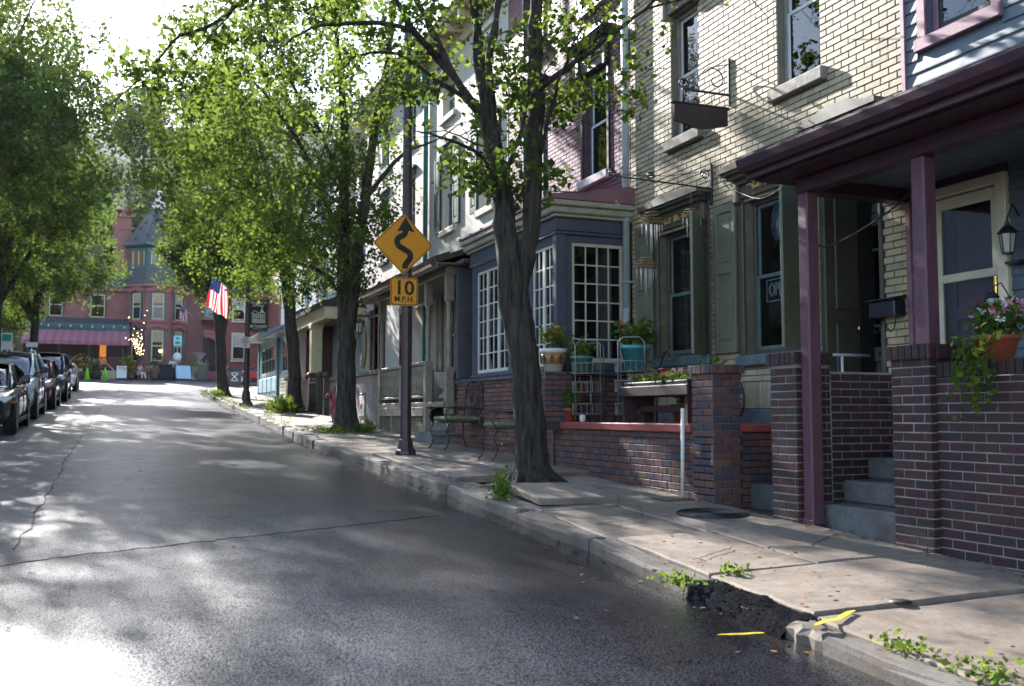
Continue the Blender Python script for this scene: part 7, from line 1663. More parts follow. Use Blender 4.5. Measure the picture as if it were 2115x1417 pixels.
m.tube([(5.75 + .22 * math.cos(a), 16.0 + .22 * math.sin(a), 2.95) for a in np.linspace(0, 6.283, 16)], .008, 5); m.tube([(5.75, 16.0, 4.05), (5.75, 16.0, 3.3)], .005, 4)
for k in range(3): a = k * 2.1; m.tube([(5.75, 16.0, 3.3), (5.75 + .22 * math.cos(a), 16.0 + .22 * math.sin(a), 2.95)], .004, 4)
part('basket', m, RUSTP, HB)
# iron gate by the column porch
IG = thing('iron_gate', 'dark iron gate with capped posts beside the brown porch pier', 'gate', (5.55, 28.6, 1.55))
for y in (27.2, 28.15):
    z = zs(5.4, y); m = MB(); m.box(5.3, 5.44, y - .07, y + .07, z - .02, z + 1.05, .01); m.lathe([(.12, 0), (.13, .05), (.06, .12), (0, .16)], (5.37, y, z + 1.05), 8); part('post', m, RUSTP, IG)
m = MB(); z = zs(5.4, 28.9); m.box(5.35, 5.39, 28.22, 29.8, z + .85, z + .9); m.box(5.35, 5.39, 28.22, 29.8, z + .1, z + .15); part('rail', m, RUSTP, IG)
for k in range(15): y = 28.3 + k * .1; m = MB(); m.tube([(5.37, y, z + .05), (5.37, y, z + .98)], .011, 5); part('bar', m, RUSTP, IG)
# flower pot with trailing plants on the porch wall
potted('terracotta bowl of pink flowers trailing over the dark brick porch wall', (5.57, 5.06, 1.872), .15, .16, TERRA, 620, .22, .2, .05, 31, ((FLP, 34, .04), (FLR, 10, .035), (FLW, 26, .035)), group=None, trail=10)
# cables
CAB = mat('black_cable', '#17161a', .6, .1, bump_=0)
def cable(label, pts, r=.007):
    m = MB(); m.tube([tuple(p[:3]) for p in smooth_line(pts, 8)], r, 5); return single('cable', m, CAB, label, 'cable')
cable('black cable sagging from the porch beam to the purple post', [(5.56, 5.6, 3.42), (5.9, 6.2, 3.25), (5.75, 6.7, 3.0), (5.6, 6.92, 2.95), (5.52, 6.99, 3.2)]); cable('black cable sagging from the downspout across the mauve bay roof', [(6.5, 12.1, 4.98), (6.3, 12.0, 4.72), (5.9, 11.96, 4.52), (5.45, 12.1, 4.5), (5.2, 13.2, 4.75)]); cable('black cable strung below the porch eave past the second window', [(6.55, 9.6, 4.1), (6.2, 8.6, 3.75), (5.6, 7.4, 3.55)])
# ================================================================== weeds
def weed(label, x, y, n, r, h, ls, seed, road_=False, grass=False):
    rng = np.random.default_rng(seed); z = (zr(x, y) if road_ else zs(x, y)); P = np.stack([x + rng.normal(size=n) * r * .5, y + rng.normal(size=n) * r * .8, z + np.abs(rng.normal(size=n)) * h * .5], 1)
    o = foliage('grass' if grass else 'weeds', P, ls, LEAFP, None, rng, droop=-.9 if grass else .0, width=.16 if grass else .8); o['kind'] = 'stuff'; o['label'] = label; return o
weed('weeds growing from the kerb below the nearest tree', 3.62, 9.35, 220, .09, .2, .04, 1); weed('weeds growing at the tree root edge', 3.78, 9.75, 170, .1, .34, .045, 2); weed('weeds in the gutter before the asphalt patch', 3.28, 5.42, 110, .12, .06, .035, 3)
weed('green weeds behind the kerbstone, nearest', 3.5, 3.75, 110, .1, .06, .03, 4); weed('green weeds behind the kerbstone at the picture edge', 3.52, 3.3, 120, .12, .08, .035, 5); weed('tiny weeds in the pavement joint', 3.72, 5.5, 50, .08, .04, .04, 6)
weed('low plants in the second tree pit', 4.2, 20.2, 500, .5, .1, .05, 7); weed('grass tuft at the third tree', 4.55, 29.6, 600, .4, .3, .24, 8, grass=True); weed('grass in the second tree pit', 4.8, 20.0, 260, .22, .18, .14, 9, grass=True); weed('grass at the fourth tree', 4.2, 45.3, 300, .45, .25, .22, 10, grass=True)
for i, (y, n) in enumerate(((23.5, 160), (26.5, 200), (33, 260), (36, 260), (39, 300), (42, 300))): weed('kerb grass along the right gutter', curb(y) + .12, y, n // 2, .2, .12, .09, 20 + i, grass=True)
# ================================================================== cars
def paint(name, col, metal=.5, rough=.28):
    m = bpy.data.materials.new(name); n, l = nodes_of(m); p = n['Principled BSDF']; col = srgb(col)
    tc = n.new('ShaderNodeTexCoord'); f = ramp(n, l, noise(n, l, tc.outputs['Object'], 3, 5), [(.35, tuple(c * .9 for c in col)), (.65, tuple(min(1, c * 1.06) for c in col))])
    l.new(f, p.inputs['Base Color']); p.inputs['Metallic'].default_value = metal; p.inputs['Roughness'].default_value = rough; p.inputs['Coat Weight'].default_value = 1; p.inputs['Coat Roughness'].default_value = .04; return m
CGLASS = glass_mat('car_glass', (.16, .18, .19), 1.9, .01); TYRE = mat('tyre_rubber', (.02, .02, .021), .8, .2, 20, 60, .2); RIM = mat('alloy_rim', (.5, .51, .53), .3, .1, 6, 50, .03, metal=.9); RIMD = mat('dark_alloy', (.12, .12, .13), .3, .1, 6, 50, .03, metal=.8)
TRIM = mat('car_trim_black', (.018, .018, .019), .55, .15, 8, 60, .1); HEADL = mat('headlight_lens', (.62, .64, .66), .08, .1, 20, 50, .05, coat=1); CHROME = mat('chrome', (.75, .75, .77), .12, .05, 6, 50, 0, metal=1); AMB = mat('amber_lens', '#c85a1c', .2, .05, bump_=0); PLATE = mat('number_plate', '#cfd3d8', .4, .05, bump_=0)
def car(label, x, y, L, W, H, pm, kind, rim=RIM, group='cars parked along the left kerb', rz=-math.pi / 2, z=None, rails=False):
    gz = (zr(x, y) if z is None else z); slope = math.atan2(zr(x, y + 2) - zr(x, y - 2), 4) if z is None else 0
    c = thing('parked_car', label, 'car', (x, y, gz), rz, group, local=True); c.rotation_euler = (0, slope, rz)
    hw = W / 2; suv = kind == 'suv'; f = L / 2
    hood = H * (.62 if suv else .62); belt = H * (.655 if suv else .665); clear = .22 if suv else .17
    # stations from the tail to the nose: x, top height, half width, underside
    st = [(-f, H * .5, hw * .78, clear + .12), (-f + .05, belt * .95, hw * .9, clear + .06), (-f + .45, belt * 1.0, hw * .98, clear), (-f * .45, belt, hw, clear - .02), (0, belt * .985, hw, clear - .02), (f * .38, belt * .97, hw, clear - .02), (f * .52, hood * .99, hw * .99, clear), (f * .8, hood * .93, hw * .95, clear), (f * .95, hood * .82, hw * .86, clear + .02), (f, hood * .68, hw * .72, clear + .08)]
    m = MB(); ring = lambda s: [(s[0], -s[2] * .8, s[3]), (s[0], -s[2], s[3] + .14), (s[0], -s[2], s[1] * .62), (s[0], -s[2] * .985, s[1] * .86), (s[0], -s[2] * .9, s[1]), (s[0], -s[2] * .45, s[1] + .025), (s[0], s[2] * .45, s[1] + .025), (s[0], s[2] * .9, s[1]), (s[0], s[2] * .985, s[1] * .86), (s[0], s[2], s[1] * .62), (s[0], s[2], s[3] + .14), (s[0], s[2] * .8, s[3])]
    vs = [p for s in st for p in ring(s)]; k = 12; fs = [(i * k + j, (i + 1) * k + j, (i + 1) * k + (j + 1) % k, i * k + (j + 1) % k) for i in range(len(st) - 1) for j in range(k)]; fs += [tuple(range(k)), tuple(range((len(st) - 1) * k, len(st) * k))]
    m.add(vs, fs, True); body = part('body', m, pm, c); mod = body.modifiers.new('smooth', 'SUBSURF'); mod.levels = mod.render_levels = 2
    # greenhouse
    xr, xf = (-f + .12 if suv else -f + .55), f * .44
    tr, tf = (-f + .5 if suv else -f * .38), f * (.06 if suv else .02)
    zb = belt - .03; rw = hw * (.74 if suv else .7); bwid = hw * .9; zt = H - .04
    def gs(t):   # t 0..1 along the cabin
        return t
    gl = [(xr, zb, bwid * .92, zb), (xr + (tr - xr) * .55, zb + (zt - zb) * .62, bwid * .92, zb), (tr, zt, rw, zb), ((tr + tf) / 2, zt + .03, rw * 1.02, zb), (tf, zt, rw, zb), (tf + (xf - tf) * .5, zb + (zt - zb) * .56, rw * 1.06, zb), (xf, zb, bwid * .86, zb)]
    m = MB(); vs = []
    for x_, z_, w_, b_ in gl: vs += [(x_, -bwid * (.94 if x_ in (xr, xf) else 1), b_), (x_, -w_, max(z_ - .05, b_)), (x_, -w_ * .55, z_), (x_, w_ * .55, z_), (x_, w_, max(z_ - .05, b_)), (x_, bwid * (.94 if x_ in (xr, xf) else 1), b_)]
    k = 6; fs = [(i * k + j, (i + 1) * k + j, (i + 1) * k + j + 1, i * k + j + 1) for i in range(len(gl) - 1) for j in range(5)]
    m.add(vs, fs, True); g = part('windows', m, CGLASS, c)
    m = MB(); m.box(xr + .5, xf - .5, -hw * .6, hw * .6, zb - .2, zb + .12, .05); m.box(-.25, -.05, -hw * .6, -.12, zb, zb + .38, .06); m.box(-.25, -.05, .12, hw * .6, zb, zb + .38, .06); part('seats', m, TRIM, c)
    m = MB(); vs = []                                       # roof skin
    for x_, z_, w_ in ((tr - .04, zt - .005, rw), ((tr + tf) / 2, zt + .03, rw * 1.02), (tf + .04, zt - .004, rw)): vs += [(x_, -w_ * 1.02, z_ - .055), (x_, -w_ * .9, z_ + .005), (x_, 0, z_ + .035), (x_, w_ * .9, z_ + .005), (x_, w_ * 1.02, z_ - .055)]
    m.add(vs, [(i * 5 + j, (i + 1) * 5 + j, (i + 1) * 5 + j + 1, i * 5 + j + 1) for i in range(2) for j in range(4)], True); r_ = part('roof', m, pm, c); mod = r_.modifiers.new('smooth', 'SUBSURF'); mod.levels = mod.render_levels = 2
    m = MB()
    for s in (-1, 1):
        m.tube([(tf + .02, s * rw, zt - .03), (tf + (xf - tf) * .5, s * (rw * 1.06 + .01), zb + (zt - zb) * .52), (xf + .02, s * bwid * .88, zb)], [.035, .03, .04], 6); m.tube([(tr, s * rw, zt - .03), (xr + (tr - xr) * .55, s * bwid * .93, zb + (zt - zb) * .56), (xr, s * bwid * .9, zb)], [.05, .06, .08], 6)
        m.tube([(tr, s * rw * 1.01, zt - .05), ((tr + tf) / 2, s * rw * 1.03, zt - .02), (tf, s * rw * 1.01, zt - .05)], .025, 6); m.tube([(-.25, s * rw * 1.02, zt - .05), (-.3, s * bwid * 1.0, zb)], .03, 5)
    part('pillars', m, pm, c)
    m = MB()
    for s in (-1, 1): m.tube([(xr, s * bwid * .96, zb), (0, s * bwid * 1.02, zb + .005), (xf, s * bwid * .92, zb)], .015, 5)
    part('window_trim', m, CHROME if not suv else TRIM, c)
    if rails:
        m = MB()
        for s in (-1, 1): m.tube([(tr + .05, s * rw * .92, zt - .01), (tr + .15, s * rw * .92, zt + .07), (tf - .2, s * rw * .92, zt + .075), (tf - .1, s * rw * .92, zt)], .02, 6)
        part('roof_rails', m, CHROME, c)
    wr = .355 if suv else .325
    for wx in (f * .62, -f * .6):
        for s in (-1, 1):
            m = MB(); m.lathe([(0, 0), (wr + .075, 0), (wr + .075, .01), (0, .01)], (0, 0, 0), 24); m.v = [(wx + x_, s * (hw - .02 + z_), wr + y_ + .02) for x_, y_, z_ in m.v]; part('wheel_arch', m, TRIM, c)
            m = MB(); m.lathe([(.2, -.2), (wr - .02, -.2), (wr, -.16), (wr, .0), (wr - .03, .025), (wr - .09, .03), (.2, .015)], (0, 0, 0), 24); m.v = [(wx + x_, s * (hw - .015 + z_), wr + y_) for x_, y_, z_ in m.v]; t = part('wheel', m, TYRE, c)
            m = MB(); m.lathe([(wr - .1, .028), (wr - .085, .034), (wr - .12, .01)], (0, 0, 0), 24)
            for q in range(5):
                a = q * 2 * math.pi / 5
                for da in (-.16, .16): m.band([(.05 * math.cos(a), .05 * math.sin(a)), ((wr - .1) * math.cos(a + da), (wr - .1) * math.sin(a + da))], [.05, .028], lambda p, q_, d: (p, q_, d), .012, .03)
            m.lathe([(0, .0), (.06, .0), (.055, .036), (0, .038)], (0, 0, 0), 12); m.lathe([(0, -.02), (wr - .1, -.02), (wr - .1, -.01), (0, -.01)], (0, 0, 0), 20); m.v = [(wx + x_, s * (hw - .015 + z_), wr + y_) for x_, y_, z_ in m.v]; part('rim', m, rim, t)
    zn = hood * .72
    for s in (-1, 1):
        m = MB(); y0, y1 = hw * .42, hw * .86
        m.add([(f + .015, s * y0, zn - .02), (f - .18, s * y1, zn + .02), (f - .42, s * (hw * .955), zn + .12), (f - .16, s * y1 * .93, zn + .13), (f - .03, s * y0, zn + .08)], [(0, 1, 2, 3, 4)]); m.v = m.v + [(x_ - .12, y_ * .93, z_) for x_, y_, z_ in m.v]; m.f += [(0, 1, 6, 5), (1, 2, 7, 6), (2, 3, 8, 7), (3, 4, 9, 8), (4, 0, 5, 9)]; m.sm += [False] * 5; part('headlight', m, HEADL, c)
        m = MB(); m.box(f * .46, f * .46 + .09, s * (hw + .02), s * (hw + .2), belt + .04, belt + .19, .035); m.tube([(f * .45, s * hw * .93, belt + .02), (f * .47, s * (hw + .06), belt + .07)], .025, 6); mr = part('mirror', m, pm if not suv else TRIM, c)
        m = MB(); m.box(f * .46 - .006, f * .46, s * (hw + .035), s * (hw + .185), belt + .06, belt + .175, .0); part('mirror_glass', m, CHROME, mr)
        m = MB(); m.box(f - .13, f - .06, s * hw * .5, s * hw * .8, clear + .16, clear + .26, .02); part('fog_lamp', m, TRIM, c)
        m = MB(); m.box(-f * .25, -f * .25 + .2, s * (hw - .01), s * (hw + .025), belt * .83, belt * .83 + .025, .008); m.box(f * .12, f * .12 + .2, s * (hw - .01), s * (hw + .025), belt * .82, belt * .82 + .025, .008); part('door_handle', m, pm, c)
        m = MB()
        for xx in (f * .4, -f * .06, -f * .42): m.box(xx, xx + .012, s * (hw - .02), s * (hw + .004), clear + .15, belt * .93)
        m.box(-f * .42, f * .42, s * (hw - .03), s * (hw + .006), clear + .02, clear + .12, .02); part('door_seams', m, TRIM, c)
        m = MB(); m.box(f * .72, f * .72 + .12, s * (hw * .94), s * (hw * .985), zn - .03, zn + .02, .01); part('side_lamp', m, AMB, c)
    m = MB(); m.box(f - .06, f + .012, -hw * .42, hw * .42, zn - .06, zn + .09, .03); m.box(f - .1, f + .01, -hw * .6, hw * .6, clear + .05, clear + .2, .03); part('grille', m, TRIM, c)
    m = MB(); m.box(f, f + .02, -.26, .26, zn - .22, zn - .09, .004); part('number_plate', m, PLATE, c)
    m = MB(); m.box(f + .0, f + .02, -hw * .4, hw * .4, zn + .075, zn + .1, .008); m.lathe([(0, 0), (.05, 0), (.05, .02), (0, .022)], (0, 0, 0), 12); m.v[-24 * 2:] = m.v[-24 * 2:]; part('chrome_bar', m, CHROME, c)
    m = MB(); m.add([(xf + .02, -hw * .8, zb + .012), (xf + .12, -hw * .8, zb + .0), (xf + .12, hw * .8, zb + .0), (xf + .02, hw * .8, zb + .012)], [(0, 1, 2, 3)]); part('wiper_cowl', m, TRIM, c)
    return c
car('black sedan parked first in the left row, cut off by the picture edge', -2.66, 23.1, 4.62, 1.8, 1.42, paint('black_car_paint', '#14161b', .3), 'sedan', rim=RIMD)
car('silver grey sport utility car with roof rails, second in the left row', -2.72, 29.0, 4.7, 1.88, 1.72, paint('silver_paint', '#d9dde2', .0), 'suv', rails=True)
car('dark red car, third in the left row', -2.62, 35.3, 4.55, 1.84, 1.58, paint('red_paint', '#7a1520', .35), 'suv')
car('black sport utility car, fourth in the left row', -2.62, 42.3, 4.9, 1.95, 1.85, paint('dark_car_paint', '#1a1d24', .3), 'suv')
car('gold beige sedan parked last in the left row', -2.62, 54.8, 4.7, 1.8, 1.42, paint('gold_paint', '#cbbfa4', .2), 'sedan')
car('red sedan parked on the cross street behind the trash bin', 9.3, 69.5, 4.6, 1.8, 1.42, paint('bright_red_paint', '#b01c28', .3), 'sedan', group=None, rz=math.pi - .15, z=zr(9, 69) + .05)
# ================================================================== people
SKIN = mat('skin', '#a97a60', .55, .08, 12, 60, .1); HAIRD = mat('dark_hair', '#1d1512', .6, .2, 20, 60, .2); HAIRG = mat('grey_hair', '#8d8782', .6, .2, 20, 60, .2)
def skinned(name, pts, edges, rad, m, parent, sub=2):
    me = bpy.data.meshes.new(name); me.from_pydata(pts, edges, []); o = bpy.data.objects.new(name, me); COL.objects.link(o); o.parent = parent; me.materials.append(m)
    o.modifiers.new('skin', 'SKIN').use_smooth_shade = True
    if not me.skin_vertices: me.attributes.new('skin', 'FLOAT', 'POINT')
    for i, r in enumerate(rad): 
        v = me.skin_vertices[0].data[i]; v.radius = (r, r); v.use_root = (i == 0)
    s = o.modifiers.new('sub', 'SUBSURF'); s.levels = s.render_levels = sub; return o
def person(label, loc, rz, J, top, bottom, hair, skirt=False, hairl=0.0, cap=None):
    """J: joints in local space, facing -y"""
    p = thing('person', label, 'person', loc, rz, 'people before the mansion', local=True)
    N = ['pelvis', 'waist', 'chest', 'neck', 'head0', 'head1', 'shl', 'ell', 'wrl', 'hal', 'shr', 'elr', 'wrr', 'har', 'hipl', 'knl', 'anl', 'tol', 'hipr', 'knr', 'anr', 'tor']
    ra = [.13, .12, .14, .052, .085, .08, .062, .045, .033, .03, .062, .045, .033, .03, .09, .062, .042, .035, .09, .062, .042, .035]
    E = [(0, 1), (1, 2), (2, 3), (3, 4), (4, 5), (2, 6), (6, 7), (7, 8), (8, 9), (2, 10), (10, 11), (11, 12), (12, 13), (0, 14), (14, 15), (15, 16), (16, 17), (0, 18), (18, 19), (19, 20), (20, 21)]
    skinned('body', [J[n] for n in N], E, ra, SKIN, p)
    n2 = ['waist', 'chest', 'pelvis', 'shl', 'ell', 'shr', 'elr']; skinned('shirt', [J[k] for k in n2], [(0, 1), (0, 2), (1, 3), (3, 4), (1, 5), (5, 6)], [.138, .158, .145, .078, .062, .078, .062], top, p)
    if skirt:
        m = MB(); a = Vector(J['pelvis']); m.lathe([(.15, .08), (.19, -.1), (.21, -.5), (.24, -.86), (.22, -.87)], (a.x, a.y, a.z), 14); part('skirt', m, bottom, p)
    else:
        n3 = ['pelvis', 'hipl', 'knl', 'anl', 'hipr', 'knr', 'anr']; skinned('trousers', [J[k] for k in n3], [(0, 1), (1, 2), (2, 3), (0, 4), (4, 5), (5, 6)], [.148, .105, .078, .062, .105, .078, .062], bottom, p)
    h0, h1 = Vector(J['head0']), Vector(J['head1']); up = (h1 - h0).normalized(); hp = [tuple(h0 + up * .04 + Vector((0, .03, 0))), tuple(h1 + Vector((0, .015, .03)))]; hr = [.09, .092]
    if hairl: hp.append(tuple(h0 + Vector((0, .07, -hairl)))); hr.append(.07)
    skinned('hair', hp, [(i, i + 1) if i == 0 else (0, 2) for i in range(len(hp) - 1)], hr, hair, p)
    m = MB(); m.tube([tuple(h0 + Vector((0, -.075, .05))), tuple(h0 + Vector((0, -.105, .015)))], [.012, .018], 6); m.box(h0.x - .025, h0.x + .025, h0.y - .092, h0.y - .08, h0.z - .03, h0.z - .02)
    for s in (-1, 1): m.lathe([(0, -.01), (.012, 0), (0, .01)], (h0.x + s * .032, h0.y - .078, h0.z + .055), 6)
    part('face', m, SKIN, p)
    for s in ('l', 'r'):
        m = MB(); a, t = Vector(J['an' + s]), Vector(J['to' + s]); m.tube([tuple(a + Vector((0, .05, -.03))), tuple(a + Vector((0, -.02, -.03))), tuple(t + Vector((0, -.03, -.01)))], [.045, .055, .035], 8); part('shoe', m, TRIM, p)
        h, w = Vector(J['ha' + s]), Vector(J['wr' + s]); d = (h - w).normalized(); e = d.orthogonal().normalized(); m = MB()
        for k in range(4): m.tube([tuple(h + e * (.012 * (k - 1.5))), tuple(h + d * .05 + e * (.014 * (k - 1.5))), tuple(h + d * (.08 - .006 * abs(k - 1.5)) + e * (.012 * (k - 1.5)) + Vector((0, -.01, -.01)))], [.009, .008, .006], 5)
        m.tube([tuple(w + e * .03), tuple(w + d * .05 + e * .05)], [.01, .008], 5); part('fingers', m, SKIN, p)
    return p
def stand(arm=(.22, -.05, .85), s=1.0):
    J = dict(pelvis=(0, 0, .95), waist=(0, 0, 1.12), chest=(0, 0, 1.32), neck=(0, -.01, 1.5), head0=(0, -.02, 1.6), head1=(0, -.01, 1.69))
    for k, sg in (('l', 1), ('r', -1)):
        J['sh' + k] = (sg * .18, 0, 1.42); J['el' + k] = (sg * .25, .03, 1.14); J['wr' + k] = (sg * .23, -.1, .93); J['ha' + k] = (sg * .22, -.13, .86)
        J['hip' + k] = (sg * .095, 0, .88); J['kn' + k] = (sg * .1, -.02, .48); J['an' + k] = (sg * .1, .02, .08); J['to' + k] = (sg * .12, -.13, .03)
    return {k: tuple(c * s for c in v) for k, v in J.items()}
def sit(reach=-.3):
    J = dict(pelvis=(0, .1, .52), waist=(0, .1, .68), chest=(0, .06, .9), neck=(0, .02, 1.08), head0=(0, -.02, 1.18), head1=(0, -.02, 1.27))
    for k, sg in (('l', 1), ('r', -1)):
        J['sh' + k] = (sg * .18, .04, 1.0); J['el' + k] = (sg * .24, -.02, .74); J['wr' + k] = (sg * .15, -.22, .66); J['ha' + k] = (sg * .12, -.28, .64)
        J['hip' + k] = (sg * .095, .03, .5); J['kn' + k] = (sg * .11, -.36, .5); J['an' + k] = (sg * .12, -.5 if sg > 0 else -.34, .08); J['to' + k] = (sg * .13, -.64 if sg > 0 else -.48, .04)
    return J
cl = lambda n, h: mat(n, h, .8, .12, 10, 80, .2)
Yp = 82.0
def gp(u, Y=Yp): return at(u, 785, Y=Y).x
def gl_(u, Y=Yp): x = gp(u, Y); return (x, Y, zr(0, Y) + .02)
person('woman in a dark top and long brown skirt standing by the planters', gl_(318, 81.6), .5, stand(), cl('dark_top', '#1c1d26'), cl('brown_skirt', '#5f4a45'), HAIRD, skirt=True, hairl=.16)
jm = stand(); jm['ell'] = (.3, -.1, 1.15); jm['wrl'] = (.2, -.34, 1.1); jm['hal'] = (.16, -.4, 1.09)
person('man in a white shirt standing behind the dark host stand', gl_(355, 83.0), .3, jm, cl('white_shirt', '#d6d3d2'), cl('black_trousers', '#20222a'), HAIRD)
person('seated person in a pink top and white trousers at the lit tree', gl_(289, 81.6), .7, sit(), cl('pink_top', '#c79ca8'), cl('white_trousers', '#cfd0d6'), HAIRD)
person('seated person in a turquoise top half hidden behind the standing woman', gl_(306, 82.6), -.4, sit(), cl('turq_top', '#3fa39a'), cl('blue_jeans', '#3a4660'), HAIRD, hairl=.1)
def bench(label, loc, w, rz=0):
    b = thing('bench', label, 'bench', loc, rz, 'wooden benches before the mansion', local=True); wm = mat('bench_wood', '#8a6350', .7, .15)
    for k in range(3): m = MB(); m.box(-w / 2, w / 2, -.05 + k * .14, .07 + k * .14, .42, .46, .01); part('seat_slat', m, wm, b)
    for k in range(3): m = MB(); m.box(-w / 2, w / 2, .38, .42, .55 + k * .14, .66 + k * .14, .01); part('back_slat', m, wm, b)
    for x in (-w / 2 + .08, w / 2 - .08): m = MB(); m.box(x - .04, x + .04, -.05, .0, 0, .42); m.box(x - .04, x + .04, .36, .42, 0, .96); part('leg', m, TRIM, b)
bench('wooden bench seating two people by the lit tree', gl_(297, 81.75), 1.7); bench('empty wooden bench between the standing woman and the host stand', gl_(335, 82.6), 1.3)
x, Y, z = gl_(343, 82.3); m = MB(); m.box(x - .45, x + .45, Y - .3, Y + .3, z, z + 1.15, .03); m.box(x - .5, x + .5, Y - .34, Y + .34, z + 1.151, z + 1.2, .02); single('host_stand', m, cl('navy_board', '#222838'), 'dark host stand before the man in the white shirt', 'host stand', loc=(x, Y, z))
CONEM = mat('cone_lime', '#7fd61a', .5, .06, bump_=0)
for u, lab in ((180, 'lime green traffic cone on the left, nearest the gold sedan'), (217, 'lime green traffic cone at the porch stairs')):
    x, Y, z = gl_(u, 79); c = thing('traffic_cone', lab, 'traffic cone', (x, Y, z), group='lime traffic cones'); m = MB(); m.lathe([(.2, .03), (.03, .9), (.0, .91)], (x, Y, z), 14); part('cone', m, CONEM, c); m = MB(); m.box(x - .24, x + .24, Y - .24, Y + .24, z, z + .04, .01); part('base', m, CONEM, c)
def aboard(label, u, Y, w, h, face, rz):
    x, Y, z = gl_(u, Y); b = thing('sandwich_board', label, 'sandwich board', (x, Y, z), rz, 'sandwich boards before the mansion', local=True)
    m = MB(); m.add([(-w / 2, -.35, 0), (w / 2, -.35, 0), (w / 2, -.02, h), (-w / 2, -.02, h), (-w / 2, -.31, 0), (w / 2, -.31, 0), (w / 2, .02, h), (-w / 2, .02, h)], [(0, 1, 2, 3), (4, 5, 6, 7), (0, 1, 5, 4), (1, 2, 6, 5), (2, 3, 7, 6), (3, 0, 4, 7)]); part('front_board', m, TRIM, b)
    m = MB(); m.add([(-w / 2, .35, 0), (w / 2, .35, 0), (w / 2, .03, h), (-w / 2, .03, h), (-w / 2, .31, 0), (w / 2, .31, 0), (w / 2, -.01, h), (-w / 2, -.01, h)], [(0, 1, 2, 3), (4, 5, 6, 7), (0, 1, 5, 4), (1, 2, 6, 5), (2, 3, 7, 6), (3, 0, 4, 7)]); part('back_board', m, TRIM, b)
    m = MB(); f = lambda p, q, d: (p, -.352 + .33 * q / h - d, q); m.prism([(-w / 2 + .06, .1 * h), (w / 2 - .06, .1 * h), (w / 2 - .06, .95 * h), (-w / 2 + .06, .95 * h)], f, .002, .008); part('face', m, face, b)
aboard('large sandwich board with a pale blue face beside the host stand', 377, 81.3, 1.25, 1.2, mat('board_blue', '#a9c6da', .6, .08), .25); aboard('small white sandwich board between the cones and the barrel planter', 251, 81.0, .85, 1.1, SIGNW, -.05)
# planters, urns, lit tree
def planter(label, u, Y, r, h, pm, n, hh, fl, seed, prof=None):
    x, Y, z = gl_(u, Y); t = thing('planter', label, 'planter', (x, Y, z), group='planters before the mansion'); m = MB(); m.lathe(prof or [(r * .85, 0), (r, h * .5), (r * .9, h), (r * .8, h), (0, h * .9)], (x, Y, z), 14); part('tub', m, pm, t); rng = np.random.default_rng(seed)
    u_ = rng.normal(size=(n, 3)) * np.array([r * .6, r * .6, hh * .4]); foliage('leaves', u_ + np.array([0, 0, h + hh * .45]), .16, LEAFP, t, rng)
    if fl: F = rng.normal(size=(40, 3)) * np.array([r * .55, r * .55, hh * .35]) + np.array([x, Y, z + h + hh * .65]); blooms(t, F, .09, fl, seed)
WB = mat('barrel_wood', '#4a3a30', .75, .2)
planter('tub of tall orange flowers left of the mansion stairs', 172, 82, .42, .5, WB, 500, 1.0, FLY, 1); planter('tub of pink and orange flowers beside the left cone', 196, 82.5, .42, .5, WB, 400, 1.0, FLP, 2); planter('barrel planter of yellow flowers beside the lit tree', 263, 81.3, .5, .6, WB, 500, .9, FLY, 3)
planter('leafy planter behind the benches', 330, 84, .5, .6, WB, 420, .9, None, 4); UP = [(.3, 0), (.3, .12), (.12, .2), (.1, .5), (.3, .7), (.42, 1.0), (.46, 1.05), (.4, 1.05), (0, .98)]; UST = mat('urn_stone', '#8f8a84', .8, .2, 10, 50, .4)
planter('tall stone urn planter beside the large sandwich board', 398, 82.2, .45, 1.05, UST, 160, .5, None, 5, UP); planter('stone urn planter on the carved stair pier', 411, 84.5, .5, 1.05, UST, 160, .6, None, 6, [(.7, 0), (.7, 1.2), (.85, 1.25), (.3, 1.4), (.15, 1.7), (.5, 2.1), (.55, 2.2), (0, 2.1)])
x, Y, z = gl_(281, 82.2); LT = thing('lit_tree', 'small bare tree wound with glowing fairy lights before the mansion', 'lit tree', (x, Y, z)); m = MB(); rng = np.random.default_rng(8); m.tube([(x, Y, z), (x + .1, Y, z + 1.6)], [.09, .06], 7); mb2 = MB()
for k in range(16):
    a = rng.uniform(0, 6.28); q = (x + .1 + math.cos(a) * rng.uniform(.2, 1.0), Y + math.sin(a) * .7, z + rng.uniform(2, 5.6)); mid = (x + .1 + (q[0] - x) * .3, Y + (q[1] - Y) * .4, z + 1.2 + (q[2] - z) * .4); pts = smooth_line([(x + .05, Y, z + 1.3), mid, q], 4); m.tube([tuple(p) for p in pts], [.03 - .003 * i for i in range(len(pts))], 4)
    for p in pts[3:]:
        if rng.random() < .7: mb2.lathe([(0, -.03), (.03, 0), (0, .03)], tuple(p + rng.normal(size=3) * .08), 6)
part('trunk', m, BARK2, LT); part('fairy_lights', mb2, LIT, LT, kind='stuff')
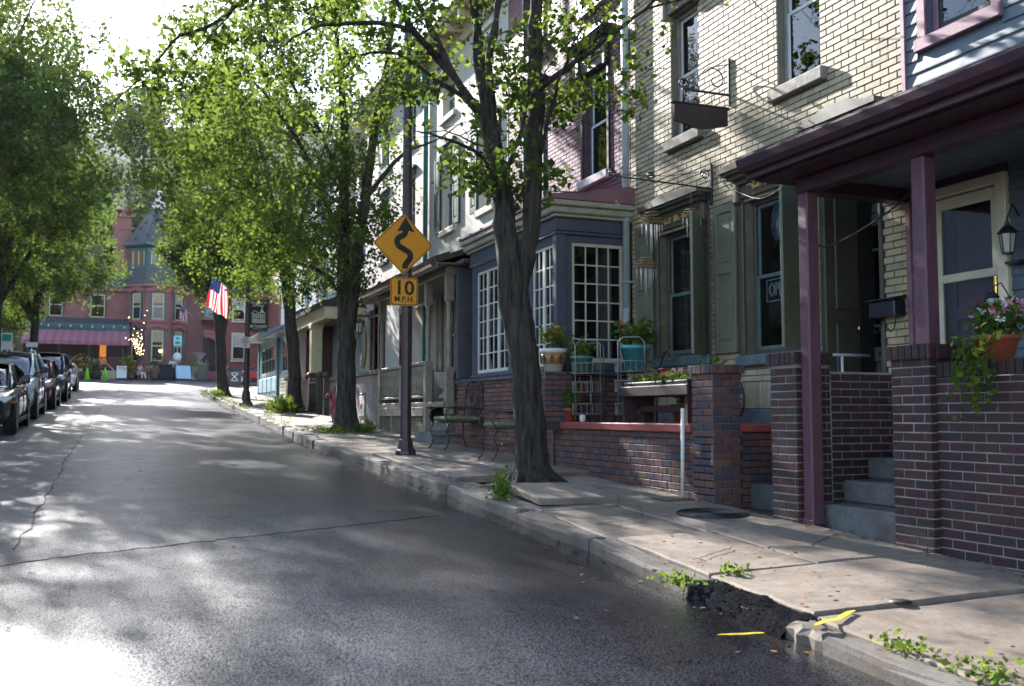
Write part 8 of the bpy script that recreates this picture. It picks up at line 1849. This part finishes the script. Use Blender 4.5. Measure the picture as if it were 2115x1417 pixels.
# small road signs near the mansion
def road_sign(label, u, v, Y, w, h, face, rnd=False, group='road signs before the mansion', deco=None):
    q = at(u, v, Y=Y); z = zr(0, Y); s = thing('road_sign', label, 'road sign', (q.x, Y, z), group=group); m = MB(); m.tube([(q.x, Y, z), (q.x, Y, q.z + h / 2)], .045, 6); part('post', m, GALV, s); m = MB()
    if rnd: m.lathe([(0, 0), (w / 2, 0), (w / 2, .02), (0, .02)], (0, 0, 0), 18); m.v = [(q.x + a, Y - .06 - c, q.z + b) for a, b, c in m.v]
    else: m.box(q.x - w / 2, q.x + w / 2, Y - .08, Y - .06, q.z - h / 2, q.z + h / 2, .01)
    pt = part('plate', m, face, s)
    if deco:
        for (a, b, c, d, mm) in deco: m = MB(); m.box(q.x + a * w, q.x + b * w, Y - .086, Y - .081, q.z + c * h, q.z + d * h); part('print', m, mm, pt)
GRN = mat('sign_green', '#1f8f7a', .45, .08, bump_=0); PBL = mat('sign_pale_blue', '#a9d4dd', .45, .06, bump_=0)
road_sign('pale blue parking sign with green print before the turret', 367, 704, 82.8, .62, .78, PBL, deco=((-.3, .3, -.35, -.05, GRN), (-.2, .2, .12, .36, GRN))); road_sign('round white sign on a post in front of the turret', 366, 737, 81.2, .66, .6, SIGNW, True); road_sign('small white road sign between the left tree trunks', 66, 712, 64, .62, .28, SIGNW, group=None)
road_sign('green and white parking sign behind the left tree trunk', 14, 705, 60, .55, .9, SIGNW, group=None, deco=((-.4, .4, 0, .42, GRN),))
# ================================================================== thin scattering volume, added to imitate veiling glare
m = MB(); m.box(-410, 410, -310, 430, -5, 87)
hz_ = bpy.data.materials.new('glare_haze'); n, l = nodes_of(hz_); n.remove(n['Principled BSDF']); pv = n.new('ShaderNodeVolumePrincipled'); pv.inputs['Color'].default_value = (.88, .93, 1, 1); pv.inputs['Density'].default_value = .0001; pv.inputs['Anisotropy'].default_value = .55
l.new(pv.outputs[0], n['Material Output'].inputs['Volume'])
hb = part('glare_haze', m, hz_); hb['kind'] = 'stuff'
scene.cycles.volume_step_rate = 4; scene.cycles.volume_bounces = 0
